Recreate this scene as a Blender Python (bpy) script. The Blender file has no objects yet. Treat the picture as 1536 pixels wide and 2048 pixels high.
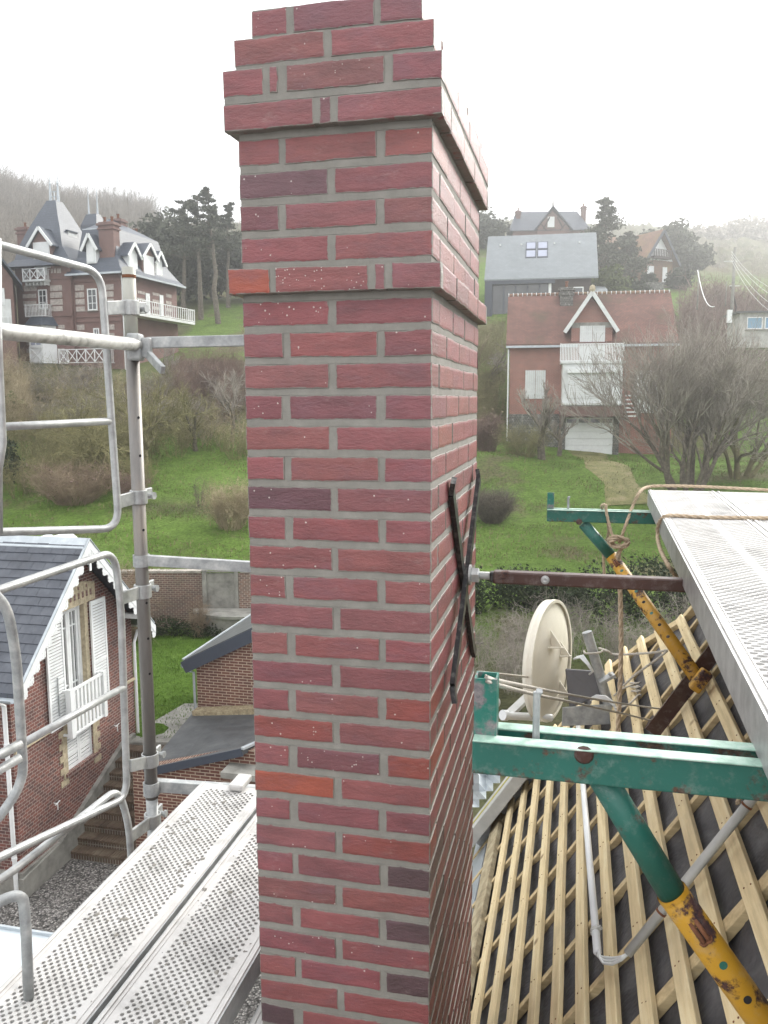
import bpy, bmesh, math, random
import numpy as np
from mathutils import Vector, Matrix
random.seed(7); RNG = np.random.default_rng(7)
R = math.radians
sc = bpy.context.scene
# ------------------------------------------------------------------ camera
CAMZ = 10.0
F_PX, PITCH, ROLL = 1655.0, R(7.70), R(0.224)
cam = bpy.data.cameras.new('camera'); camo = bpy.data.objects.new('camera', cam)
sc.collection.objects.link(camo); sc.camera = camo
cam.sensor_fit = 'HORIZONTAL'; cam.sensor_width = 36.0; cam.lens = F_PX/1536*36.0
cam.clip_start = 0.05; cam.clip_end = 3000
camo.location = (0, 0, CAMZ)
camo.rotation_euler = (Matrix.Rotation(math.pi/2-PITCH, 4, 'X') @ Matrix.Rotation(-ROLL, 4, 'Z')).to_euler()
# ------------------------------------------------------------------ sky, sun, exposure
SUN_EL, SUN_AZ = R(30), R(41)          # azimuth measured from +Y towards +X
w = bpy.data.worlds.new("World"); sc.world = w; w.use_nodes = True
nt = w.node_tree; nt.nodes.clear()
wo = nt.nodes.new('ShaderNodeOutputWorld'); bg = nt.nodes.new('ShaderNodeBackground')
sk = nt.nodes.new('ShaderNodeTexSky'); sk.sky_type = 'NISHITA'; sk.sun_disc = False
sk.sun_elevation = SUN_EL; sk.sun_rotation = SUN_AZ; sk.dust_density = 4.0; sk.air_density = 1.0
hs = nt.nodes.new('ShaderNodeHueSaturation'); hs.inputs['Saturation'].default_value = 0.25
mx = nt.nodes.new('ShaderNodeMix'); mx.data_type = 'RGBA'; mx.inputs[0].default_value = 0.8
tc = nt.nodes.new('ShaderNodeTexCoord'); nz = nt.nodes.new('ShaderNodeTexNoise'); nz.inputs['Scale'].default_value = 2.2
nz.inputs['Detail'].default_value = 5
cr = nt.nodes.new('ShaderNodeValToRGB'); cr.color_ramp.elements[0].position = .3; cr.color_ramp.elements[1].position = .75
cr.color_ramp.elements[0].color = (18.2, 18.3, 18.5, 1); cr.color_ramp.elements[1].color = (20.5, 20.5, 20.5, 1)
nt.links.new(tc.outputs['Generated'], nz.inputs['Vector']); nt.links.new(nz.outputs['Fac'], cr.inputs['Fac'])
nt.links.new(sk.outputs[0], hs.inputs['Color']); nt.links.new(hs.outputs[0], mx.inputs[6]); nt.links.new(cr.outputs[0], mx.inputs[7])
nt.links.new(mx.outputs[2], bg.inputs['Color']); bg.inputs['Strength'].default_value = 0.1
nt.links.new(bg.outputs[0], wo.inputs['Surface'])
sun = bpy.data.lights.new('sun', 'SUN'); sun.energy = 3.7; sun.angle = R(12); sun.color = (1.0, .96, .88)
suno = bpy.data.objects.new('sun', sun); sc.collection.objects.link(suno)
sd = Vector((math.sin(SUN_AZ)*math.cos(SUN_EL), math.cos(SUN_AZ)*math.cos(SUN_EL), math.sin(SUN_EL)))
suno.rotation_euler = (-sd).to_track_quat('-Z', 'Y').to_euler()
sc.view_settings.view_transform = 'Standard'; sc.view_settings.look = 'None'
sc.view_settings.gamma = 1.0; sc.view_settings.exposure = 0.56
# ------------------------------------------------------------------ pixel <-> place
YAW = R(13.1)
RV = Vector((math.cos(YAW), -math.sin(YAW), 0)); UV_ = Vector((math.sin(YAW), math.cos(YAW), 0)); ZV = Vector((0, 0, 1))
CAM = Vector((0, 0, CAMZ))
def ray(x, y):
    u = (x-768)/F_PX; v = (1024-y)/F_PX
    c, s = math.cos(ROLL), math.sin(ROLL)
    X = u*c-v*s; up = u*s+v*c
    c, s = math.cos(PITCH), math.sin(PITCH)
    return Vector((X, c+up*s, -s+up*c))
def at(x, y, Y):
    r = ray(x, y); return CAM+r*(Y/r.y)
def onz(x, y, z):
    r = ray(x, y); return CAM+r*((z-CAMZ)/r.z)
def hit(x, y, P, N):
    r = ray(x, y); return CAM+r*((P-CAM).dot(N)/r.dot(N))
def rl(r, u, z):        # building frame (right, along, height) -> world
    return CAM+RV*r+UV_*u+ZV*z
# ------------------------------------------------------------------ materials
def nodes(name):
    m = bpy.data.materials.new(name); m.use_nodes = True
    n = m.node_tree.nodes; b = n['Principled BSDF']; return m, m.node_tree, n, b
def noise(t, scale, detail=4, rough=.6, coord='Object', stretch=None):
    tc = t.nodes.new('ShaderNodeTexCoord'); n = t.nodes.new('ShaderNodeTexNoise')
    n.inputs['Scale'].default_value = scale; n.inputs['Detail'].default_value = detail; n.inputs['Roughness'].default_value = rough
    if stretch:
        mp = t.nodes.new('ShaderNodeMapping'); mp.inputs['Scale'].default_value = stretch
        t.links.new(tc.outputs[coord], mp.inputs[0]); t.links.new(mp.outputs[0], n.inputs['Vector'])
    else: t.links.new(tc.outputs[coord], n.inputs['Vector'])
    return n.outputs['Fac']
def ramp(t, fac, stops):
    c = t.nodes.new('ShaderNodeValToRGB'); e = c.color_ramp.elements
    while len(e) < len(stops): e.new(.5)
    for i, (p, col) in enumerate(stops):
        e[i].position = p; e[i].color = (col[0], col[1], col[2], 1) if hasattr(col, '__len__') else (col, col, col, 1)
    t.links.new(fac, c.inputs['Fac']); return c.outputs['Color']
def mixc(t, fac, a, b, mode='MIX'):
    m = t.nodes.new('ShaderNodeMix'); m.data_type = 'RGBA'; m.blend_type = mode
    for s, v in ((0, fac), (6, a), (7, b)):
        if hasattr(v, 'is_linked') or hasattr(v, 'node'): t.links.new(v, m.inputs[s])
        elif s == 0: m.inputs[0].default_value = v
        else: m.inputs[s].default_value = (v[0], v[1], v[2], 1)
    return m.outputs[2]
def bump(t, b, h, strength=.3, dist=.01, normal=None):
    n = t.nodes.new('ShaderNodeBump'); n.inputs['Strength'].default_value = strength; n.inputs['Distance'].default_value = dist
    t.links.new(h, n.inputs['Height']); t.links.new(n.outputs[0], b.inputs['Normal'])
def sc3(c, k): return tuple(min(1, x*k) for x in c)
def plain(name, col, rough=.7, metal=0, var=.25, scale=6, bmp=.15, bs=60, bd=.004, coord='Object', stretch=None, col2=None, spec=None):
    m, t, n, b = nodes(name)
    f = noise(t, scale, 6, .65, coord, stretch)
    c2 = col2 or sc3(col, 1+var)
    t.links.new(ramp(t, f, [(.32, sc3(col, 1-var)), (.5, col), (.7, c2)]), b.inputs['Base Color'])
    b.inputs['Roughness'].default_value = rough; b.inputs['Metallic'].default_value = metal
    if spec is not None: b.inputs['Specular IOR Level'].default_value = spec
    if bmp: bump(t, b, noise(t, bs, 4, .6, coord, stretch), bmp, bd)
    return m
def brickmat(name, c1, c2, mortar, bw=.22, bh=.07, ms=.012, off=.5, var=.35, rough=.85, bmp=.4, patch=None, pscale=.6, squash=1, bias=0):
    m, t, n, b = nodes(name)
    tc = n.new('ShaderNodeTexCoord'); br = n.new('ShaderNodeTexBrick')
    t.links.new(tc.outputs['UV'], br.inputs['Vector'])
    for k, v in (('Scale', 1), ('Mortar Size', ms), ('Mortar Smooth', .15), ('Bias', bias), ('Brick Width', bw), ('Row Height', bh)): br.inputs[k].default_value = v
    br.offset = off; br.inputs['Color1'].default_value = (*c1, 1); br.inputs['Color2'].default_value = (*c2, 1); br.inputs['Mortar'].default_value = (*mortar, 1)
    nf = noise(t, pscale, 6, .7); g = ramp(t, nf, [(.3, 1-var), (.7, 1+var*.6)])
    c = mixc(t, 1, br.outputs['Color'], g, 'MULTIPLY')
    if patch: c = mixc(t, ramp(t, noise(t, pscale*1.7, 7, .7), [(.52, 0), (.68, .75)]), c, patch)
    t.links.new(c, b.inputs['Base Color']); b.inputs['Roughness'].default_value = rough
    inv = n.new('ShaderNodeMath'); inv.operation = 'SUBTRACT'; inv.inputs[0].default_value = 1
    t.links.new(br.outputs['Fac'], inv.inputs[1]); bump(t, b, inv.outputs[0], bmp, .008)
    return m
def paint(name, col, rust=(.06, .03, .02), amount=.6, rough=.45, scale=9, rust2=(.2, .08, .03), worn=None):
    m, t, n, b = nodes(name)
    f = noise(t, scale, 10, .68); f2 = noise(t, scale*9, 5, .7)
    base = ramp(t, noise(t, 4, 5), [(.3, sc3(col, .8)), (.7, sc3(col, 1.15))])
    if worn: base = mixc(t, ramp(t, noise(t, 14, 8, .7), [(.55, 0), (.72, .55)]), base, worn)
    rc = ramp(t, f2, [(.4, rust), (.65, rust2)])
    k = ramp(t, f, [(amount-.012, 0), (amount+.05, 1)])
    k2 = ramp(t, f2, [(.66, 0), (.70, 1)])
    c = mixc(t, k, base, rc); c = mixc(t, k2, c, rc); c = mixc(t, ramp(t, noise(t, 28, 9, .75), [(.50, 0), (.72, .30)]), c, (.34, .33, .31))
    t.links.new(c, b.inputs['Base Color'])
    t.links.new(ramp(t, f, [(amount, rough), (amount+.04, .9)]), b.inputs['Roughness'])
    bump(t, b, f, .35, .003)
    return m
WHITE = plain('white_paint', (.74, .76, .76), .5, var=.06, bmp=.05)
WHITE_OLD = plain('weathered_white_paint', (.62, .64, .63), .6, var=.12, scale=2, bmp=.08)
GALV = plain('galvanised_steel', (.40, .41, .41), .45, .4, var=.25, scale=18, bmp=.15, bs=60, bd=.002, col2=(.52, .53, .52))
GALV_D = plain('dull_galvanised_steel', (.36, .375, .38), .55, .3, var=.28, scale=20, bmp=.15, bs=70, bd=.002, col2=(.52, .53, .52))
def timber(name, col, col2, st):
    m, t, n, b = nodes(name); c = ramp(t, noise(t, 5, 7, .65, 'Object', st), [(.3, sc3(col, .74)), (.5, col), (.7, col2)])
    tc = n.new('ShaderNodeTexCoord'); v = n.new('ShaderNodeTexVoronoi'); v.inputs['Scale'].default_value = 3.6; t.links.new(tc.outputs['Object'], v.inputs['Vector'])
    c = mixc(t, ramp(t, v.outputs['Distance'], [(.03, .85), (.075, 0)]), c, (.17, .10, .045))
    c = mixc(t, ramp(t, noise(t, 2.3, 6, .7), [(.5, 0), (.7, .5)]), c, (.40, .33, .22))
    t.links.new(c, b.inputs['Base Color']); b.inputs['Roughness'].default_value = .8; bump(t, b, noise(t, 25, 5, .65, 'Object', st), .35, .003); return m
GALV_W = plain('pale_zinc_deck', (.54, .53, .515), .5, .25, var=.32, scale=6, bmp=.2, bs=90, bd=.0015, col2=(.56, .555, .545))
GALV_B = plain('worn_steel_pole', (.22, .21, .20), .5, .45, var=.3, scale=5, bmp=.15, bs=60, bd=.002, stretch=(1, 1, .25), col2=(.33, .29, .24))
POLE_TOP = plain('pale_zinc_pole', (.38, .38, .34), .5, .3, var=.15, scale=6, stretch=(1, 1, .3), bmp=.1)
DARK = plain('dark_recess', (.015, .015, .017), .9, var=.1, bmp=0)
BLACKP = plain('black_painted_iron', (.022, .022, .024), .35, .3, var=.4, scale=45, bmp=.4, bs=80, bd=.002, col2=(.12, .12, .11))
RUST = paint('brown_rusty_steel', (.060, .026, .020), amount=.62, rough=.35, scale=12, rust=(.03, .02, .02), rust2=(.12, .05, .03))
RUSTP = plain('rust', (.17, .07, .035), .9, var=.4, scale=30, bmp=.4)
GREEN = paint('chipped_green_paint', (.019, .125, .098), amount=.55, scale=13, worn=(.16, .30, .25), rust=(.05, .035, .03), rust2=(.14, .07, .04))
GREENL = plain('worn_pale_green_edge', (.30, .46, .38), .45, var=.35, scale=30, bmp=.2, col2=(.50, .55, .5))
POSTG = paint('scraped_grey_green_post', (.015, .15, .115), amount=.49, scale=16, rust=(.12, .11, .12), rust2=(.22, .20, .20), worn=(.2, .2, .2))
YELLOW = paint('chipped_yellow_paint', (.50, .27, .022), amount=.535, scale=15, rust=(.035, .02, .025), rust2=(.10, .04, .03))
WOOD = timber('fresh_sawn_pine', (.66, .53, .31), (.74, .64, .42), (9, .7, 9))
WOOD2 = plain('pale_sawn_pine', (.50, .39, .22), .8, var=.22, scale=5, bmp=.25, bs=25, bd=.003, stretch=(.7, 9, 9), col2=(.62, .5, .3))
WOOD_OLD = plain('lichened_grey_timber', (.33, .27, .17), .9, var=.45, scale=14, bmp=.5, bs=60, col2=(.5, .44, .3))
MEMB = plain('dark_roof_membrane', (.068, .066, .070), .55, var=.3, scale=5, bmp=.6, bs=6, bd=.03, col2=(.125, .122, .125))
ROPE = plain('hemp_rope', (.44, .35, .25), .95, var=.25, scale=60, bmp=.6, bs=300, bd=.001)
ROPE2 = plain('pale_cord', (.45, .42, .37), .9, var=.2, scale=80, bmp=.5, bs=300, bd=.001)
PVC = plain('white_pvc', (.72, .74, .75), .35, var=.05, bmp=.03)
PVCG = plain('grey_pvc', (.42, .42, .40), .45, var=.15, scale=8, bmp=.05)
CREAM = plain('cream_dish_plastic', (.72, .68, .58), .45, var=.08, scale=4, bmp=.04, col2=(.76, .73, .64))
GREYP = plain('grey_plastic', (.14, .14, .15), .5, var=.12, bmp=.06)
ZINC = plain('zinc_sheet', (.42, .46, .49), .4, .4, var=.1, scale=3, bmp=.05, col2=(.52, .56, .58))
ZINC_L = plain('pale_zinc_roof', (.55, .60, .63), .45, .2, var=.07, scale=1.5, bmp=.05)
GLASS = plain('dark_window_glass', (.05, .055, .06), .08, 0, var=.3, scale=1.2, bmp=0, spec=.8)
GLASS_S = plain('painted_sky_glass', (.32, .35, .45), .1, 0, var=.1, scale=1, bmp=0, spec=.8)  # pale sky reflection painted into the base colour of the glass
CONC = plain('weathered_concrete', (.26, .255, .23), .9, var=.4, scale=2.5, bmp=.3, bs=30, bd=.01, col2=(.34, .33, .30))
STONE = plain('cream_stone', (.42, .36, .25), .9, var=.3, scale=12, bmp=.4, bs=40, bd=.01)
MORTAR = plain('fresh_grey_mortar', (.215, .205, .185), .95, var=.12, scale=18, bmp=.5, bs=240, bd=.0015, col2=(.25, .238, .215))
SLATE = brickmat('dark_slates', (.055, .062, .078), (.082, .09, .11), (.025, .027, .03), .22, .16, .006, var=.2, rough=.5, bmp=.5)
SLATE_F = plain('worn_dark_slate', (.075, .08, .085), .55, var=.3, scale=3, bmp=.35, bs=12, bd=.01, col2=(.11, .115, .115))
SLATE_FAR = brickmat('blue_slates', (.06, .075, .10), (.08, .095, .125), (.035, .04, .05), .25, .2, .01, var=.15, rough=.5)
SLATE_NEW = brickmat('pale_grey_slates', (.20, .225, .24), (.24, .265, .28), (.15, .165, .175), .3, .2, .012, var=.15, rough=.5)
TILES = brickmat('mossy_red_clay_tiles', (.23, .110, .085), (.165, .085, .068), (.08, .052, .042), .2, .13, .012, var=.45, patch=(.085, .07, .04), pscale=.45)
TILES_L = brickmat('orange_clay_tiles', (.26, .14, .09), (.2, .12, .08), (.1, .07, .05), .25, .2, .012, var=.3, patch=(.2, .17, .06), pscale=.4)
BRICK_H = brickmat('dark_red_house_brick', (.21, .070, .052), (.095, .045, .042), (.40, .36, .32), .155, .0705, .0062, var=.35, pscale=.7)
BRICK_W = brickmat('old_garden_wall_brick', (.21, .11, .08), (.13, .08, .065), (.44, .40, .34), .19, .075, .009, var=.4, patch=(.16, .135, .09), pscale=.5)
BRICK_O = brickmat('brown_outbuilding_brick', (.165, .065, .043), (.12, .052, .04), (.50, .42, .33), .225, .0725, .009, var=.3)
BRICK_S = brickmat('mossy_step_brick', (.13, .085, .06), (.09, .065, .05), (.3, .28, .24), .065, .23, .009, off=0, var=.5, patch=(.09, .085, .05), pscale=1.3)
BRICK_V = brickmat('villa_brick', (.19, .100, .085), (.155, .085, .075), (.26, .20, .18), .22, .075, .008, var=.25)
BRICK_R = brickmat('bright_red_brick', (.32, .130, .10), (.245, .105, .085), (.46, .34, .29), .22, .075, .008, var=.25)
FLINT = plain('grey_flint_panel', (.40, .36, .33), .9, var=.35, scale=6, bmp=.5, bs=12, bd=.03)
FLINTD = brickmat('dark_flint_wall', (.10, .10, .09), (.05, .05, .045), (.17, .165, .15), .16, .12, .03, var=.5, patch=(.5, .5, .46), pscale=3)
BOARD_D = plain('dark_timber_cladding', (.055, .04, .036), .8, var=.25, scale=3, stretch=(.5, .5, 12), bmp=.3, bs=20)
NAVY = plain('navy_grey_panel', (.045, .055, .075), .5, var=.08, bmp=0)
GRAVEL = None
def gravel():
    m, t, n, b = nodes('beach_pebble_gravel')
    tc = n.new('ShaderNodeTexCoord'); v = n.new('ShaderNodeTexVoronoi'); v.inputs['Scale'].default_value = 26; v.inputs['Randomness'].default_value = 1
    t.links.new(tc.outputs['Object'], v.inputs['Vector'])
    sp = n.new('ShaderNodeSeparateColor'); t.links.new(v.outputs['Color'], sp.inputs[0])
    c = ramp(t, sp.outputs[0], [(0, (.09, .085, .08)), (.3, (.24, .225, .21)), (.65, (.42, .40, .38)), (1, (.70, .67, .63))])
    d = ramp(t, v.outputs['Distance'], [(0, 1), (.5, .5), (.8, .15)])
    c = mixc(t, 1, c, d, 'MULTIPLY'); t.links.new(c, b.inputs['Base Color']); b.inputs['Roughness'].default_value = .8
    bump(t, b, d, 1, .03); return m
GRAVEL = gravel()
def grass(name, g1, g2, dry, amt=.5, big=.12):
    m, t, n, b = nodes(name)
    c = ramp(t, noise(t, 2.2, 10, .75), [(.3, sc3(g1, .6)), (.5, g1), (.7, g2)])
    c = mixc(t, ramp(t, noise(t, big, 6, .62), [(amt, 0), (amt+.14, .85)]), c, dry)
    c = mixc(t, ramp(t, noise(t, 14, 5, .7), [(.35, .65), (.6, 0)]), c, sc3(g1, .35))
    t.links.new(c, b.inputs['Base Color']); b.inputs['Roughness'].default_value = .95; b.inputs['Specular IOR Level'].default_value = .1
    bump(t, b, noise(t, 9, 8, .8), 1, .12); return m
LAWN = grass('mown_lawn', (.105, .195, .028), (.155, .25, .045), (.17, .17, .05), .60, .4)
def hill_mat():
    m, t, n, b = nodes('rough_pasture')
    c = ramp(t, noise(t, 1.3, 12, .8), [(.30, (.095, .155, .03)), (.5, (.16, .265, .05)), (.72, (.25, .36, .09))])
    dry = ramp(t, noise(t, 3, 10, .75), [(.35, (.13, .115, .065)), (.65, (.25, .22, .13))])
    scrub = ramp(t, noise(t, .35, 12, .78), [(.33, (.07, .06, .042)), (.5, (.13, .11, .075)), (.66, (.24, .20, .13))])
    k = ramp(t, noise(t, .11, 8, .68), [(.53, 0), (.60, .9)])
    c = mixc(t, k, c, dry)
    at_ = n.new('ShaderNodeAttribute'); at_.attribute_name = 'scrub'
    c = mixc(t, at_.outputs['Fac'], c, scrub)
    c = mixc(t, ramp(t, noise(t, 8, 6, .7), [(.36, .6), (.55, 0)]), c, (.025, .032, .01))
    t.links.new(c, b.inputs['Base Color']); b.inputs['Roughness'].default_value = .95; b.inputs['Specular IOR Level'].default_value = .1
    bump(t, b, noise(t, 6, 9, .85), 1, .2); return m
HILL = hill_mat()
def bark(name, a, b_, sc_=6): return plain(name, a, .95, var=.35, scale=sc_, bmp=.3, bs=30, bd=.01, col2=b_, spec=.1)
BARK = bark('grey_brown_bark', (.155, .135, .11), (.26, .23, .18))
BARK_G = bark('lichen_green_bark', (.16, .145, .08), (.27, .25, .14), 1.2)
TWIG = bark('grey_twigs', (.29, .26, .225), (.50, .46, .40), 1.1)
TWIG_R = bark('reddish_twigs', (.22, .155, .13), (.33, .25, .21), 1.2)
TWIG_Y = bark('straw_stems', (.36, .30, .20), (.52, .44, .30), 1.2)
TWIG_B = bark('brown_dry_stems', (.28, .215, .155), (.46, .37, .27), 1.2)
TWIG_O = bark('olive_mossy_twigs', (.23, .215, .11), (.42, .39, .21), 1.0)
def leafm(name, a, b_, s=3): return plain(name, a, .8, var=.4, scale=s, bmp=0, col2=b_, spec=.2)
PINE = leafm('dark_pine_needles', (.10, .11, .08), (.19, .20, .145))
IVY = leafm('dark_evergreen_leaves', (.03, .045, .02), (.07, .085, .04))
BUSHG = leafm('yellow_green_leaves', (.10, .13, .04), (.16, .19, .06))
TUFT = leafm('grass_blades', (.135, .225, .04), (.24, .34, .10), .5)
TUFTD = leafm('dry_grass_blades', (.20, .17, .09), (.30, .26, .15), .5)
# ------------------------------------------------------------------ things and meshes
COL = sc.collection
GRP = {}
class Thing:
    def __init__(s, name, label, cat, loc, rz=0.0, group=None):
        s.o = bpy.data.objects.new(name, None); COL.objects.link(s.o); s.o.empty_display_size = .2
        s.o.location = loc; s.o.rotation_euler = (0, 0, rz)
        s.o['label'] = label; s.o['category'] = cat
        if group: s.o['group'] = group
        s.M = Matrix.Translation(Vector(loc)) @ Matrix.Rotation(rz, 4, 'Z'); s.I = s.M.inverted()
    def loc(s, P): return s.I @ Vector(P)
    def on(s, px, py, axis, val):       # pixel -> local coordinates on the local plane axis=val
        o = s.I @ CAM; d = s.I.to_3x3() @ ray(px, py); k = (val-o[axis])/d[axis]; return o+d*k
def tagmesh(o, label, cat, group=None):
    o['label'] = label; o['category'] = cat
    if group: o['group'] = group
    return o
def autouv(me):
    uv = me.uv_layers.new(name='UVMap').data
    vs = [v.co for v in me.vertices]; arr = [0.0]*(2*len(me.loops))
    for p in me.polygons:
        n = p.normal
        if abs(n.z) > .98 or n.length < .5: t1 = Vector((1, 0, 0)); t2 = Vector((0, 1, 0))
        else: t1 = ZV.cross(n).normalized(); t2 = n.cross(t1)
        for li in p.loop_indices:
            c = vs[me.loops[li].vertex_index]; arr[2*li] = c.dot(t1); arr[2*li+1] = c.dot(t2)
    uv.foreach_set('uv', arr)
class MB:
    def __init__(s): s.v = []; s.f = []; s.cols = None
    def add(s, vs, fs):
        b = len(s.v); s.v += [Vector(p) for p in vs]; s.f += [tuple(b+i for i in f) for f in fs]; return s
    def box(s, x0, x1, y0, y1, z0, z1):
        v = [(x, y, z) for z in (z0, z1) for y in (y0, y1) for x in (x0, x1)]
        return s.add(v, [(0, 2, 3, 1), (4, 5, 7, 6), (0, 1, 5, 4), (2, 6, 7, 3), (0, 4, 6, 2), (1, 3, 7, 5)])
    def hexa(s, b4, t4):
        return s.add(list(b4)+list(t4), [(3, 2, 1, 0), (4, 5, 6, 7), (0, 1, 5, 4), (1, 2, 6, 5), (2, 3, 7, 6), (3, 0, 4, 7)])
    def bar(s, p0, p1, w_, h, up=(0, 0, 1)):
        p0 = Vector(p0); p1 = Vector(p1); d = (p1-p0).normalized(); up = Vector(up)
        sd_ = d.cross(up).normalized()*(w_/2); u2 = sd_.cross(d).normalized()*(h/2)
        a = [p0-sd_-u2, p0+sd_-u2, p0+sd_+u2, p0-sd_+u2]; return s.hexa(a, [q+(p1-p0) for q in a])
    def prism(s, pts, off):
        n = len(pts); pts = [Vector(p) for p in pts]; off = Vector(off)
        return s.add(pts+[p+off for p in pts], [tuple(range(n))[::-1], tuple(range(n, 2*n))]+[(i, (i+1) % n, n+(i+1) % n, n+i) for i in range(n)])
    def poly(s, pts): return s.add(pts, [tuple(range(len(pts)))])
    def tube(s, pts, r, n=8, caps=True, r1=None):
        pts = [Vector(p) for p in pts]; m = len(pts); rs = r if hasattr(r, '__len__') else [r+((r1-r)*i/(m-1) if r1 is not None else 0) for i in range(m)]
        vs = []; prev = None
        for i, p in enumerate(pts):
            d = (pts[min(i+1, m-1)]-pts[max(i-1, 0)])
            d = d.normalized() if d.length > 1e-9 else Vector((0, 0, 1))
            if prev is None: a = d.orthogonal().normalized()
            else:
                a = prev-d*prev.dot(d); a = a.normalized() if a.length > 1e-6 else d.orthogonal().normalized()
            prev = a; b = d.cross(a)
            for k in range(n):
                t = 2*math.pi*k/n; vs.append(p+(a*math.cos(t)+b*math.sin(t))*rs[i])
        fs = [(i*n+k, i*n+(k+1) % n, (i+1)*n+(k+1) % n, (i+1)*n+k) for i in range(m-1) for k in range(n)]
        if caps: fs += [tuple(range(n))[::-1], tuple((m-1)*n+k for k in range(n))]
        return s.add(vs, fs)
    def lathe(s, prof, O, A, n=48, close=False):     # prof: (radius, height along A)
        O = Vector(O); A = Vector(A).normalized(); a = A.orthogonal().normalized(); b = A.cross(a)
        vs = [O+A*h+(a*math.cos(2*math.pi*k/n)+b*math.sin(2*math.pi*k/n))*r for r, h in prof for k in range(n)]
        fs = [(i*n+k, i*n+(k+1) % n, (i+1)*n+(k+1) % n, (i+1)*n+k) for i in range(len(prof)-1) for k in range(n)]
        if close: fs += [tuple(range(n))[::-1], tuple((len(prof)-1)*n+k for k in range(n))]
        return s.add(vs, fs)
    def build(s, name, mat, parent=None, world=False, smooth=False, bevel=0, seg=2, label=None, recalc=True):
        vs = s.v
        if world and isinstance(parent, Thing): vs = [parent.I @ p for p in vs]
        me = bpy.data.meshes.new(name); me.from_pydata([tuple(p) for p in vs], [], s.f)
        if recalc:
            bm = bmesh.new(); bm.from_mesh(me); bmesh.ops.recalc_face_normals(bm, faces=bm.faces); bm.to_mesh(me); bm.free()
        autouv(me); me.materials.append(mat)
        if smooth: me.polygons.foreach_set('use_smooth', [True]*len(me.polygons))
        o = bpy.data.objects.new(name, me); COL.objects.link(o)
        if parent is not None: o.parent = parent.o if isinstance(parent, Thing) else parent
        if bevel:
            bv = o.modifiers.new('bevel', 'BEVEL'); bv.width = bevel; bv.segments = seg; bv.limit_method = 'ANGLE'; bv.angle_limit = R(40)
        if smooth or bevel: 
            for p in me.polygons: p.use_smooth = bool(smooth)
        if label: o['label'] = label
        return o
def npmesh(name, V, Fq, mat, parent=None, smooth=False):
    """fast mesh from numpy arrays; Fq is (n, k) faces"""
    me = bpy.data.meshes.new(name); k = Fq.shape[1]; n = len(Fq)
    me.vertices.add(len(V)); me.vertices.foreach_set('co', V.astype(np.float32).ravel())
    me.loops.add(n*k); me.loops.foreach_set('vertex_index', Fq.astype(np.int32).ravel())
    me.polygons.add(n); me.polygons.foreach_set('loop_start', np.arange(0, n*k, k, dtype=np.int32))
    me.polygons.foreach_set('loop_total', np.full(n, k, dtype=np.int32)); me.update(calc_edges=True)
    me.materials.append(mat); o = bpy.data.objects.new(name, me); COL.objects.link(o)
    if smooth: me.polygons.foreach_set('use_smooth', [True]*n)
    if parent is not None: o.parent = parent.o if isinstance(parent, Thing) else parent
    return o
def struct(o): o['kind'] = 'structure'; return o
def stuff(o, label=None, cat=None):
    o['kind'] = 'stuff'
    if label: o['label'] = label; o['category'] = cat
    return o
def fbox(mb, face, a0, a1, z0, z1, d0, d1):
    """box on a wall: face=(axis, value, outward sign); a along the wall, z up, d outwards"""
    ax, v, sg = face; lo, hi = sorted((v+sg*d0, v+sg*d1)); a0, a1 = sorted((a0, a1)); z0, z1 = sorted((z0, z1))
    return mb.box(a0, a1, lo, hi, z0, z1) if ax == 1 else mb.box(lo, hi, a0, a1, z0, z1)
def window(par, face, a0, a1, z0, z1, nx=2, nz=3, fr=.06, frame=WHITE, glass=GLASS, sill=True, d=.0):
    m = MB(); a0, a1 = sorted((a0, a1)); z0, z1 = sorted((z0, z1))
    fbox(m, face, a0, a0+fr, z0, z1, d, d+.06); fbox(m, face, a1-fr, a1, z0, z1, d, d+.06)
    fbox(m, face, a0+fr, a1-fr, z0, z0+fr, d, d+.058); fbox(m, face, a0+fr, a1-fr, z1-fr, z1, d, d+.058)
    for i in range(1, nx): a = a0+(a1-a0)*i/nx; fbox(m, face, a-.025, a+.025, z0+fr, z1-fr, d+.002, d+.05)
    for i in range(1, nz): z = z0+(z1-z0)*i/nz; fbox(m, face, a0+fr, a1-fr, z-.02, z+.02, d+.003, d+.046)
    o = m.build('window', frame, par)
    g = MB(); fbox(g, face, a0+.01, a1-.01, z0+.01, z1-.01, d+.004, d+.02); g.build('pane', glass, o)
    if sill: s_ = MB(); fbox(s_, face, a0-.08, a1+.08, z0-.08, z0-.002, .0, .14); s_.build('sill', CONC, o)
    return o
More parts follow.
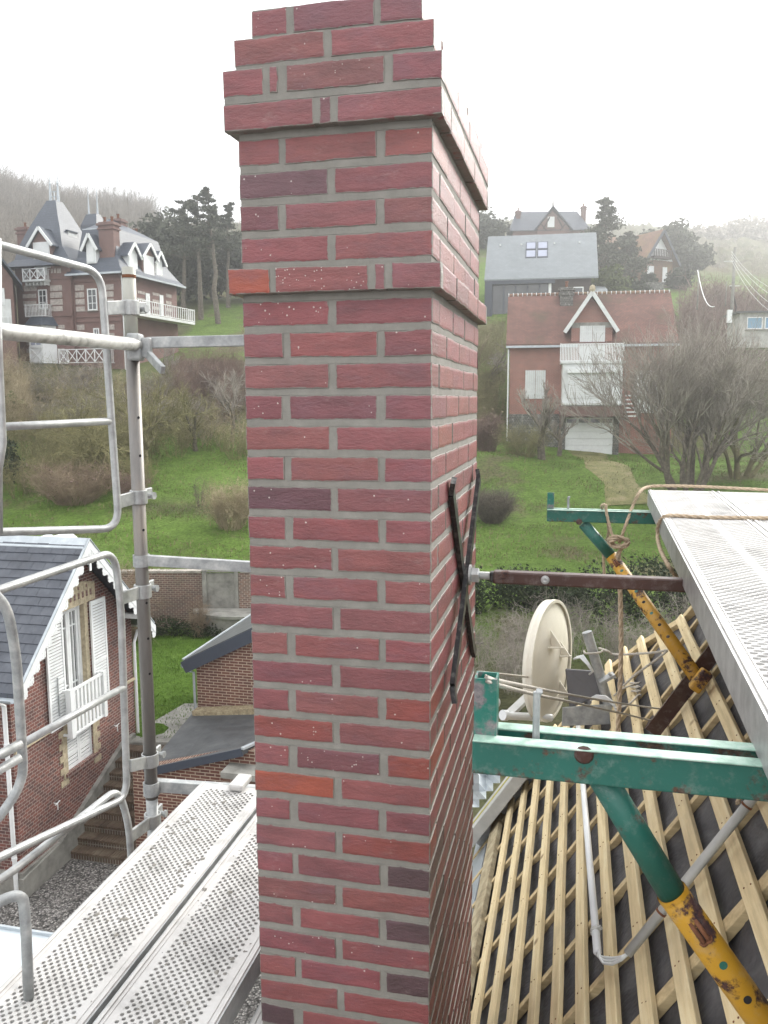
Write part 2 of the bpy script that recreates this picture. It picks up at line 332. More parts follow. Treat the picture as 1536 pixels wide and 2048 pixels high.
def shutter(par, face, a0, a1, z0, z1, d=.02, mat=WHITE, slats=True, th=.035, name='shutter'):
    m = MB(); a0, a1 = sorted((a0, a1)); z0, z1 = sorted((z0, z1)); f = .06 if slats else .0
    if not slats:
        n = max(2, int((a1-a0)/.12))
        for i in range(n): fbox(m, face, a0+(a1-a0)*i/n+.004, a0+(a1-a0)*(i+1)/n-.004, z0, z1, d, d+th)
        fbox(m, face, a0, a1, z0+.15*(z1-z0), z0+.15*(z1-z0)+.08, d+th, d+th+.02); fbox(m, face, a0, a1, z1-.15*(z1-z0)-.08, z1-.15*(z1-z0), d+th, d+th+.02)
    else:
        zm = z0+(z1-z0)*.42
        fbox(m, face, a0, a0+f, z0, z1, d, d+th); fbox(m, face, a1-f, a1, z0, z1, d, d+th)
        for za, zb in ((z0, z0+f*1.3), (zm-f/2, zm+f/2), (z1-f, z1)): fbox(m, face, a0+f, a1-f, za, zb, d, d+th-.002)
        for za, zb in ((z0+f*1.3, zm-f/2), (zm+f/2, z1-f)):
            n = max(2, int((zb-za)/.068)); s_ = (zb-za)/n
            for i in range(n): fbox(m, face, a0+f-.005, a1-f+.005, za+i*s_+s_*.28, za+(i+1)*s_, d+.008, d+th-.012)
    return m.build(name, mat, par)
def railing(par, face, a0, a1, z0, z1, d, n, mat=WHITE, bw=.03, post=.06, x=False, name='railing', ret=True):
    m = MB(); a0, a1 = sorted((a0, a1))
    fbox(m, face, a0, a1, z1-.05, z1, d-.03, d+.03); fbox(m, face, a0, a1, z0, z0+.05, d-.025, d+.025)
    for a in (a0, a1): fbox(m, face, a-post/2, a+post/2, z0-.02, z1+.03, d-post/2-.003, d+post/2+.003)
    if x:
        for i in range(n):
            p, q = a0+(a1-a0)*i/n, a0+(a1-a0)*(i+1)/n
            if i: fbox(m, face, p-.03, p+.03, z0+.05, z1-.05, d-.028, d+.028)
            ax, v, sg = face
            for (s_, e_) in (((p, z0+.05), (q, z1-.05)), ((p, z1-.05), (q, z0+.05))):
                P = [Vector((s_[0], v+sg*d, s_[1])), Vector((e_[0], v+sg*d, e_[1]))] if ax == 1 else [Vector((v+sg*d, s_[0], s_[1])), Vector((v+sg*d, e_[0], e_[1]))]
                m.bar(P[0], P[1], .04, .05)
    else:
        for i in range(1, n): a = a0+(a1-a0)*i/n; fbox(m, face, a-bw/2, a+bw/2, z0+.05, z1-.05, d-.018, d+.018)
    if ret:
        for a in (a0, a1):
            fbox(m, face, a-.03, a+.03, z1-.052, z1-.004, 0, d-.03); fbox(m, face, a-.025, a+.025, z0+.002, z0+.046, 0, d-.026)
            k = max(1, int(d/.15))
            for j in range(1, k): fbox(m, face, a-.015, a+.015, z0+.05, z1-.05, d*j/k-.015, d*j/k+.015)
    return m.build(name, mat, par)
def cyl_box_chimney(par, cx, cy, w_, d_, z0, z1, mat, pots=2, label=None):
    m = MB(); m.box(cx-w_/2, cx+w_/2, cy-d_/2, cy+d_/2, z0, z1-.55)
    m.box(cx-w_/2-.08, cx+w_/2+.08, cy-d_/2-.08, cy+d_/2+.08, z1-.55, z1-.42); m.box(cx-w_/2-.02, cx+w_/2+.02, cy-d_/2-.02, cy+d_/2+.02, z1-.42, z1-.25)
    m.box(cx-w_/2-.12, cx+w_/2+.12, cy-d_/2-.12, cy+d_/2+.12, z1-.25, z1-.1); m.box(cx-w_/2, cx+w_/2, cy-d_/2, cy+d_/2, z1-.1, z1)
    o = m.build('chimney', mat, par, label=label)
    for i in range(pots):
        x = cx+(i-(pots-1)/2)*w_*.5; p = MB(); p.lathe([(.11, 0), (.09, .3), (.12, .34), (.12, .4), (.02, .42)], (x, cy, z1), (0, 0, 1), 10); p.build('chimney_pot', RUSTP, o, smooth=True)
    return o
def vfan(v): return Vector(v)
# ================================================================== vegetation helpers
def seg_mesh(S, n=4):
    """S: (k,8) array p0(3) p1(3) r0 r1 -> open prisms"""
    S = np.asarray(S, float); p0 = S[:, :3]; p1 = S[:, 3:6]; d = p1-p0; L = np.linalg.norm(d, axis=1, keepdims=True)+1e-9; d = d/L
    h = np.where(np.abs(d[:, 2:3]) > .9, np.array([[1., 0, 0]]), np.array([[0, 0, 1.]])); a = np.cross(d, h); a /= np.linalg.norm(a, axis=1, keepdims=True)+1e-9; b = np.cross(d, a)
    V = []
    for pp, rr in ((p0, S[:, 6:7]), (p1, S[:, 7:8])):
        for k in range(n): t = 2*math.pi*k/n; V.append(pp+(a*math.cos(t)+b*math.sin(t))*rr)
    V = np.stack(V, 1); m = len(S); base = (np.arange(m)*2*n)[:, None]
    Fs = np.concatenate([np.stack([base[:, 0]+k, base[:, 0]+(k+1) % n, base[:, 0]+n+(k+1) % n, base[:, 0]+n+k], 1) for k in range(n)])
    return V.reshape(-1, 3), Fs
def leaf_mesh(C, size, rng, flat=0.0):
    C = np.asarray(C, float); m = len(C); a = rng.normal(size=(m, 3)); a /= np.linalg.norm(a, axis=1, keepdims=True)
    b = np.cross(a, rng.normal(size=(m, 3))); b /= np.linalg.norm(b, axis=1, keepdims=True)
    s_ = size*(.5+rng.random((m, 1)))
    V = np.stack([C-a*s_, C+b*s_*.55, C+a*s_, C-b*s_*.55], 1).reshape(-1, 3); base = (np.arange(m)*4)[:, None]
    return V, base+np.array([[0, 1, 2, 3]])
def grow(rng, p, d, L, r, lvl, out, spread=.6, up=.1, kids=(3, 4), wig=.18, shrink=.68, nseg=4, minr=.004, rk=.62, tipr=.5):
    """recursive bare branching; out[lvl] collects segments"""
    p = np.array(p, float); d = np.array(d, float)/np.linalg.norm(d); pts = [p]; sl = L/nseg
    for i in range(nseg):
        d = d+rng.normal(size=3)*wig; d[2] += up*.25; d /= np.linalg.norm(d); p = p+d*sl; pts.append(p)
    for i in range(nseg):
        r0 = r*(1-(1-tipr)*i/nseg); r1 = r*(1-(1-tipr)*(i+1)/nseg); out[lvl].append(np.concatenate([pts[i], pts[i+1], [max(r0, minr), max(r1, minr)]]))
    if lvl == 0: return
    k = rng.integers(kids[0], kids[1]+1)
    for j in range(k):
        f = .35+.65*(j+rng.random())/k; i = min(int(f*nseg), nseg-1); q = pts[i]+(pts[i+1]-pts[i])*(f*nseg-i if f < 1 else 1)
        dd = pts[i+1]-pts[i]; dd = dd/np.linalg.norm(dd); pr = rng.normal(size=3); pr -= dd*pr.dot(dd); pr /= np.linalg.norm(pr)+1e-9
        nd = dd+pr*spread*(.6+.8*rng.random()); nd[2] += up
        grow(rng, q, nd, L*shrink*(.7+.5*rng.random()), r*rk*(1-.4*f*(1-tipr)), lvl-1, out, spread, up, kids, wig, shrink, nseg, minr, rk, tipr)
    grow(rng, pts[-1], d, L*shrink, r*tipr, lvl-1, out, spread, up, kids, wig, shrink, nseg, minr, rk, tipr)
def bare_tree(name, label, cat, base, H, seed, levels=4, r=.14, stems=1, spread=.6, up=.12, kids=(3, 4), lean=(0, 0), barkm=BARK, twigm=TWIG, wig=.16, trunkL=.3, shrink=.68, minr=.006, group=None, fan=.5, rk=.62, trunk_name='trunk', baseR=0.0):
    rng = np.random.default_rng(seed); t = Thing(name, label, cat, base, 0, group); out = {i: [] for i in range(levels+1)}
    for s_ in range(stems):
        a = 2*math.pi*(s_+rng.random()*.5)/stems; off = np.array([math.cos(a), math.sin(a), 0])*((r*1.0+baseR) if stems > 1 else 0)
        d = np.array([lean[0]+math.cos(a)*fan*(stems > 1)*rng.uniform(.5, 1.2), lean[1]+math.sin(a)*fan*(stems > 1)*rng.uniform(.5, 1.2), 1])
        grow(rng, off-np.array([0, 0, .25]), d, H*trunkL, r*(1 if stems == 1 else rng.uniform(.6, 1)), levels, out, spread, up, kids, wig, shrink, 4, minr, rk)
    tr = [x for l in range(levels-1, levels+1) for x in out[l]]; tw = [x for l in range(0, levels-1) for x in out[l]]
    V, F = seg_mesh(tr, 7); npmesh(trunk_name, V, F, barkm, t, True)
    V, F = seg_mesh(tw, 3); npmesh('crown', V, F, twigm, t)
    return t
def shrub_segs(rng, n, H, W, stems_r=.008, sub=3, droop=0):
    S = []
    for i in range(n):
        a = rng.random()*2*math.pi; rr = math.sqrt(rng.random())*W*.35; p = np.array([math.cos(a)*rr, math.sin(a)*rr, -.05])
        tgt = np.array([math.cos(a)*W*rng.uniform(.2, 1), math.sin(a)*W*rng.uniform(.2, 1), H*rng.uniform(.5, 1)]); q = p.copy(); m = 4
        for k in range(m):
            f = (k+1)/m; nq = p+(tgt-p)*np.array([f**.8, f**.8, f**(.75 if droop else 1)])+rng.normal(size=3)*.04*H
            S.append(np.concatenate([q, nq, [stems_r*(1-.6*k/m), stems_r*(1-.6*(k+1)/m)]]))
            if k > 0:
                for j in range(sub):
                    e = nq+rng.normal(size=3)*np.array([.16, .16, .13])*H+np.array([0, 0, .06*H]); S.append(np.concatenate([nq, e, [stems_r*.5, stems_r*.3]]))
            q = nq
    return S
def dry_shrub(name, label, cat, base, H, W, seed, n=90, mat=TWIG_B, sr=.009, group=None, heads=0, headm=None, sub=4):
    rng = np.random.default_rng(seed); S = shrub_segs(rng, n, H, W, sr, sub); V, F = seg_mesh(S, 3)
    if heads:
        t = Thing(name, label, cat, base, 0, group); npmesh('stems', V, F, mat, t)
        ends = np.array([s_[3:6] for s_ in S]); ends = ends[rng.choice(len(ends), heads)]
        pts = np.repeat(ends, 6, 0)+rng.normal(size=(heads*6, 3))*.05; V, F = leaf_mesh(pts, .045, rng); npmesh('dry_flower_heads', V, F, headm or TWIG_Y, t)['kind'] = 'stuff'; return t
    o = npmesh(name, V, F, mat); o.location = base; tagmesh(o, label, cat, group); return o
def leafy(name, label, cat, base, blobs, seed, n=4000, size=.09, mat=IVY, trunk=None, group=None, inner=True):
    """blobs: (x,y,z,rx,ry,rz) ellipsoids in local coords; leaves fill their outer volume with gaps"""
    rng = np.random.default_rng(seed); t = Thing(name, label, cat, base, 0, group)
    tot = sum(b[3]*b[4]*b[5] for b in blobs); C = []
    for b in blobs:
        k = max(20, int(n*(b[3]*b[4]*b[5])/tot)); d = rng.normal(size=(k, 3)); d /= np.linalg.norm(d, axis=1, keepdims=True); rad = rng.random((k, 1))**.35
        wob = 1+.22*np.sin(d[:, :1]*5+b[0]*3)*np.cos(d[:, 1:2]*6+b[1])+.14*np.sin(d[:, 2:3]*11+b[2]*7)
        C.append(np.array(b[:3])+d*rad*wob*np.array(b[3:]))
    V, F = leaf_mesh(np.concatenate(C), size, rng); npmesh('crown', V, F, mat, t)
    S = [] if trunk is None else [np.array(x, float) for x in trunk]
    for b in blobs:
        for j in range(5):
            e = np.array(b[:3])+rng.normal(size=3)*np.array(b[3:])*.4; S.append(np.concatenate([[b[0]*.4, b[1]*.4, max(0, b[2]-b[5]*1.1)], e, [size*.35, size*.12]]))
    V, F = seg_mesh(S, 6); npmesh('trunk', V, F, BARK, t, True); return t
def pine(name, label, base, H, seed, lean=(0, 0), crown_from=.45, W=.28, n=26, mat=PINE, group=None, leaf=.16, per=70, cat='pine tree', top=1.0):
    rng = np.random.default_rng(seed); t = Thing(name, label, cat, base, 0, group); S = []; C = []
    tip = np.array([lean[0]*H, lean[1]*H, H]); q = np.array([0, 0, -.3]); m = 8; pts = [q]
    for i in range(m): p = tip*((i+1)/m)+rng.normal(size=3)*H*.008*np.array([1, 1, 0]); S.append(np.concatenate([q, p, [H*.022*(1-i/m)+.03, H*.022*(1-(i+1)/m)+.03]])); q = p; pts.append(p)
    for i in range(n):
        f = crown_from+(1-crown_from)*(i+rng.random())/n; k = min(int(f*m), m-1); c = pts[k]+(pts[k+1]-pts[k])*(f*m-k); a = rng.random()*2*math.pi
        L = H*W*((1-f)*1.1+.22)*rng.uniform(.5, 1.15); e = c+np.array([math.cos(a)*L, math.sin(a)*L, L*rng.uniform(.05, .45)])
        S.append(np.concatenate([c, e, [H*.006, H*.0025]]))
        for g in (.55, .8, 1.0):
            cc = c+(e-c)*g; k2 = int(per*1.25*g*(.4+.9*rng.random())); C.append(cc+rng.normal(size=(k2, 3))*np.array([.40, .40, .17])*L*.6)
            for j in range(2): S.append(np.concatenate([cc, cc+rng.normal(size=3)*L*.25, [H*.0025, H*.001]]))
    V, F = seg_mesh(S, 6); npmesh('trunk', V, F, BARK, t, True)
    V, F = leaf_mesh(np.concatenate(C), leaf*.62, rng); npmesh('crown', V, F, mat, t); return t
# ================================================================== TERRAIN
# control points: (pixel x, pixel y, distance Y) on the visible ground
ctrl = [(250,1138,30.3),(480,1138,30.3),(0,1130,30.3),(-300,1130,30.3),(100,1040,36),(400,1035,36),(480,930,44),(350,930,44),(100,950,43),(50,860,50),(300,850,51),(470,840,52),
        (100,745,60),(300,745,60),(450,740,61),(-200,760,60),(400,650,82),(300,640,84),(470,640,84),(30,640,80),(330,580,105),(470,560,110),
        (0,388,215),(120,428,230),(250,450,250),(380,450,270),(470,455,280),(-400,300,210),(200,520,150),(30,480,150),(400,500,160),
        (1000,1230,25),(1100,1180,27),(1300,1180,27),(1000,1040,38),(1300,1040,38),(1000,1000,41),(1100,930,46),(1000,920,46),(1300,935,47),(1500,960,42),(1500,1100,32),(1800,1000,36),
        (1100,897,54.4),(1300,897,55),(1020,905,53),(1500,880,56),(1000,760,64),(980,720,66),(1100,650,76),(1200,625,80),(1000,640,78),(1300,640,80),(1500,660,80),(1800,640,90),
        (1100,510,113),(1000,510,110),(1180,515,113),(1300,572,100),(1400,560,110),(1350,580,98),(1500,560,120),(1420,520,150),(1500,545,140),
        (1000,450,260),(1200,458,260),(1360,466,260),(1536,468,280),(1700,470,280),(1450,468,260),(2200,500,260),(700,448,280),(600,660,82),(750,720,70),(750,900,50),(700,1040,38),(700,1138,30.3)]
CP = np.array([tuple(at(*c)) for c in ctrl])
for X in (-330, -180, 0, 200, 380): CP = np.vstack([CP, [X, 420, np.interp(X, [-330, 0, 380], [88, 62, 58])]])
K = len(CP)
def U(d2): return np.where(d2 > 0, d2*np.log(d2+1e-12)*.5, 0)
D2 = ((CP[:, None, :2]-CP[None, :, :2])**2).sum(-1)
A = np.zeros((K+3, K+3)); A[:K, :K] = U(D2)+np.eye(K)*4.0; A[:K, K] = 1; A[:K, K+1:] = CP[:, :2]; A[K, :K] = 1; A[K+1:, :K] = CP[:, :2].T
WT = np.linalg.solve(A, np.concatenate([CP[:, 2], np.zeros(3)]))
def hz(x, y):
    x = np.asarray(x, float); y = np.asarray(y, float); P = np.stack([x.ravel(), y.ravel()], 1)
    d2 = ((P[:, None, :]-CP[None, :, :2])**2).sum(-1)
    z = U(d2) @ WT[:K]+WT[K]+P @ WT[K+1:]
    z = z.reshape(x.shape); z = z+.25*np.sin(x*.21+y*.13)*np.clip((y-30)/30, 0, 1)+.12*np.sin(x*.7+1)*np.cos(y*.61)*np.clip((y-30)/20, 0, 1)
    return np.clip(z, 1.0, 95)
def H1(x, y): return float(hz(np.array([x]), np.array([y]))[0])
def ground(px, py, Y):      # a point on the terrain under pixel column px at distance Y
    P = at(px, py, Y); return Vector((P.x, P.y, H1(P.x, P.y)))
def span(a, b, n, e=1.0): return a+(b-a)*(np.linspace(0, 1, n)**e)
ys = np.concatenate([[30.02], np.linspace(30.5, 70, 110), span(70.6, 300, 130, 1.3), np.linspace(306, 440, 12)])
xs = np.concatenate([-span(70, 340, 40, 1.3)[::-1], np.linspace(-69, 75, 190), span(76, 380, 40, 1.3)])
X, Yg = np.meshgrid(xs, ys); Z = hz(X, Yg)
far = np.clip((Yg-90)/60, 0, 1); Z = Z+far*(RNG.normal(size=Z.shape)*.5)
V = np.stack([X, Yg, Z], -1).reshape(-1, 3); nx_, ny_ = len(xs), len(ys)
I = (np.arange(ny_-1)[:, None]*nx_+np.arange(nx_-1)[None, :]).ravel(); Fq = np.stack([I, I+1, I+1+nx_, I+nx_], 1)
hill = struct(npmesh('hillside', V, Fq, HILL, None, True))
def scrubk(x, y):
    left = (x < 1)
    s = np.clip((6-x)/10, 0, 1)+.25*np.sin(y*.21+x*.3)*np.cos(x*.17); s = np.clip(s, 0, 1); k = s*np.clip((y-48)/6, 0, 1)*.8+(1-s)*np.clip((y-104)/20, 0, 1)*.85
    k = np.maximum(k, .75*np.exp(-((y-37.5)/1.1)**2)*(x < 0)*(x > -12))
    k = np.where((x > -18) & (x < -4) & (y > 66) & (y < 92), .15, k)
    return k
a_ = hill.data.attributes.new('scrub', 'FLOAT', 'POINT'); a_.data.foreach_set('value', scrubk(V[:, 0], V[:, 1]).astype(np.float32))
# right-hand foreground garden below the field
xs2 = np.linspace(-1.0, 60, 80); ys2 = np.linspace(12, 30.02, 40); X2, Y2 = np.meshgrid(xs2, ys2)
zf = hz(X2, np.maximum(Y2, 25)); Z2 = np.where(Y2 < 25, 2.4+(zf-2.4)*np.clip((Y2-21.5)/3.5, 0, 1), zf)
Vb = np.stack([X2, Y2, Z2], -1).reshape(-1, 3); nb = len(xs2); I = (np.arange(len(ys2)-1)[:, None]*nb+np.arange(nb-1)[None, :]).ravel()
g2 = struct(npmesh('field_slope', Vb, np.stack([I, I+1, I+1+nb, I+nb], 1), HILL, None, True))
a_ = g2.data.attributes.new('scrub', 'FLOAT', 'POINT'); a_.data.foreach_set('value', (np.clip((24-Vb[:, 1])/3, 0, .8)).astype(np.float32))
def sheet(name, mat, x0, x1, y0, y1, z, nx=30, ny=30, amp=.0):
    xx, yy = np.meshgrid(np.linspace(x0, x1, nx), np.linspace(y0, y1, ny)); zz = z+amp*np.sin(xx*1.3)*np.cos(yy*1.7)
    VV = np.stack([xx, yy, zz], -1).reshape(-1, 3); I = (np.arange(ny-1)[:, None]*nx+np.arange(nx-1)[None, :]).ravel()
    return struct(npmesh(name, VV, np.stack([I, I+1, I+1+nx, I+nx], 1), mat, None, True))
LZ = 1.6
sheet('lawn', LAWN, -60, -1.0, 19.6, 30.1, LZ, 60, 40, .03)
sheet('gravel_yard', GRAVEL, -60, -1.0, -8, 19.6, 0.0, 4, 4)
sheet('ground', GRAVEL, -120, 120, -120, 40, -.35, 4, 4)
struct(MB().box(-60, -5.35, 19.55, 19.62, -.2, LZ+.02).build('retaining_edge', CONC))
path = MB().prism([(-6.6, 19.62, LZ-.05), (-5.0, 19.62, LZ-.05), (-4.6, 22.2, LZ-.05), (-5.6, 22.2, LZ-.05)], (0, 0, .07)); struct(path.build('garden_path', CONC))
bank = MB(); bank.poly([(-1.0, 12, 0), (-1.0, 30, 0), (-1.0, 30, 3.9), (-1.0, 25, 3.4), (-1.0, 21.5, 2.4), (-1.0, 12, 2.4)]); struct(bank.build('bank', HILL))
# grass tufts over lawn and field (nobody could count them)
def tufts(name, n, f, mat, size, label, seed):
    rng = np.random.default_rng(seed); P = f(rng, n); m = len(P)
    a = rng.random(m)*math.pi*2; hgt = size*(.5+rng.random(m)); dx = np.cos(a)*size*.25; dy = np.sin(a)*size*.25; lx = rng.normal(size=m)*size*.5; ly = rng.normal(size=m)*size*.5
    V = np.stack([np.stack([P[:, 0]-dx, P[:, 1]-dy, P[:, 2]-.01], 1), np.stack([P[:, 0]+dx, P[:, 1]+dy, P[:, 2]-.01], 1), np.stack([P[:, 0]+lx, P[:, 1]+ly, P[:, 2]+hgt], 1)], 1).reshape(-1, 3)
    o = npmesh(name, V, (np.arange(m)*3)[:, None]+np.array([[0, 1, 2]]), mat); stuff(o, label, 'grass'); return o
def field(x0, x1, y0, y1, yr=None):
    def f(rng, n):
        x = rng.uniform(x0, x1, n); y = y0+(y1-y0)*rng.random(n)**1.3
        k = np.sin(x*1.1+np.cos(y*.9)*2)+np.sin(y*1.7+x*.5)+rng.normal(size=n)*.8 > -.2; x, y = x[k], y[k]
        return np.stack([x, y, hz(x, y)], 1)
    return f
tufts('field_grass', 90000, field(-22, 24, 30.2, 56), TUFT, .075, 'green pasture grass growing across the sloping field', 3)
tufts('dry_grass', 22000, field(-22, 24, 30.2, 60), TUFTD, .11, 'dry straw-coloured grass scattered through the field', 4)
tufts('lawn_grass', 15000, lambda rng, n: np.stack([rng.uniform(-9, -1.2, n), rng.uniform(19.8, 29.5, n), np.full(n, LZ)], 1), TUFT, .06, 'short mown grass on the enclosed lawn', 5)
# ================================================================== FAR WOODS (uncountable, one mass each)
def woods(name, label, n, region, hgt, mat, seed, sub=9, leaf=None):
    rng = np.random.default_rng(seed); P = region(rng, n); z = hz(P[:, 0], P[:, 1]); S = []
    for (x, y), zz in zip(P, z):
        h = hgt*rng.uniform(.6, 1.25); c = np.array([x, y, zz-.3]); tip = c+np.array([rng.normal()*.08*h, rng.normal()*.08*h, h*.6]); S.append(np.concatenate([c, tip, [.03*h**.5, .02*h**.5]]))
        for j in range(sub):
            b = c+(tip-c)*rng.uniform(.3, 1); e = b+np.array([rng.normal()*.2*h, rng.normal()*.2*h, abs(rng.normal())*.22*h+.12*h]); S.append(np.concatenate([b, e, [.016*h**.5, .008*h**.5]]))
            for q in range(3):
                e2 = e+rng.normal(size=3)*.1*h+np.array([0, 0, .05*h]); S.append(np.concatenate([b+(e-b)*rng.uniform(.4, 1), e2, [.009*h**.5, .006*h**.5]]))
    V, F = seg_mesh(S, 3); o = npmesh(name, V, F, mat); stuff(o, label, 'woodland'); return o
def polar(px0, px1, y0, y1, e=1.0):
    def f(rng, n):
        Y = y0+(y1-y0)*rng.random(n)**e; px = rng.uniform(px0, px1, n); return np.stack([(px-768)/F_PX*Y, Y], 1)
    return f
woods('woodland', 'bare grey winter woodland covering the steep hill behind the villa', 2300, polar(-120, 330, 95, 235), 6.5, TWIG, 11)
woods('scrub_woodland', 'low bare scrub along the distant hilltop behind the pines', 700, polar(230, 520, 120, 275), 2.0, TWIG_B, 12)
woods('slope_scrub', 'sparse bare scrub on the open slope hidden mostly by the chimney', 520, polar(500, 960, 62, 200), 2.6, TWIG_B, 15)
woods('hillside_scrub', 'hazy bare scrub on the far right hillside', 1100, polar(960, 1640, 125, 205), 1.3, TWIG, 13)
woods('reddish_scrub', 'pinkish bare saplings on the slope above the blue-windowed shed', 420, polar(1350, 1620, 68, 88), 3.2, TWIG_R, 14)
# thickets of brush in front of the villa: one tangled mass
def thicket(name, label, n, region, H_, W_, mat, seed, stems=16, sr=.014, sub=3):
    rng = np.random.default_rng(seed); P = region(rng, n); z = hz(P[:, 0], P[:, 1]); S = []
    for (x, y), zz in zip(P, z):
        k = rng.uniform(.5, 1.2)
        for s_ in shrub_segs(rng, stems, H_*k, W_*k, sr, sub): s_ = s_.copy(); s_[[0, 3]] += x; s_[[1, 4]] += y; s_[[2, 5]] += zz; S.append(s_)
    V, F = seg_mesh(S, 3); o = npmesh(name, V, F, mat); stuff(o, label, 'brushwood'); return o
thicket('grey_thicket', 'tangled grey bare brushwood below the banded villa', 110, polar(-80, 510, 49, 58), 1.7, 1.2, TWIG, 21, 16, .014, 4)
thicket('olive_thicket', 'mossy olive brushwood between the villa and the field', 75, polar(-80, 500, 45, 56), 1.9, 1.4, TWIG_O, 22, 16, .013, 4)
thicket('reddish_thicket', 'reddish upright saplings left of the chimney', 60, polar(360, 500, 52, 60), 2.7, .9, TWIG_R, 23, 16, .011, 4)
thicket('mossy_thicket', 'mossy olive twigs spreading low behind the guard frame', 105, polar(-120, 285, 39.5, 50), 1.7, 1.3, TWIG_O, 27, 15, .015, 4)
thicket('pale_thicket', 'pale grey brambles across the bank under the villa', 50, polar(-80, 500, 47, 56), 1.9, 1.5, TWIG_Y, 28, 9, .02, 3)
thicket('reed_thicket', 'tall straw-coloured stems at the left edge below the neighbouring villa', 40, polar(-80, 75, 48, 56), 3.3, .6, TWIG_Y, 24, 18, .012, 2)
thicket('brown_undergrowth', 'brown undergrowth on the bank right of the chimney', 60, polar(940, 1000, 56, 74), 2.0, 1.2, TWIG_O, 25, 16, .014, 4)
thicket('garden_twigs', 'twiggy winter shrubs along the garden edge beyond the satellite dish', 60, polar(930, 1420, 19.5, 23.5), 1.05, .55, TWIG, 26, 15, .006, 4)
# ================================================================== TREES AND BUSHES
bare_tree('orchard_tree', 'wide spreading old bare tree with lichened limbs, behind the steel scaffold pole', 'tree', ground(290, 950, 43), 9.5, 31, 5, .26, 1, .85, .02, (3, 4), (.12, 0), BARK_G, TWIG_O, .2, .24, .70, .010)
bare_tree('orchard_tree', 'low bare tree reaching its boughs leftward across the guard frame', 'tree', ground(225, 955, 41.5), 8.0, 37, 5, .16, 1, .8, -.01, (3, 4), (-.5, 0), BARK_G, TWIG_O, .22, .24, .70, .009)
bare_tree('orchard_tree', 'small dark-trunked bare tree on the grass just left of the chimney', 'tree', ground(392, 890, 47), 5.6, 33, 4, .16, 1, .75, .08, (3, 4), (0, 0), BARK, TWIG_O, .18, .3, .68, .010)
bare_tree('orchard_tree', 'bare tree with upright twigs tight against the left edge of the chimney', 'tree', ground(465, 885, 49), 6.5, 34, 4, .17, 1, .6, .12, (3, 4), (0, 0), BARK, TWIG, .16, .3, .70, .010)
bare_tree('garden_tree', 'bare grey tree below the white balcony of the banded villa', 'tree', ground(330, 740, 57), 5.0, 35, 4, .13, 1, .6, .15, (3, 4), (0, 0), BARK_G, TWIG, .16, .3, .70, .012)
bare_tree('garden_tree', 'pale bare tree in front of the villa garden door', 'tree', ground(160, 770, 55), 3.4, 36, 4, .09, 2, .6, .15, (3, 4), (0, 0), BARK, TWIG, .16, .3, .70, .011)
bare_tree('bare_tree', 'huge many-stemmed bare tree rising above the far end of the perforated deck', 'tree', ground(1375, 975, 41), 14.6, 41, 5, .22, 8, .58, .20, (2, 4), (0, 0), BARK, TWIG, .13, .18, .78, .0090, None, .70, .60, 'trunk', .36)
bare_tree('bare_tree', 'mossy bare tree leaning right at the right edge of the view', 'tree', ground(1480, 965, 42), 12.5, 42, 5, .18, 5, .6, .16, (2, 4), (.3, 0), BARK_G, TWIG, .16, .18, .78, .0072, None, .7, .60, 'trunk', .16)
bare_tree('pollard_tree', 'hard-pruned bare tree with knuckled limbs in front of the red brick house', 'tree', ground(1084, 925, 47), 6.4, 43, 4, .26, 1, .42, .3, (3, 5), (0, 0), BARK, TWIG, .14, .34, .58, .010, None, .5, .6)
bare_tree('pollard_tree', 'slimmer pruned bare tree beside the white roller shutter', 'tree', ground(1118, 905, 49.5), 4.8, 44, 4, .18, 1, .5, .22, (3, 4), (0, 0), BARK, TWIG, .16, .3, .62, .009, None, .5, .6)
bare_tree('hedge_tree', 'scraggly bare tree on the bank close to the right side of the chimney', 'tree', ground(968, 750, 62), 6.0, 45, 4, .12, 2, .7, .05, (3, 4), (0, 0), BARK, TWIG, .2, .3, .70, .012)
dry_shrub('shrub', 'mossy low shrub around the foot of the pruned tree', 'bush', ground(1050, 905, 47.5), 1.7, 1.9, 51, 170, TWIG_O, .010)
dry_shrub('shrub', 'wide brown dry shrub mound behind the guard frame at left', 'bush', ground(150, 1015, 38.5), 1.75, 2.3, 52, 330, TWIG_B, .010, None, 130, TWIG_R)
dry_shrub('shrub', 'smaller russet shrub between the steel pole and the brown mound', 'bush', ground(268, 1010, 38.2), 1.3, 1.1, 53, 150, TWIG_R, .009, None, 60, TWIG_R)
dry_shrub('shrub', 'straw-coloured dead hydrangea bush against the left edge of the chimney', 'bush', ground(462, 1060, 35.2), 1.9, 1.3, 54, 190, TWIG_Y, .009, None, 110, TWIG_Y)
dry_shrub('shrub', 'bare thorny sprig standing alone in the bright grass', 'bush', ground(402, 1010, 38), 1.2, .5, 55, 14, BARK, .011)
dry_shrub('shrub', 'rounded dark twiggy bush on the field right of the chimney', 'bush', ground(985, 1045, 37.6), 1.35, 1.15, 56, 420, BARK, .008, None, 0, None, 6)
dry_shrub('shrub', 'pinkish dried flower bush on the grass at the foot of the bank', 'bush', ground(975, 880, 50), 2.1, 1.2, 57, 200, TWIG_R, .012, None, 120, TWIG_Y)
dry_shrub('shrub', 'leggy brown stems beside the concrete garden landing', 'bush', (at(397, 1262, 29).x, 28.9, LZ), 1.2, .45, 58, 60, TWIG_B, .007)
dry_shrub('shrub', 'orange-brown dry stems between gable and garden wall', 'bush', (at(262, 1240, 28.5).x, 28.3, LZ), 2.6, .55, 59, 90, TWIG_B, .009)
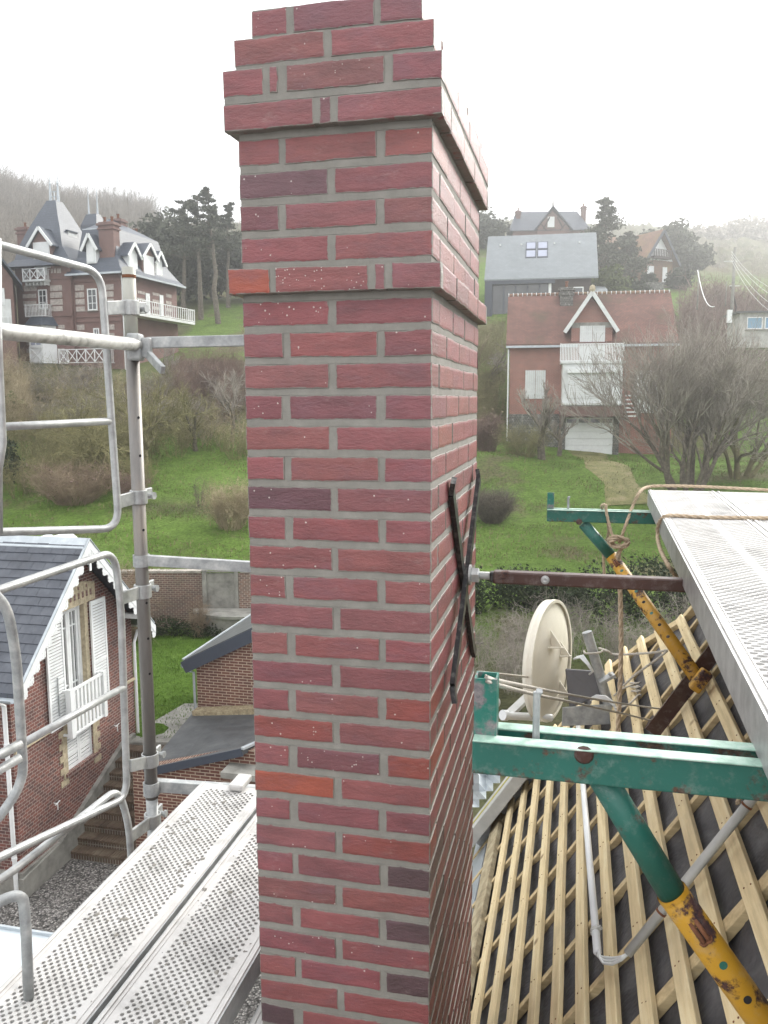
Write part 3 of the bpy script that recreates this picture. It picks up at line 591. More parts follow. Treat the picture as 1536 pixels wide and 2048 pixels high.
leafy('ivy_bush', 'low dark ivy along the base of the garden wall', 'bush', (at(360, 1270, 29).x, 29.1, LZ), [(-1.7, 0, .2, 1.1, .5, .45), (-.6, 0, .25, 1, .5, .45), (.5, -.1, .2, .9, .5, .4), (1.3, -.2, .12, .7, .5, .3), (-2.6, 0, .25, .9, .5, .5)], 61, 3600, .05, IVY)
leafy('evergreen_bush', 'dark evergreen bush directly below the brown brace tube', 'bush', ground(1075, 1225, 25.5), [(-.6, 0, .55, 1.1, .8, .65), (.5, .1, .5, .9, .7, .6), (1.2, 0, .35, .7, .6, .45)], 62, 5200, .055, IVY)
leafy('evergreen_bush', 'dark leafy hedge behind the hanging rope', 'bush', ground(1290, 1265, 24.2), [(-1.3, 0, .7, 1.2, .8, .9), (.1, 0, .9, 1.3, .8, 1.05), (1.5, 0, .8, 1.2, .8, 1), (2.6, 0, .7, 1, .8, .9)], 63, 8000, .055, IVY)
leafy('evergreen_bush', 'small dark leafy bush touching the right side of the chimney', 'bush', ground(955, 1225, 25.3), [(-.3, 0, .55, .75, .6, .75), (-.9, 0, .5, .7, .6, .6)], 64, 2600, .055, IVY)
leafy('evergreen_bush', 'dense dark holly bush at the left edge of the field', 'bush', ground(-5, 975, 42), [(-.2, 0, 1.3, 1.3, 1.2, 1.5), (.5, 0, .7, .9, .9, .8)], 65, 3600, .1, IVY)
leafy('evergreen_bush', 'pale green leafy bush below the neighbouring villa at far left', 'bush', ground(15, 850, 50), [(0, 0, 1.2, 1.3, 1, 1.0), (-1, 0, .9, 1, 1, .9)], 66, 2400, .12, BUSHG)
leafy('round_bush', 'round yellow-green bush between the slate-roofed house and the conifers', 'bush', ground(1222, 598, 84), [(0, 0, 1.5, 1.9, 1.7, 1.9), (.8, 0, 1.1, 1.4, 1.3, 1.4)], 67, 3800, .2, BUSHG)
leafy('round_bush', 'grey-green bush right of the round yellow-green one', 'bush', ground(1262, 600, 86), [(0, 0, 1.1, 1.7, 1.4, 1.4), (1.2, 0, .8, 1.3, 1, 1.1)], 68, 2200, .2, IVY)
pk = [(405, 640, 84, 11.9, (.0, 0), .5, .22, 71), (440, 642, 82, 12.5, (-.05, 0), .55, .2, 72), (372, 640, 88, 11.0, (.03, 0), .45, .24, 73), (460, 640, 90, 10.6, (.02, 0), .55, .2, 74)]
pl = ['tall pine with open ragged crown, second from left in the clump behind the villa', 'tallest pine with a leaning bare trunk in the clump by the chimney', 'shorter dense pine at the centre of the dark clump behind the villa', 'pine partly hidden by the left edge of the chimney']
for (px, py, Y, H_, ln, cf, W_, sd_), lb in zip(pk, pl): pine('pine_tree', lb, ground(px, py, Y), H_, sd_, ln, cf, W_, 30, PINE, 'pines behind the villa', .2, 75)
leafy('evergreen_tree', 'broad rounded dark evergreen beside the right dormers of the villa', 'tree', ground(335, 640, 92), [(0, 0, 6.6, 3.0, 3, 3.2), (1.5, 0, 4.4, 3.0, 3, 2.8), (-1.4, 0, 4.6, 2.2, 3, 2.6)], 75, 7500, .26, PINE, [[0, 0, -.3, 0, 0, 6, .4, .25]])
leafy('evergreen_tree', 'dark evergreen undergrowth filling between the pine trunks', 'tree', ground(430, 640, 94), [(0, 0, 4, 3.6, 3, 4), (4, 0, 3.6, 3, 3, 3.6), (-3, 0, 3.4, 3, 3, 3.4)], 76, 6000, .26, PINE)
pine('pine_tree', 'tall hazy conifer right of the slate roof with a pointed top', ground(1210, 590, 88), 9.4, 77, (0, 0), .12, .30, 80, PINE, 'conifers by the chalet', .24, 34, 'conifer')
pine('pine_tree', 'spreading conifer with exposed trunks left of the white-gabled chalet', ground(1250, 592, 90), 6.4, 78, (.05, 0), .3, .36, 60, PINE, 'conifers by the chalet', .24, 34, 'conifer')
leafy('evergreen_tree', 'hazy evergreen mass behind the steep chalet gable', 'tree', ground(1350, 575, 112), [(0, 0, 3.2, 2.6, 3, 3.0), (-3.0, 0, 3.6, 2.0, 2, 2.0), (2.5, 0, 1.8, 2.2, 3, 1.9)], 79, 5000, .3, PINE)
leafy('evergreen_tree', 'dark hazy trees on the far left of the chimney-side hill behind the top villa', 'tree', ground(978, 500, 118), [(-1, 0, 2.6, 2.4, 3, 2.4), (1, 0, 2, 2, 3, 2)], 80, 2600, .28, PINE)
leafy('clipped_hedge', 'pair of dark clipped shrubs on the green slope left of the utility pole', 'hedge', ground(1383, 578, 96), [(-1.2, 0, 1.1, 1.4, 1, 1.2), (-4.6, 0, .9, 1, 1, 1)], 81, 2200, .2, IVY)
leafy('evergreen_tree', 'hazy evergreen copse on the right hillside below the ridge', 'tree', ground(1510, 545, 190), [(0, 0, 1.5, 10, 5, 3.6), (-10, 0, 1, 6, 5, 2.4), (8, 0, 1.5, 9, 5, 3.4)], 82, 6500, .5, TWIG)
# ================================================================== BANDED VILLA (left, far)
VR = -R(17)
base = at(250, 735, 62); T = Thing('villa', 'tall brick and flint banded villa with steep slate tower, dormers and white balconies', 'house', (base.x, base.y, base.z-1.2), VR)
on = lambda px, py: T.on(px, py, 1, 0.0)
ze = on(248, 541).z; zb = 0.0; zm = on(248, 541).z+3.3; xl = on(150, 541).x; LEN = 7.8
xt0 = on(44, 600).x; TP = -.35   # tower projects forward
b = MB().box(xl-.2, 0, 0, LEN, zb, ze); b.box(xt0, xl, TP, 5.2, zb, on(100, 527).z); b.build('wall', BRICK_V, T)
FF = ('front', ); F0 = (1, 0.0, -1); FT = (1, TP, -1); FS = (0, 0.0, 1)
def pr(px0, px1, py0, py1, face):
    ax = face[0]; a = T.on(px0, py0, ax, face[1]); c = T.on(px1, py1, ax, face[1]); k = 1-ax; return a[k], c[k], c.z, a.z
fl = MB()
for (p0, p1, y0, y1, f_) in [(52, 77, 566, 576, FT), (49, 76, 583, 590, FT), (50, 76, 597, 605, FT), (51, 76, 610, 618, FT), (104, 128, 566, 576, FT), (104, 128, 580, 590, FT), (104, 129, 594, 604, FT), (105, 129, 608, 617, FT), (152, 172, 566, 576, F0), (152, 172, 580, 590, F0), (152, 173, 594, 604, F0), (153, 174, 609, 618, F0), (210, 231, 565, 575, F0), (210, 231, 579, 589, F0), (210, 231, 594, 603, F0), (155, 172, 645, 655, F0), (155, 172, 662, 672, F0), (219, 232, 645, 655, F0), (219, 232, 662, 672, F0), (120, 132, 645, 652, FT), (56, 66, 675, 685, FT), (56, 66, 692, 700, FT), (118, 132, 676, 685, FT), (118, 132, 692, 702, FT), (48, 57, 532, 541, FT), (106, 110, 532, 541, FT), (112, 116, 532, 541, FT), (118, 122, 532, 541, FT), (122.5, 126, 532, 541, FT)]:
    a0, a1, z0, z1 = pr(p0, p1, y0, y1, f_); fl = MB(); fbox(fl, f_, a0, a1, z0, z1, .0, .03); fl.build('flint_band', FLINT, T)
for (p0, p1) in [(278, 293), (308, 322), (335, 346)]:
    for yy in (577, 591, 605, 619): a0, a1, z0, z1 = pr(p0, p1, yy+(p0-278)*.12, yy+9+(p0-278)*.12, FS); fl = MB(); fbox(fl, FS, a0, a1, z0, z1, .0, .03); fl.build('flint_band', FLINT, T)
sc_ = MB()
for f_, p0, p1, yy in ((F0, 151, 247, 555), (F0, 151, 247, 626), (F0, 151, 247, 636), (FT, 46, 148, 550), (FT, 46, 148, 625)): a0, a1, z0, z1 = pr(p0, p1, yy, yy+2, f_); fbox(sc_, f_, a0, a1, z0, z1, .0, .07)
sc_.build('string_course', BRICK_V, T)
for (p0, p1, y0, y1, f_, nx, nz_) in [(178, 199, 573, 616, F0, 2, 3), (80, 99, 574, 612, FT, 2, 3), (190, 203, 652, 690, F0, 2, 3)]: a0, a1, z0, z1 = pr(p0, p1, y0, y1, f_); window(T, f_, a0, a1, z0, z1, nx, nz_, .09)
for (p0, p1) in [(264, 274), (294, 303), (322, 330)]: a0, a1, z0, z1 = pr(p0, p1, 578+(p0-264)*.14, 624+(p0-264)*.08, FS); window(T, FS, a0, a1, z0, z1, 1, 2, .22)
a0, a1, z0, z1 = pr(79, 99, 515, 545, FT); d_ = MB(); fbox(d_, FT, a0, a1, z0, z1, .0, .06); d_.build('door', WHITE, T)
# bay window with roof and lower balcony
a0, a1, z0, z1 = pr(66, 116, 648, 722, FT); bay = MB(); c0 = (a0+a1)/2
bay.prism([(a0-.1, TP, z0), (a0+.45, TP-.9, z0), (a1-.45, TP-.9, z0), (a1+.1, TP, z0)], (0, 0, z1-z0)); bo = bay.build('bay_window', WHITE, T)
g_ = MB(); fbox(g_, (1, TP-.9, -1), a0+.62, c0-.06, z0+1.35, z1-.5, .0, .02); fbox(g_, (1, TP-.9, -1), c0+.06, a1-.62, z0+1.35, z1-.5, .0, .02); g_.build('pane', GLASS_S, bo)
r_ = MB(); r_.hexa([(a0-.35, TP, z1), (a0+.3, TP-1.2, z1), (a1-.3, TP-1.2, z1), (a1+.35, TP, z1)], [(a0+.1, TP, z1+.65), (a0+.55, TP-.7, z1+.65), (a1-.55, TP-.7, z1+.65), (a1-.1, TP, z1+.65)]); r_.build('bay_roof', SLATE_FAR, T)
railing(T, FT, a0+.15, a1-.15, z1+.66, z1+1.55, .75, 14, bw=.035); railing(T, (1, TP-.9, -1), a0+.5, a1-.5, z0+.1, z0+1.2, .06, 1, x=True, ret=False)
a0, a1, z0, z1 = pr(60, 104, 535, 556, FT); railing(T, FT, a0, a1, z0, z1, .6, 3, x=True); m_ = MB(); fbox(m_, FT, a0-.05, a1+.05, z0-.1, z0, .0, .66)
for i in range(6): fbox(m_, FT, a0+.1+(a1-a0-.25)*i/5, a0+.2+(a1-a0-.25)*i/5, z0-.35, z0-.1, .0, .5)
m_.build('balcony', WHITE_OLD, T)
a0, a1, z0, z1 = pr(290, 362, 618, 640, FS); m_ = MB(); fbox(m_, FS, .6, LEN+.9, z0-.25, z0-.05, .0, 1.1); m_.build('balcony', WHITE_OLD, T); railing(T, FS, .6, LEN+.9, z0, z0+.95, 1.05, 26, bw=.05)
a0, a1, z0, z1 = pr(143, 232, 696, 722, F0); railing(T, F0, a0, a1, z0, z1, 1.3, 5, x=True)
# mansard roof with flared eaves
def ringpts(x0, x1, y0, y1, z): return [(x0, y0, z), (x1, y0, z), (x1, y1, z), (x0, y1, z)]
def loft(mb, rings):
    for a, b_ in zip(rings[:-1], rings[1:]):
        for i in range(4): j = (i+1) % 4; mb.poly([a[i], a[j], b_[j], b_[i]])
    mb.poly(rings[-1]); mb.poly(rings[0][::-1]); return mb
rf = MB(); X0, X1, Y0, Y1 = xl-.2, .0, .0, LEN
loft(rf, [ringpts(X0-.1, X1+.55, Y0-.55, Y1+.55, ze), ringpts(X0, X1+.15, Y0-.15, Y1+.15, ze+.4), ringpts(X0+.3, X1-.45, Y0+.45, Y1-.45, ze+1.3), ringpts(X0+.5, X1-.95, Y0+.95, Y1-.95, zm+.1), ringpts(X0+1.5, X1-2.9, Y0+3.0, Y1-3.2, zm+1.25)])
ro = rf.build('roof', SLATE_FAR, T); m_ = MB()
for (a, b_) in ((X0, 1), ): m_.box(X0-.1, X1+.5, Y0-.62, Y0-.53, ze-.12, ze+.02); m_.box(X1+.53, X1+.62, Y0-.5, Y1+.5, ze-.12, ze+.02)
m_.box(X0+.5, X1-.9, Y0+.93, Y0+1.0, zm+.08, zm+.16); m_.build('gutter', ZINC, ro)
# tower roof
zt = on(100, 527).z; tx0, tx1 = xt0, xl; tc_ = (tx0+tx1)/2; za = T.on(115, 398, 1, 2.2).z; xa = T.on(114, 398, 1, 2.2).x
tr = MB(); w2 = (tx1-tx0)/2
Hh = za-zt; yc_ = 2.2
loft(tr, [ringpts(tc_-w2-.7, tc_+w2+.5, TP-.7, 5.4, zt-.1), ringpts(tc_-w2*.98, tc_+w2*.98, TP-.05, 4.7, zt+.10*Hh), ringpts(xa-w2*.82, xa+w2*.82, yc_-2.0, yc_+2.0, zt+.28*Hh), ringpts(xa-w2*.60, xa+w2*.60, yc_-1.45, yc_+1.45, zt+.55*Hh), ringpts(xa-w2*.36, xa+w2*.36, yc_-.9, yc_+.9, zt+.8*Hh), ringpts(xa-.42, xa+.42, yc_-.4, yc_+.4, za)])
to = tr.build('tower_roof', SLATE_FAR, T)
for sx in (-.35, .35): f_ = MB(); f_.lathe([(.13, -.2), (.09, .8), (.06, 1.2), (.09, 1.3), (.03, 1.5), (.012, 2.9)], (xa+sx, 2.2, za), (0, 0, 1), 8); f_.build('finial', ZINC, to)
f_ = MB(); f_.box(xa-.35, xa+.35, 2.17, 2.23, za+.7, za+.76); f_.box(xa-.35, xa+.35, 2.17, 2.23, za+.35, za+.4); f_.box(xa-.03, xa+.03, 2.16, 2.24, za, za+.75); f_.build('ridge_cresting', ZINC, to)
for (ppx, ppy, f2) in ((98, 461, 0), (143, 463, 1)):
    p = T.on(ppx, ppy, 1, .55 if not f2 else 2.0); d_ = MB(); d_.box(p.x-.28, p.x+.28, p.y-.5, p.y+.6, p.z-.3, p.z+.1); o_ = d_.build('roof_vent', WHITE_OLD, to); d_ = MB(); d_.box(p.x-.36, p.x+.36, p.y-.6, p.y+.6, p.z+.1, p.z+.2); d_.build('vent_cap', SLATE_FAR, o_)
p = T.on(192, 440, 1, 7.5); tw = MB(); loft(tw, [ringpts(p.x-1.0, p.x+1.0, 6.6, 8.4, zm), ringpts(p.x-.75, p.x+.75, 6.8, 8.2, p.z-.3), ringpts(p.x-.5, p.x+.5, 7.2, 7.8, p.z+.6)]); o_ = tw.build('tower_roof', SLATE_FAR, T, label='small rear spire')
for sx in (-.42, .42): f_ = MB(); f_.lathe([(.1, -.2), (.07, .6), (.05, 1.0), (.012, 2.2)], (p.x+sx, 7.5, p.z+.6), (0, 0, 1), 8); f_.build('finial', ZINC, o_)
def dormer(par, face, a0, a1, z0, z1, depth, d=0.0, roofm=SLATE_FAR, wallm=WHITE, infill='panel'):
    """gabled dormer standing d behind the wall face, running back depth"""
    ax, v, sg = face; zc = z0+(z1-z0)*.66; am = (a0+a1)/2
    def P(a, dd, z): return (a, v+sg*dd, z) if ax == 1 else (v+sg*dd, a, z)
    m = MB(); m.prism([P(a0, -d, z0), P(a1, -d, z0), P(a1, -d, zc), P(am, -d, z1-.12), P(a0, -d, zc)], Vector(P(0, -depth, 0))-Vector(P(0, 0, 0))); o = m.build('dormer', wallm, par)
    r = MB(); ov = .28; sl = (z1-zc)/((a1-a0)/2)
    for s_ in (-1, 1):
        e = am+s_*((a1-a0)/2+ov); ez = z1-sl*((a1-a0)/2+ov)
        r.hexa([P(e, -d+.22, ez), P(am, -d+.22, z1), P(am, -d-depth, z1), P(e, -d-depth, ez)], [P(e, -d+.22, ez+.1), P(am, -d+.22, z1+.1), P(am, -d-depth, z1+.1), P(e, -d-depth, ez+.1)])
    r.build('dormer_roof', roofm, o); bb = MB()
    for s_ in (-1, 1):
        e = am+s_*((a1-a0)/2+ov); ez = z1-sl*((a1-a0)/2+ov); bb.bar(P(e, -d+.26, ez), P(am, -d+.26, z1), .07, .2, P(0, 1, 0) if 0 else (0, 0, 1))
    bb.build('bargeboard', WHITE, o); g = MB()
    fbox(g, face, a0+.12, a1-.12, z0+.1, zc, -d, -d+.05); g.build('door', WHITE, o); return o
a0, a1, z0, z1 = pr(173, 199, 475, 530, F0); dormer(T, F0, a0+.1, a1-.1, z0+.3, z1+.35, 1.8, .0)
for p0, p1, y0, y1 in ((262, 276, 492, 548), (316, 326, 510, 558)): a0, a1, z0, z1 = pr(p0, p1, y0, y1, FS); dormer(T, FS, min(a0, a1)-.2, max(a0, a1)+.25, z0+.2, z1+.4, 1.9, .0)
a0, a1, z0, z1 = pr(290, 306, 488, 555, FS); dormer(T, FS, min(a0, a1)-.35, max(a0, a1)+.35, z0, z1+.2, 2.4, -.12, wallm=BRICK_V)
a0, a1, z0, z1 = pr(68, 108, 466, 512, FT); dormer(T, FT, a0, a1, zt-.3, z1+.5, 2.5, -.05, wallm=BRICK_V)
p = T.on(219, 440, 1, .6); cyl_box_chimney(T, p.x, .75, 1.25, .75, ze+.3, p.z, BRICK_V)
p = T.on(241, 440, 1, 4.5); cyl_box_chimney(T, p.x, 4.5, .9, .7, zm, p.z+.2, BRICK_V, 1)
p = T.on(48, 448, 1, 3.0); cyl_box_chimney(T, p.x, 3.4, 1.0, .8, zt, p.z, BRICK_V, 1)
p = T.on(277, 470, 1, 6.8); cyl_box_chimney(T, p.x, 6.6, .6, .6, zm-.5, p.z+.2, BRICK_V, 2)
dp = MB(); dp.tube([(-.1+xl+.15, -.08, 0), (-.1+xl+.15, -.08, ze-.4), (xl-.2, -.45, ze-.1)], .06, 8); dp.build('downpipe', BRICK_V, T)
dp = MB(); dp.tube([(.25, -.1, 0), (.25, -.1, ze-.2)], .07, 8); dp.build('downpipe', WHITE_OLD, T)
# neighbouring villa at far left edge
base = at(8, 740, 61); T2 = Thing('villa', 'grey half-rendered villa gable cut off by the left edge of the photo', 'house', (base.x-3.4, base.y-2, base.z-1), R(22))
p = T2.on(30, 552, 1, 0); q = T2.on(-50, 470, 1, 0); wz = p.z; cx_ = q.x; hw = p.x-cx_+.35; W_ = hw-.4
m_ = MB(); m_.prism([(cx_-W_, 0, 0), (cx_+W_, 0, 0), (cx_+W_, 0, wz), (cx_, 0, wz+(hw-.4)*1.45), (cx_-W_, 0, wz)], (0, 7, 0)); m_.build('wall', BRICK_V, T2)
m_ = MB(); fbox(m_, F0, cx_-W_+.1, cx_+W_-.2, 4.1, 6.2, .0, .04); m_.build('rendered_panel', WHITE_OLD, T2); m_ = MB()
for s_ in (-1, 1): m_.hexa([(cx_+s_*(hw+.2), -.5, wz-.5), (cx_, -.5, wz+hw*1.45-.3), (cx_, 7.4, wz+hw*1.45-.3), (cx_+s_*(hw+.2), 7.4, wz-.5)], [(cx_+s_*(hw+.2), -.5, wz-.3), (cx_, -.5, wz+hw*1.45-.1), (cx_, 7.4, wz+hw*1.45-.1), (cx_+s_*(hw+.2), 7.4, wz-.3)])
m_.build('roof', SLATE_FAR, T2)
a = T2.on(0, 570, 1, 0); b_ = T2.on(14, 604, 1, 0); shutter(T2, F0, a.x, b_.x, b_.z, a.z, .05, slats=False)
a = T2.on(-3, 628, 1, 0); b_ = T2.on(20, 640, 1, 0); railing(T2, F0, a.x-1, b_.x, b_.z-.3, a.z, .5, 6)
# ================================================================== RED BRICK HOUSE (right)
g0 = at(1018, 897, 55); T = Thing('brick_house', 'red brick house with mossy clay-tile roof, white balcony and roller shutter', 'house', (g0.x, g0.y, g0.z-.6), R(-9.5))
P = lambda px, py, v=0.0, ax=1: T.on(px, py, ax, v)
ze = P(1018, 692).z; xr = P(1352, 692).x; DEP = 7.2; ybk = DEP/2; zr = P(1018, 597, ybk).z; Fb = (1, 0, -1); xm0 = P(1122, 800).x; xm1 = P(1247, 800).x; PB = -1.6
m_ = MB(); m_.box(0, xr, 0, DEP, 0, ze); m_.prism([(.0, 0, ze), (0, DEP, ze), (0, ybk, zr-.25)], (xr, 0, 0)); m_.build('wall', BRICK_R, T)
m_ = MB(); fbox(m_, Fb, 0, xm0, 0, P(1018, 830).z, 0, .05); m_.build('plinth', FLINTD, T)
m_ = MB(); sl = (zr-ze)/ybk; ov = .35
for s_ in (0, 1):
    ya, yb2 = (-ov, ybk) if not s_ else (DEP+ov, ybk); za_ = ze-sl*ov*0-.12
    m_.hexa([(-.25, ya, za_), (xr+.2, ya, za_), (xr+.2, yb2, zr), (-.25, yb2, zr)], [(-.25, ya, za_+.14), (xr+.2, ya, za_+.14), (xr+.2, yb2, zr+.14), (-.25, yb2, zr+.14)])
ro = m_.build('roof', TILES, T); m_ = MB()
for i in range(34): x = -.2+(xr+.3)*i/34; m_.lathe([(.12, 0), (.12, .30)], (x, ybk, zr+.12), (1, 0, 0), 8, True)
m_.build('ridge_tile', TILES_L, ro, smooth=True); m_ = MB()
for i in range(35): x = -.2+(xr+.3)*i/34; m_.lathe([(.15, 0), (.15, .05)], (x-.025, ybk, zr+.12), (1, 0, 0), 8, True)
m_.build('ridge_joint', WHITE_OLD, ro)
m_ = MB(); m_.box(-.25, xm0+1.0, -.5, -.36, ze-.22, ze-.08); m_.box(xm1-.6, xr+.2, -.5, -.36, ze-.22, ze-.08); m_.build('gutter', ZINC, ro)
m_ = MB(); m_.tube([(-.1, -.1, 0), (-.1, -.1, ze-.3)], .05, 8); m_.build('downpipe', WHITE, T)
# central projecting block
z1 = P(1122, 730, PB).z; zs = P(1122, 812, PB).z; zg = P(1122, 832, PB).z; xa, xb = P(1126, 800, PB).x, P(1246, 800, PB).x
m_ = MB(); m_.box(xa, xb, PB, .0, zg+.5, z1); m_.build('render_panel', WHITE_OLD, T, label='cream rendered bay'); FP = (1, PB, -1)
m_ = MB(); m_.box(xa-.1, xb+.15, PB-.1, 0, zg-.1, zs-.1); m_.build('lintel_band', BRICK_V, T); m_ = MB(); m_.box(xa-.12, xb+.15, PB-.12, 0, z1, z1+.14); bo = m_.build('balcony', WHITE_OLD, T)
a, b_ = P(1137, 741, PB), P(1236, 752, PB); m_ = MB(); fbox(m_, FP, a.x, b_.x, b_.z+.1, a.z, .0, .28); m_.build('shutter_box', WHITE, T)
a, b_ = P(1143, 748, PB), P(1232, 799, PB); m_ = MB(); n_ = 14
for i in range(n_): fbox(m_, FP, a.x, b_.x, b_.z+(a.z-b_.z)*i/n_+.01, b_.z+(a.z-b_.z)*(i+1)/n_-.01, .01, .05)
fbox(m_, FP, a.x-.12, a.x, b_.z, a.z, .0, .07); fbox(m_, FP, b_.x, b_.x+.12, b_.z, a.z, .0, .07); m_.build('roller_shutter', WHITE, T)
m_ = MB(); fbox(m_, FP, xa-.05, xb+.05, zs-.02, zs+.1, 0, .22); m_.build('sill', WHITE_OLD, T)
railing(T, (1, PB, -1), P(1124, 700, PB).x, P(1250, 700, PB).x, z1+.14, z1+1.22, .05, 40, bw=.06, ret=False)
# garage
a, b_ = P(1133, 838, -.6), P(1226, 895, -.6); m_ = MB(); m_.box(xa, a.x, -.6, 0, 0, zg); m_.build('pier', FLINTD, T); m_ = MB(); m_.box(b_.x, xb, -.6, 0, 0, zg); m_.build('pier', FLINTD, T)
m_ = MB(); G = (1, -.6, -1); n_ = 4; hh = (a.z-b_.z)
for i in range(n_): fbox(m_, G, a.x, b_.x, b_.z+hh*i/n_+.015, b_.z+hh*(i+1)/n_-.015, -.1, -.04)
fbox(m_, G, a.x, b_.x, 0, a.z, -.13, -.1); fbox(m_, G, a.x+.01, b_.x-.01, 0, b_.z, -.1, -.045); go = m_.build('garage_door', WHITE, T); m_ = MB()
for i in range(4): c_ = a.x+(b_.x-a.x)*(i+.5)/4; fbox(m_, G, c_-.3, c_+.3, a.z-.33, a.z-.1, -.045, -.03)
m_.build('pane', GLASS, go)
# front gable dormer
xd0, xd1, xg = P(1146, 660, -.2).x, P(1228, 660, -.2).x, P(1187, 590, -.2).x; zda = P(1187, 590, -.2).z; zdl = P(1146, 648, -.2).z
m_ = MB(); m_.prism([(xd0, -.2, z1), (xd1, -.2, z1), (xd1, -.2, zdl), (xg, -.2, zda-.25), (xd0, -.2, zdl)], (0, 3.2, 0)); do = m_.build('dormer', BRICK_R, T)
m_ = MB(); ov = .45; sl2 = (zda-zdl)/(xg-xd0)
for s_ in (-1, 1): e = xg+s_*(xg-xd0+ov); ez = zda-sl2*(xg-xd0+ov); m_.hexa([(e, -.65, ez), (xg, -.65, zda), (xg, 3.4, zda), (e, 3.4, ez)], [(e, -.65, ez+.12), (xg, -.65, zda+.12), (xg, 3.4, zda+.12), (e, 3.4, ez+.12)])
m_.build('dormer_roof', TILES, do); m_ = MB()
for s_ in (-1, 1): e = xg+s_*(xg-xd0+ov); ez = zda-sl2*(xg-xd0+ov); m_.bar((e, -.7, ez+.02), (xg, -.7, zda+.02), .08, .24)
m_.build('bargeboard', WHITE_OLD, do); m_ = MB(); m_.lathe([(.12, -.1), (.2, .1), (.16, .3), (.02, .38)], (xg, -.6, zda+.1), (0, 0, 1), 12); m_.build('finial', STONE, do)
m_ = MB(); fbox(m_, (1, -.2, -1), xd0, xd1, zdl-.35, zdl-.02, 0, .05); m_.build('lintel', CONC, do)
a, b_ = P(1163, 655, -.2), P(1212, 694, -.2); shutter(T, (1, -.2, -1), a.x, (a.x+b_.x)/2-.01, z1+.15, a.z, .02, WHITE_OLD, False); shutter(T, (1, -.2, -1), (a.x+b_.x)/2+.01, b_.x, z1+.15, a.z, .02, WHITE_OLD, False)
a, b_ = P(1053, 743), P(1092, 800); shutter(T, Fb, a.x, (a.x+b_.x)/2-.01, b_.z, a.z, .02, WHITE_OLD, False); shutter(T, Fb, (a.x+b_.x)/2+.01, b_.x, b_.z, a.z, .02, WHITE_OLD, False)
a, b_ = P(1273, 745), P(1330, 830); m_ = MB(); fbox(m_, Fb, a.x, b_.x, b_.z, a.z, .0, .06); m_.build('door', WHITE, T)
m_ = MB()
for i in range(6): m_.box(P(1247, 800).x, P(1275, 800).x, -1.5, -1.2, P(1250, 795+i*8).z-.05, P(1250, 795+i*8).z+.04)
m_.build('step', WHITE_OLD, T)
a = P(1278, 658, 1.2); m_ = MB(); k = sl; y_ = .9; zz = ze+sl*y_-.02
for (dd, mm, nm, w1, h1) in ((.12, NAVY, 'skylight', .36, .42),): m_.hexa([(a.x-w1, y_-.3, ze+k*(y_-.3)), (a.x+w1, y_-.3, ze+k*(y_-.3)), (a.x+w1, y_+.4, ze+k*(y_+.4)), (a.x-w1, y_+.4, ze+k*(y_+.4))], [(a.x-w1, y_-.3, ze+k*(y_-.3)+.22), (a.x+w1, y_-.3, ze+k*(y_-.3)+.22), (a.x+w1, y_+.4, ze+k*(y_+.4)+.22), (a.x-w1, y_+.4, ze+k*(y_+.4)+.22)])
so = m_.build('skylight', NAVY, T); m_ = MB(); m_.poly([(a.x-.25, y_-.24, ze+k*(y_-.24)+.232), (a.x+.25, y_-.24, ze+k*(y_-.24)+.232), (a.x+.25, y_+.32, ze+k*(y_+.32)+.232), (a.x-.25, y_+.32, ze+k*(y_+.32)+.232)]); m_.build('pane', PVC, so, recalc=False)
c_ = P(1136, 600, 3.0); cyl_box_chimney(T, c_.x, 3.0, .85, .8, ze+1.2, P(1136, 578, 3.0).z, FLINTD, 1, 'mottled dark chimney stack')
# ================================================================== MODERN SLATE HOUSE
g0 = at(975, 615, 80); T = Thing('slate_house', 'modern house with big pale slate roof, dark cladding and glazed wall', 'house', (g0.x, g0.y, g0.z-1), -YAW*.8)
P = lambda px, py, v=0.0, ax=1: T.on(px, py, ax, v)
ze = P(980, 560, 0).z; x1 = P(1200, 553).x; D_ = 9; zr = P(980, 478, D_/2).z
m_ = MB(); m_.box(.25, x1-.6, 0, D_, 0, ze-.05); m_.prism([(.25, 0, ze), (.25, D_, ze), (.25, D_/2, zr-.2)], (x1-.85, 0, 0)); m_.build('wall', BOARD_D, T)
m_ = MB(); sl = (zr-ze)/(D_/2)
for s_ in (0, 1): ya, yb2 = (-.5, D_/2) if not s_ else (D_+.5, D_/2); m_.hexa([(-.15, ya, ze-.25), (x1, ya, ze-.25), (x1, yb2, zr), (-.15, yb2, zr)], [(-.15, ya, ze-.1), (x1, ya, ze-.1), (x1, yb2, zr+.15), (-.15, yb2, zr+.15)])
m_.build('roof', SLATE_NEW, T); xs_ = P(1113, 570).x; F_ = (1, 0, -1)
m_ = MB(); fbox(m_, F_, -.1, xs_, P(1000, 572).z, ze-.2, 0, .5); fbox(m_, F_, -.1, P(988, 600).x, 0, P(1000, 572).z, 0, .5); m_.build('fascia_panel', NAVY, T)
a, b_ = P(988, 572), P(1105, 615); m_ = MB(); fbox(m_, F_, a.x, b_.x, 0, a.z, .02, .06); gz = m_.build('glazing', GLASS, T); m_ = MB()
for i in range(6): c_ = a.x+(b_.x-a.x)*i/5; fbox(m_, F_, c_-.06, c_+.06, 0, a.z, .05, .14)
m_.build('frame', NAVY, gz); m_ = MB(); fbox(m_, F_, b_.x-.25, b_.x, 0, a.z, .15, .2); m_.build('frame', WHITE, gz)
a, b_ = P(1149, 577), P(1170, 600); window(T, F_, a.x, b_.x, b_.z-.5, a.z, 1, 1, .1)
c0 = P(1077, 523, 2.2); k = sl
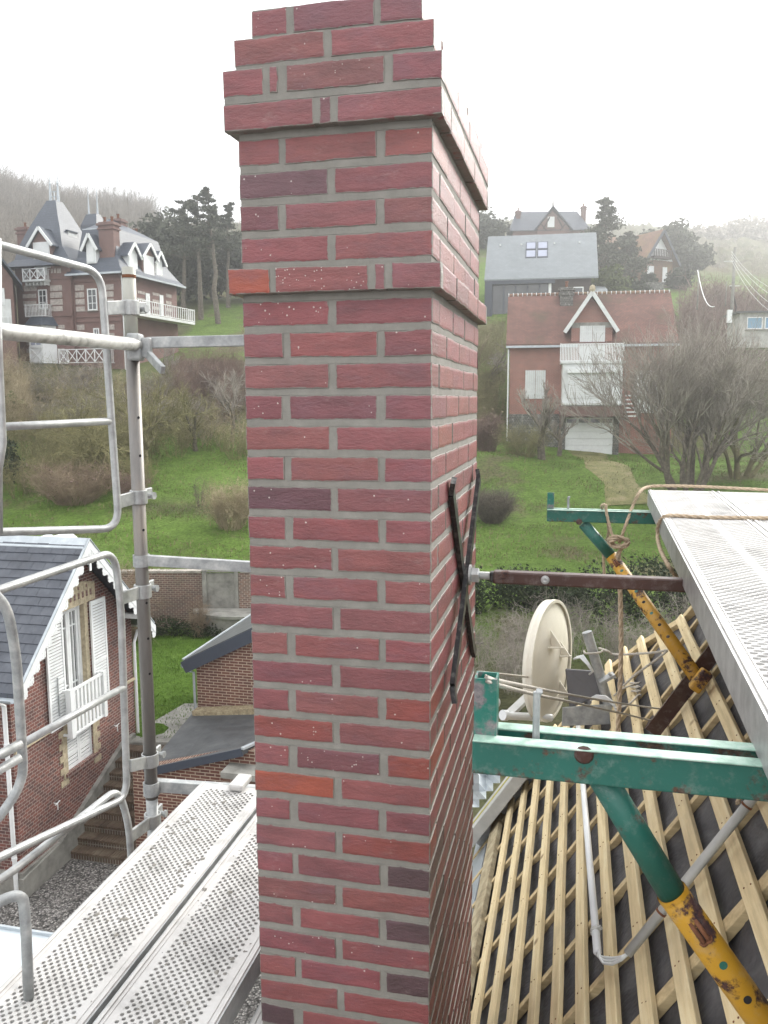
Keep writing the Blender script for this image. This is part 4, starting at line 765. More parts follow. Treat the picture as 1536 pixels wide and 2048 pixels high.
for i, sx in enumerate((-1.05, .05)):
    for j in (0, 1):
        y_ = 1.75+j*.95; zf = lambda y: ze-.1+(zr+.15-ze+.1)*((y+.5)/(D_/2+.5)); x0 = c0.x+sx; m_ = MB()
        m_.hexa([(x0, y_, zf(y_)-.02), (x0+1.0, y_, zf(y_)-.02), (x0+1.0, y_+.85, zf(y_+.85)-.02), (x0, y_+.85, zf(y_+.85)-.02)], [(x0, y_, zf(y_)+.08), (x0+1.0, y_, zf(y_)+.08), (x0+1.0, y_+.85, zf(y_+.85)+.08), (x0, y_+.85, zf(y_+.85)+.08)]); so = m_.build('skylight', NAVY, T)
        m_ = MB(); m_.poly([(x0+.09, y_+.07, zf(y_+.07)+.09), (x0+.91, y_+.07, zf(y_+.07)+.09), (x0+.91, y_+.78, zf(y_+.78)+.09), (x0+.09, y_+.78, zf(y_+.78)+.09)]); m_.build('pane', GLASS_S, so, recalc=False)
for pxx in (1005, 1047, 1113, 1163): q = P(pxx, 494, 3.4); y_ = 3.3; m_ = MB(); m_.box(q.x-.07, q.x+.07, y_-.1, y_+.1, zf(y_), zf(y_)+.14); m_.build('roof_vent', WHITE, T)
m_ = MB(); m_.box(x1-.62, x1+.8, 2, D_-1, 0, ze-1.2); m_.build('annex', BOARD_D, T); m_ = MB(); m_.hexa([(x1-.6, 1.6, ze-1.2), (x1+1.0, 1.6, ze-1.2), (x1+1.0, D_-1, ze-.6), (x1-.6, D_-1, ze-.6)], [(x1-.6, 1.6, ze-1.05), (x1+1.0, 1.6, ze-1.05), (x1+1.0, D_-1, ze+.3), (x1-.6, D_-1, ze+.3)]); m_.build('annex_roof', ZINC, T)
# ================================================================== TOP SLATE VILLA
g0 = at(1025, 505, 115); T = Thing('hilltop_villa', 'hilltop brick villa with blue-grey slate roof and one pointed central gable', 'house', (g0.x, g0.y, g0.z-1), R(-2))
ze = P(1026, 463).z; x1 = P(1183, 463).x; D_ = 8; zr = P(1040, 427, 4).z
m_ = MB(); m_.box(0.3, x1-.3, 0, D_, 0, ze); m_.build('wall', BRICK_V, T); m_ = MB()
b4 = [(-.1, -.4, ze-.1), (x1+.2, -.4, ze-.1), (x1+.2, D_+.4, ze-.1), (-.1, D_+.4, ze-.1)]; t4 = [(1.1, D_/2-.3, zr), (x1-1.0, D_/2-.3, zr), (x1-1.0, D_/2+.3, zr), (1.1, D_/2+.3, zr)]
m_.hexa(b4, t4); m_.build('roof', SLATE_FAR, T); xg0, xg1, xg = P(1072, 463).x, P(1148, 463).x, P(1109, 415).x; zg = P(1109, 416, -.3).z
m_ = MB(); m_.prism([(xg0+.4, -.3, 0), (xg1-.4, -.3, 0), (xg1-.4, -.3, ze+.2), (xg, -.3, zg-.5), (xg0+.4, -.3, ze+.2)], (0, 4, 0)); go = m_.build('gable', BRICK_V, T); m_ = MB()
for e in (xg0, xg1): m_.hexa([(e, -.8, ze-.2), (xg, -.8, zg-.1), (xg, 4, zg-.1), (e, 4, ze-.2)], [(e, -.8, ze), (xg, -.8, zg+.1), (xg, 4, zg+.1), (e, 4, ze)])
m_.build('gable_roof', SLATE_FAR, go); m_ = MB(); m_.lathe([(.12, 0), (.08, .5), (.03, 1.2)], (xg, -.7, zg), (0, 0, 1), 6); m_.build('finial', BOARD_D, go)
m_ = MB(); am = (xg0+xg1)/2
for s_ in (-1, 1): m_ = MB(); m_.bar((am+s_*1.3, -.36, ze+.1), (am+s_*.5, -.36, ze+1.6), .06, .18); m_.bar((am+s_*1.6, -.36, ze+.7), (am+s_*.9, -.36, ze-.1), .06, .15); m_.build('timber_frame', BOARD_D, go)
a, b_ = P(1100, 436, -.3), P(1113, 457, -.3); window(go, (1, -.3, -1), a.x, b_.x, b_.z, a.z, 1, 1, .12, glass=PVC)
for ppx, yt in ((1041, 424), (1172, 416)): q = P(ppx, yt, 2.5); cyl_box_chimney(T, q.x, 2.5, .6, .6, ze, q.z, BRICK_V, 1)
# ================================================================== CHALET
g0 = at(1318, 582, 98); T = Thing('chalet', 'steep-roofed chalet with white gable, small balcony and orange tile roof', 'house', (g0.x, g0.y, g0.z-1.2), R(28))
wz = P(1292, 521).z; wz = P(1318, 521).z; hw = 2.3; zr = P(1320, 468).z
m_ = MB(); m_.box(-hw, hw, 0, 8, 0, wz-.2); m_.build('wall', TILES_L, T); m_ = MB(); m_.prism([(-hw, 0, wz-.2), (hw, 0, wz-.2), (0, 0, zr-.3)], (0, 8, 0)); m_.build('gable', WHITE, T)
m_ = MB(); sl = (zr-wz+.2)/hw
for s_ in (-1, 1): m_.hexa([(s_*(hw+.45), -.7, wz-.2-.45*sl), (0, -.7, zr), (0, 8.5, zr), (s_*(hw+.45), 8.5, wz-.2-.45*sl)], [(s_*(hw+.45), -.7, wz-.45*sl), (0, -.7, zr+.22), (0, 8.5, zr+.22), (s_*(hw+.45), 8.5, wz-.45*sl)])
m_.build('roof', TILES_L, T); m_ = MB()
for s_ in (-1, 1): m_.bar((s_*(hw+.47), -.74, wz-.15-.45*sl), (0, -.74, zr+.06), .08, .3)
m_.build('bargeboard', NAVY, T); Fc = (1, 0, -1); window(T, Fc, -.75, .1, wz+.2, wz+2.1, 1, 1, .1, glass=PVC); window(T, Fc, -1.7, -.7, wz-2.6, wz-.9, 1, 2, .1, glass=PVC); window(T, Fc, .7, 1.4, wz-2.6, wz-.9, 1, 2, .1, glass=PVC)
m_ = MB(); fbox(m_, Fc, -1.3, 1.3, wz-.1, wz+.1, 0, .7); fbox(m_, Fc, -hw-.2, hw+.2, wz-3.0, wz-2.8, 0, .9); m_.build('balcony', BOARD_D, T); railing(T, Fc, -1.3, 1.3, wz+.1, wz+.9, .68, 10, BOARD_D, .12)
m_ = MB(); m_.box(-hw-3.0, -hw+.2, 2.2, 6.5, wz-.3, wz+.9); m_.prism([(-hw-3.2, 2.0, wz+.8), (-hw+.2, 2.0, wz+.8), (-hw+.2, 4, wz+2.6), (-hw-3.2, 4, wz+2.6)], (0, .2, .25)); m_.build('side_wing', TILES_L, T)
# terrace wall below the chalet
a, b_ = ground(1235, 592, 92), ground(1330, 600, 92); m_ = MB().box(a.x, b_.x, 92, 92.5, min(a.z, b_.z)-.5, max(a.z, b_.z)+1.1); o = m_.build('stone_wall', FLINTD); tagmesh(o, 'long low stone terrace wall below the chalet', 'wall')
# ================================================================== SHED WITH BLUE WINDOWS, POLES, WIRES
g0 = at(1465, 668, 62); T = Thing('garden_shed', 'low white shed with blue windows at the right edge behind the bare tree', 'shed', (g0.x+.6, g0.y, g0.z-1.2), R(-6))
m_ = MB(); z1 = P(1468, 632).z; m_.box(0, 6, 0, 3, 0, z1); m_.build('wall', plain('grimy_render', (.40, .40, .38), .9, var=.3, scale=2), T); m_ = MB(); m_.box(-.3, 6.3, -.3, 3.2, z1, z1+.12); m_.build('roof', SLATE_F, T)
BLUEG = plain('blue_window', (.16, .30, .42), .3, var=.1, bmp=0)
for a0 in (.5, 1.75, 3.3): w_ = window(T, Fc, a0, a0+1.1, z1-1.15, z1-.3, 1, 1, .06, glass=BLUEG)
def pole(label, px, ptop, pbase, Y, r=.11):
    a = at(px, ptop, Y); b_ = at(px, pbase, Y); t = Thing('utility_pole', label, 'utility pole', (b_.x, b_.y, b_.z)); m = MB(); h = a.z-b_.z
    m.tube([(0, 0, -.5), (0, 0, h)], r, 8, r1=r*.7); m.build('pole_shaft', CONC, t, smooth=True); return t, h, a
t, h, A1 = pole('tall grey utility pole with bracket above the blue-windowed shed', 1466, 500, 640, 66, .15)
m_ = MB(); m_.bar((-.8, 0, h-1.05), (.2, 0, h-1.05), .06, .06); m_.bar((-.3, 0, h-2.9), (.5, 0, h-2.9), .05, .05); m_.build('crossarm', WHITE_OLD, t); m_ = MB(); m_.tube([(-.1, .1, h*.45), (.45, .3, h*.15), (.3, .3, -.4)], .07, 6); m_.build('stay', BOARD_D, t)
t, h2, A2 = pole('thin utility pole at the left end of the sagging cable', 1398, 546, 612, 70, .07)
t, h3, A3 = pole('short white stake pole just left of the tall utility pole', 1455, 568, 604, 66, .05)
m_ = MB(); m_.box(-.16, .16, -.1, .1, -.45, .45); o = m_.build('meter_box', WHITE); o.location = at(1462, 638, 60); tagmesh(o, 'small white box mounted low on the utility pole', 'meter box')
def wire(label, p0, p1, sag, r=.022, mat=WHITE_OLD):
    p0, p1 = Vector(p0), Vector(p1); n = 16; m = MB(); m.tube([Vector((p0+(p1-p0)*(i/n)))-ZV*sag*4*(i/n)*(1-i/n)-p0 for i in range(n+1)], r, 5); o = m.build('overhead_wire', mat, smooth=True); o.location = p0; tagmesh(o, label, 'cable'); return o
wire('bright cable sagging down from the thin utility pole', at(1399, 546, 70), at(1432, 618, 62), .9, .035, WHITE)
for i, (yy, x2, y2) in enumerate(((508, 1640, 600), (514, 1640, 622), (520, 1620, 640), (526, 1600, 650))): wire(['uppermost', 'second', 'third', 'lowest'][i]+' of the faint wires running right from the tall utility pole', at(1467, yy, 66), at(x2, y2, 46), 1.0, .012)

# dirt track running down from the garage
tk = [(1175, 900, 53.6), (1185, 915, 51), (1195, 935, 48.5), (1215, 958, 45.5), (1240, 985, 42.5), (1262, 1020, 39.5)]
m_ = MB(); C_ = []
for (px, py, Y) in tk:
    c = at(px, py, Y); w_ = 1.5+.35*math.sin(px*.13)
    C_.append([(c.x+o_, Y, H1(c.x+o_, Y)+.05+(.03 if abs(o_) < w_*.7 else -.08)) for o_ in (-w_, -w_*.5, 0, w_*.5, w_)])
for a_1, b_1 in zip(C_[:-1], C_[1:]):
    for k in range(6):
        f0, f1 = k/6, (k+1)/6
        for j in range(4):
            def L_(i, f): x = a_1[i][0]*(1-f)+b_1[i][0]*f; y = a_1[i][1]*(1-f)+b_1[i][1]*f; return (x, y, H1(x, y)+(.04 if 0 < i < 4 else -.06))
            m_.poly([L_(j, f0), L_(j+1, f0), L_(j+1, f1), L_(j, f1)])
struct(m_.build('dirt_track', plain('worn_brown_turf', (.17, .165, .055), .95, var=.4, scale=1.6, bmp=.8, bs=9, bd=.08, col2=(.27, .22, .13)), recalc=False))
# ================================================================== NEAR BRICK VILLA (left)
A0 = onz(40, 1790, 0.0)
H = Thing('brick_villa', 'red brick cottage with slate roof, lacy white bargeboards and white shutters', 'house', A0, -YAW)
# local frame: x right, y along the gable wall (away), z up; gable wall is the plane x=0, outward +x
PG = lambda px, py, v=0.0: H.on(px, py, 0, v)
W = 4.6; zE = 4.7; zR = 6.95; ym = W/2; BODY = 7.5
FG = (0, 0.0, 1)
def top(y): return zE+(zR-.12-zE)*(1-abs(y-ym)/ym)
def rect(px0, px1, py0, py1):   # rough box on the gable from opposite corners (left-top, right-bottom px)
    a = PG(px0, py0); b_ = PG(px1, py1); return a, b_
dl, dr = PG(121, 1300).y, PG(176, 1270).y; dt = PG(140, 1211).z; db = 3.02
wl, wr = PG(130, 1500).y, PG(182, 1465).y; wt = PG(156, 1446).z; wb = PG(156, 1522).z
holes = [(dl, dr, db, dt), (wl, wr, wb, wt)]
ysb = sorted(set([0, ym, W, dl, dr, wl, wr])); m_ = MB()
for y0, y1 in zip(ysb[:-1], ysb[1:]):
    yc = (y0+y1)/2; hs_ = sorted([(h[2], h[3]) for h in holes if h[0] <= yc <= h[1]]); z = 0.0
    for (h0, h1) in hs_: m_.poly([(0, y0, z), (0, y1, z), (0, y1, h0), (0, y0, h0)]); z = h1
    m_.poly([(0, y0, z), (0, y1, z), (0, y1, top(y1)), (0, y0, top(y0))])
for (y0, y1, z0, z1) in holes:
    for q in ([(0, y0, z0), (0, y1, z0), (-.22, y1, z0), (-.22, y0, z0)], [(0, y0, z1), (0, y1, z1), (-.22, y1, z1), (-.22, y0, z1)], [(0, y0, z0), (0, y0, z1), (-.22, y0, z1), (-.22, y0, z0)], [(0, y1, z0), (0, y1, z1), (-.22, y1, z1), (-.22, y1, z0)]): m_.poly(q)
m_.poly([(0, 0, 0), (-BODY, 0, 0), (-BODY, 0, zE), (0, 0, zE)]); m_.poly([(0, W, 0), (-BODY, W, 0), (-BODY, W, zE), (0, W, zE)])
m_.poly([(-BODY, 0, 0), (-BODY, W, 0), (-BODY, W, zE), (-BODY, ym, zR-.12), (-BODY, 0, zE)])
m_.build('wall', BRICK_H, H, recalc=False)
m_ = MB(); m_.box(-BODY, .06, -.05, W+.02, 0, .55); m_.build('plinth', CONC, H)
# roof
sl = (zR-zE)/ym; ov = .34; m_ = MB(); gx = .42
for s_ in (0, 1):
    ya = -ov if not s_ else W+ov; za_ = zE-sl*ov
    m_.hexa([(-BODY, ya, za_), (gx, ya, za_), (gx, ym, zR), (-BODY, ym, zR)], [(-BODY, ya, za_+.07), (gx, ya, za_+.07), (gx, ym, zR+.07), (-BODY, ym, zR+.07)])
ro = m_.build('roof', SLATE, H)
m_ = MB()
for s_ in (-1, 1): m_.hexa([(-BODY, ym, zR+.08), (gx+.02, ym, zR+.08), (gx+.02, ym+s_*.2, zR+.08-.2*sl), (-BODY, ym+s_*.2, zR+.08-.2*sl)], [(-BODY, ym, zR+.10), (gx+.02, ym, zR+.10), (gx+.02, ym+s_*.2, zR+.10-.2*sl), (-BODY, ym+s_*.2, zR+.10-.2*sl)])
m_.build('ridge_flashing', ZINC, ro)
# individual slates raised a little, both slopes near the gable (visible relief)
m_ = MB(); Ls = math.hypot(ym+ov, zR-zE+sl*ov); nrow = 17
for r_ in range(nrow):
    f0 = (r_)/nrow; f1 = (r_+1.02)/nrow; y0 = -ov+(ym+ov)*f0; y1 = -ov+(ym+ov)*f1; z0 = zE-sl*ov+(zR-zE+sl*ov)*f0+.071; z1 = zE-sl*ov+(zR-zE+sl*ov)*f1+.071
    x = gx-.01-(.15 if r_ % 2 else 0)-.0; first = True
    while x > -4.6:
        w_ = .29 if not (first and r_ % 2) else .29; j = random.uniform(0, .006)
        m_.hexa([(x-w_+.006, y0, z0), (x, y0, z0), (x, y1, z1), (x-w_+.006, y1, z1)], [(x-w_+.006, y0-.008, z0+.022+j), (x, y0-.008, z0+.022+j), (x, y1, z1+.006), (x-w_+.006, y1, z1+.006)]); x -= w_; first = False
    if r_ % 2: m_.hexa([(gx-.154, y0, z0), (gx-.01, y0, z0), (gx-.01, y1, z1), (gx-.154, y1, z1)], [(gx-.154, y0-.008, z0+.024), (gx-.01, y0-.008, z0+.024), (gx-.01, y1, z1+.006), (gx-.154, y1, z1+.006)])
SL1 = plain('blue_grey_slate', (.062, .070, .088), .45, var=.35, scale=1.7, bmp=.25, bs=14, bd=.006, col2=(.10, .11, .13))
m_.build('slate_courses', SL1, ro)
# bargeboards with lace
m_ = MB(); lace = MB(); rgl = random.Random(4)
for s_ in (-1, 1):
    e = ym+s_*(ym+ov+.06); ez = zR-sl*(ym+ov+.06)
    m_.hexa([(gx, e, ez-.13), (gx+.035, e, ez-.13), (gx+.035, ym, zR-.13), (gx, ym, zR-.13)], [(gx, e, ez+.06), (gx+.035, e, ez+.06), (gx+.035, ym, zR+.06), (gx, ym, zR+.06)])
    n = 52
    for i in range(n):
        f = (i+.5)/n; y = e+(ym-e)*f; z = ez+(zR-ez)*f-.12; dp_ = .07+.11*abs(math.sin(i*math.pi/4+.6))**1.3+(.06 if i % 4 == 2 else 0); wd = .020
        lace.box(gx+.006, gx+.026, y-wd, y+wd, z-dp_, z)
        lace.box(gx+.007, gx+.025, y-wd*1.7, y+wd*1.7, z-dp_*.55-.016, z-dp_*.55+.016)
        if i % 2: lace.box(gx+.008, gx+.024, y-wd*2.0, y+wd*2.0, z-dp_-.012, z-dp_+.014)
for y, l in ((ym, .5), (ym-.09, .34), (ym+.09, .34), (ym-.18, .25), (ym+.18, .25)): lace.box(gx+.004, gx+.028, y-.032, y+.032, zR-.12-l, zR-.1)
bb = m_.build('bargeboard', WHITE, H); lace.build('lace_trim', WHITE, bb)
m_ = MB()
for s_ in (-1, 1): e = ym+s_*(ym+ov); ez = zR-sl*(ym+ov); m_.hexa([(gx-.01, e, ez+.07), (gx+.05, e, ez+.07), (gx+.05, ym, zR+.07), (gx-.01, ym, zR+.07)], [(gx-.01, e, ez+.10), (gx+.05, e, ez+.10), (gx+.05, ym, zR+.10), (gx-.01, ym, zR+.10)])
m_.build('verge_strip', ZINC, ro)
m_ = MB()
for y in (ym, .35, W-.35, ): zz = top(y)-.28; m_.box(0, gx, y-.06, y+.06, zz, zz+.12)
m_.build('purlin', WHITE_OLD, H)
# cream brick lintel over french window (arched), quoins and string course
m_ = MB(); dc = (dl+dr)/2; n = 11
for i in range(n):
    y0 = dl-.28+(dr-dl+.56)*i/n; y1 = dl-.28+(dr-dl+.56)*(i+1)/n; c_ = ((y0+y1)/2-dc)/((dr-dl)/2+.3); h1 = dt+.52-.14*c_*c_
    if h1 < top((y0+y1)/2)-.12: m_.box(.0, .035, y0+.003, y1-.003, dt+.0, h1)
m_.build('lintel', STONE, H); m_ = MB()
for i in range(9):
    y = dl-.1+(dr-dl+.2)*i/8; m_.box(.036, .045, y-.03, y+.03, dt+.14, dt+.28)
    if i % 2: m_.box(.036, .045, y-.02, y+.02, dt+.34, dt+.42)
m_.build('inlay', BRICK_V, H); m_ = MB()
for i in range(15):
    z = wb-.25+i*.14; q = .16 if i % 2 else .27
    if z < wt+.1: m_.box(0, .022, wl-q, wl, z, z+.136); m_.box(0, .022, wr, wr+q, z, z+.136)
nn = 10
for i in range(nn): y0 = wl-.1+(wr-wl+.2)*i/nn; c_ = (i+.5)/nn*2-1; m_.box(0, .024, y0+.004, y0+(wr-wl+.2)/nn-.004, wt+.002, wt+.34-.07*c_*c_)
m_.build('quoin', STONE, H)
zs = PG(60, 1451).z; zs = 3.05; m_ = MB(); m_.box(0, .05, .02, dl-.15, zs, zs+.06); m_.box(0, .05, dr+.2, W, zs, zs+.06); m_.build('string_course', STONE, H)
# french window, recessed
dm = dl+(dr-dl)*.46; fr = MB(); x0, x1 = -.20, -.14
fr.box(x0, x1+.02, dl+.002, dl+.07, db, dt-.002); fr.box(x0, x1+.02, dr-.2, dr-.13, db, dt-.002); fr.box(x0, x1+.018, dl+.07, dr-.2, dt-.07, dt-.002)
fw = fr.build('window_frame', WHITE, H); m_ = MB(); m_.box(x0, -.002, dr-.13, dr-.002, db, dt); m_.build('reveal', STONE, H)
for (ya, yb_) in ((dl+.075, dm-.004), (dm+.004, dr-.205)):
    lf = MB(); lf.box(x0, x1, ya, ya+.07, db, dt-.075); lf.box(x0, x1, yb_-.07, yb_, db, dt-.075); lf.box(x0, x1-.002, ya+.07, yb_-.07, db, db+.42); lf.box(x0, x1-.002, ya+.07, yb_-.07, dt-.14, dt-.075)
    yc = (ya+yb_)/2; lf.box(x0, x1-.01, yc-.014, yc+.014, db+.42, dt-.14)
    for zz in (dt-.46, db+.72): lf.box(x0, x1-.012, ya+.07, yb_-.07, zz-.014, zz+.014)
    lo = lf.build('casement', WHITE, fw); g = MB(); g.box(x0+.005, x0+.012, ya+.01, yb_-.01, db+.4, dt-.12); g.build('pane', GLASS, lo)
CURT = plain('grey_blue_curtain', (.20, .21, .25), .9, var=.3, scale=8, stretch=(6, 6, .3), bmp=.3, bs=12)
m_ = MB(); n = 24
for i in range(n): y0 = dm+.04+(dr-.25-dm-.04)*i/n; m_.box(x0-.10+.02*math.sin(i*1.9), x0-.07+.02*math.sin(i*1.9), y0, y0+(dr-.25-dm)/n, db, dt-.48)
m_.build('curtain', CURT, H)
sl_ = PG(105, 1260).y; sl0 = dl-.62
shutter(H, FG, dl-.60, dl-.005, db+.02, dt-.02, .03, th=.045); shutter(H, FG, dr+.02, dr+.62, db+.02, dt-.02, .03, th=.045)
m_ = MB(); m_.box(.078, .095, dl-.33, dl-.30, db+.3, db+1.15); m_.build('shutter_bar', GALV_D, H)
railing(H, FG, dl-.12, dr+.12, 2.78, 3.82, .22, 9, bw=.075, post=.11)
# lower shutters
wm = (wl+wr)/2; shutter(H, FG, wl+.002, wm-.004, wb+.002, wt-.002, -.07, th=.04); shutter(H, FG, wm+.004, wr-.002, wb+.002, wt-.002, -.07, th=.04)
m_ = MB(); m_.box(-.05, .06, wl-.1, wr+.1, wb-.09, wb-.003); m_.build('sill', BRICK_H, H)
m_ = MB()
for y, z in ((wl-.55, wb-.45), (wr+.9, wt-.55)): m_.tube([(0, y, z), (.09, y, z), (.09, y, z-.14)], .012, 6); m_.tube([(.09, y-.08, z), (.09, y+.08, z+.03)], .012, 6)
m_.build('wall_tie', WHITE, H)
# gutters and downpipes
def half_gutter(mb, x0, x1, y, z, r=.07):
    n = 7; inn = [(y+math.cos(math.pi+math.pi*i/n)*r, z+math.sin(math.pi+math.pi*i/n)*r) for i in range(n+1)]; out = [(y+math.cos(math.pi+math.pi*i/n)*(r+.006), z+math.sin(math.pi+math.pi*i/n)*(r+.006)) for i in range(n+1)]
    for i in range(n): mb.hexa([(x0, *inn[i]), (x1, *inn[i]), (x1, *inn[i+1]), (x0, *inn[i+1])], [(x0, *out[i]), (x1, *out[i]), (x1, *out[i+1]), (x0, *out[i+1])])
m_ = MB(); half_gutter(m_, -BODY, gx-.02, -ov-.08, zE-sl*ov-.0); half_gutter(m_, -BODY, gx-.02, W+ov+.08, zE-sl*ov); m_.build('gutter', ZINC, H)
m_ = MB(); m_.tube([(-.5, -ov-.08, 4.3), (-.15, -.25, 4.22), (-.06, -.1, 4.1), (-.06, -.1, .3), (-.06, -.1, .05)], .045, 12)
for z in (.9, 2.1, 3.3): m_.lathe([(.055, -.03), (.055, .03)], (-.06, -.1, z), (0, 0, 1), 12, True)
m_.build('downpipe', WHITE, H, smooth=False)
m_ = MB(); m_.tube([(-.0, W+.3, 4.25), (.03, W+.05, 4.0), (.03, W+.05, 1.5)], .04, 10); m_.build('downpipe', WHITE, H)
m_ = MB(); zc_ = PG(115, 1078, -2.2); m_.prism([(-3.0, ym+.5, zR-1.2), (-1.15, ym+.5, zR-1.2), (-1.15, ym+.5, zR-.62), (-1.7, ym+.5, zR-.21), (-3.0, ym+.5, zR-.57)], (0, 2.0, 0)); m_.build('rear_dormer', WHITE_OLD, H, label='white boarded rear dormer peeping over the ridge')
m_ = MB(); q_ = lambda x, y, z: (x-.4, ym+y, zR-.37+z); m_.hexa([q_(-.68, .35, -.30), q_(-1.3, .35, .17), q_(-1.3, 1.7, .17), q_(-.68, 1.7, -.30)], [q_(-.66, .35, -.25), q_(-1.3, .35, .23), q_(-1.3, 1.7, .23), q_(-.66, 1.7, -.25)]); m_.hexa([q_(-2.7, .35, -.22), q_(-1.3, .35, .17), q_(-1.3, 1.7, .17), q_(-2.7, 1.7, -.22)], [q_(-2.7, .35, -.16), q_(-1.3, .35, .23), q_(-1.3, 1.7, .23), q_(-2.7, 1.7, -.16)]); m_.build('dormer_roof', ZINC_L, H)
# ================================================================== BRICK STEPS beside the villa
S0 = onz(136, 1712, 0.0); ST = Thing('brick_steps', 'mossy brick steps climbing between the cottage gable and the low outbuilding', 'steps', S0, -YAW)
q = ST.on(262, 1712, 1, 0.0); sw = 1.62
for i in range(9):
    m_ = MB(); m_.box(.02, sw, i*.275, 9*.275+.4, i*.178, (i+1)*.178-.055); m_.build('riser', BRICK_S, ST)
    m_ = MB(); nb_ = 24; tw = sw/nb_
    for j in range(nb_): z = (i+1)*.178; m_.box(.02+j*tw+.006, .02+(j+1)*tw-.006, i*.275-.025, i*.275+.30, z-.054, z+random.uniform(-.004, .004))
    m_.build('tread', plain('mossy_tread_brick', (.12, .085, .06), .95, var=.45, scale=3, bmp=.5, bs=30, col2=(.17, .14, .10)) if i == 0 else bpy.data.materials['mossy_tread_brick'], ST)
m_ = MB(); m_.prism([(-.12, -1.6, 0), (-.12, 2.9, 0), (-.12, 2.9, LZ+.12), (-.12, 2.4, LZ+.12), (-.12, -.3, .55), (-.12, -1.6, .45)], (.14, 0, 0)); m_.build('stringer_wall', CONC, ST)
# ================================================================== OUTBUILDINGS
B0 = at(262, 1560, 16.9); OB = Thing('low_outbuilding', 'low brown brick outbuilding with nearly flat dark roof', 'outbuilding', (B0.x, B0.y, 0), -YAW)
PO = lambda px, py, v=0.0, ax=1: OB.on(px, py, ax, v)
zl = PO(308, 1537, -.15).z; zr_ = PO(482, 1494, -.15).z; xl_, xr_ = PO(300, 1537, -.15).x-.15, PO(482, 1494, -.15).x
zb2 = PO(450, 1412, 3.0).z; zb1 = PO(385, 1424, 3.0).z; xb1 = PO(384, 1424, 3.0).x
m_ = MB(); m_.box(0, xr_+3, 0, .22, 0, zl-.12); m_.prism([(0, .0, zl-.12), (xr_+3, .0, zl-.12), (xr_+3, .0, zr_+.1), (xr_-.1, 0, zr_-.12)], (0, .22, 0)); m_.box(0, .22, .22, 3.2, 0, zl-.2); m_.build('wall', BRICK_O, OB)
m_ = MB(); th = .14; m_.hexa([(xl_, -.18, zl-th), (xr_, -.18, zr_-th), (xr_+.9, 3.1, zb2-th+.15), (xb1-.05, 3.1, zb1-th)], [(xl_, -.18, zl), (xr_, -.18, zr_), (xr_+.9, 3.1, zb2+.15), (xb1-.05, 3.1, zb1)]); rr = m_.build('roof', SLATE_F, OB)
m_ = MB(); m_.bar((xr_+.01, -.2, zr_+.01), (xr_+.92, 3.0, zb2+.16), .07, .05); m_.build('edge_flashing', ZINC, rr); m_ = MB(); m_.bar((xl_, -.195, zl-.07), (xr_, -.195, zr_-.07), .02, .17); m_.build('fascia', NAVY, rr)
m_ = MB(); m_.bar((xb1+.05, 2.98, zb1+.05), (xr_+.9, 2.98, zb2+.24), .3, .14); m_.build('mossy_flashing', WOOD_OLD, rr)
pr_ = PO(470, 1520, -.3); m_ = MB(); m_.box(pr_.x-.25, pr_.x+.6, -.45, -.02, 0, zr_-.52); m_.build('pier', BRICK_W, OB); m_ = MB(); m_.box(pr_.x-.28, pr_.x+.65, -.5, -.02, zr_-.52, zr_-.40); m_.build('pier_cap', CONC, OB)
B1 = at(393, 1425, 20.0); UB = Thing('gabled_outbuilding', 'taller gabled brown brick outbuilding with slate roof, cut by the left edge of the chimney', 'outbuilding', (B1.x, B1.y, 0), -YAW)
PU = lambda px, py, v=0.0, ax=1: UB.on(px, py, ax, v)
e0 = PU(366, 1324, -.2); e1 = PU(500, 1262, -.2); slU = (e1.z-e0.z)/(e1.x-e0.x); xm_ = 2.9; zUe = e0.z; apex = e0.z+slU*(xm_-e0.x)
m_ = MB(); zw = lambda x: e0.z-.2+slU*(x-e0.x); m_.prism([(0, 0, 0), (2*xm_, 0, 0), (2*xm_, 0, zw(0)), (xm_, 0, zw(xm_)), (0, 0, zw(0))], (0, 5.0, 0)); m_.build('wall', BRICK_O, UB)
f0 = PU(353, 1317, -.2); m_ = MB(); D5 = 5.2
for s_ in (-1, 1):
    ex = xm_+s_*(xm_-e0.x); m_.hexa([(ex, -.22, zUe), (xm_, -.22, apex), (xm_, D5, apex), (ex, D5, zUe)], [(ex, -.22, zUe+.1), (xm_, -.22, apex+.1), (xm_, D5, apex+.1), (ex, D5, zUe+.1)])
ro = m_.build('roof', SLATE_F, UB); m_ = MB()
for s_ in (-1, 1): ex = xm_+s_*(xm_-e0.x); m_.bar((ex, -.25, zUe-.09), (xm_, -.25, apex-.09), .03, .3)
m_.build('bargeboard', NAVY, ro); m_ = MB(); m_.bar((e0.x-.02, -.22, zUe+.11), (e0.x-.02, D5, zUe+.11), .05, .04); m_.build('edge_flashing', ZINC, ro)
m_ = MB(); gm = MB()
half = [(math.cos(math.pi+math.pi*i/8)*.075, math.sin(math.pi+math.pi*i/8)*.075) for i in range(9)]
for i in range(8): a, b_ = half[i], half[i+1]; gm.hexa([(e0.x-.02+a[0], -.2, zUe-.04+a[1]), (e0.x-.02+a[0], D5, zUe-.04+a[1]), (e0.x-.02+b_[0], D5, zUe-.04+b_[1]), (e0.x-.02+b_[0], -.2, zUe-.04+b_[1])], [(e0.x-.02+a[0]*1.1, -.2, zUe-.04+a[1]*1.1), (e0.x-.02+a[0]*1.1, D5, zUe-.04+a[1]*1.1), (e0.x-.02+b_[0]*1.1, D5, zUe-.04+b_[1]*1.1), (e0.x-.02+b_[0]*1.1, -.2, zUe-.04+b_[1]*1.1)])
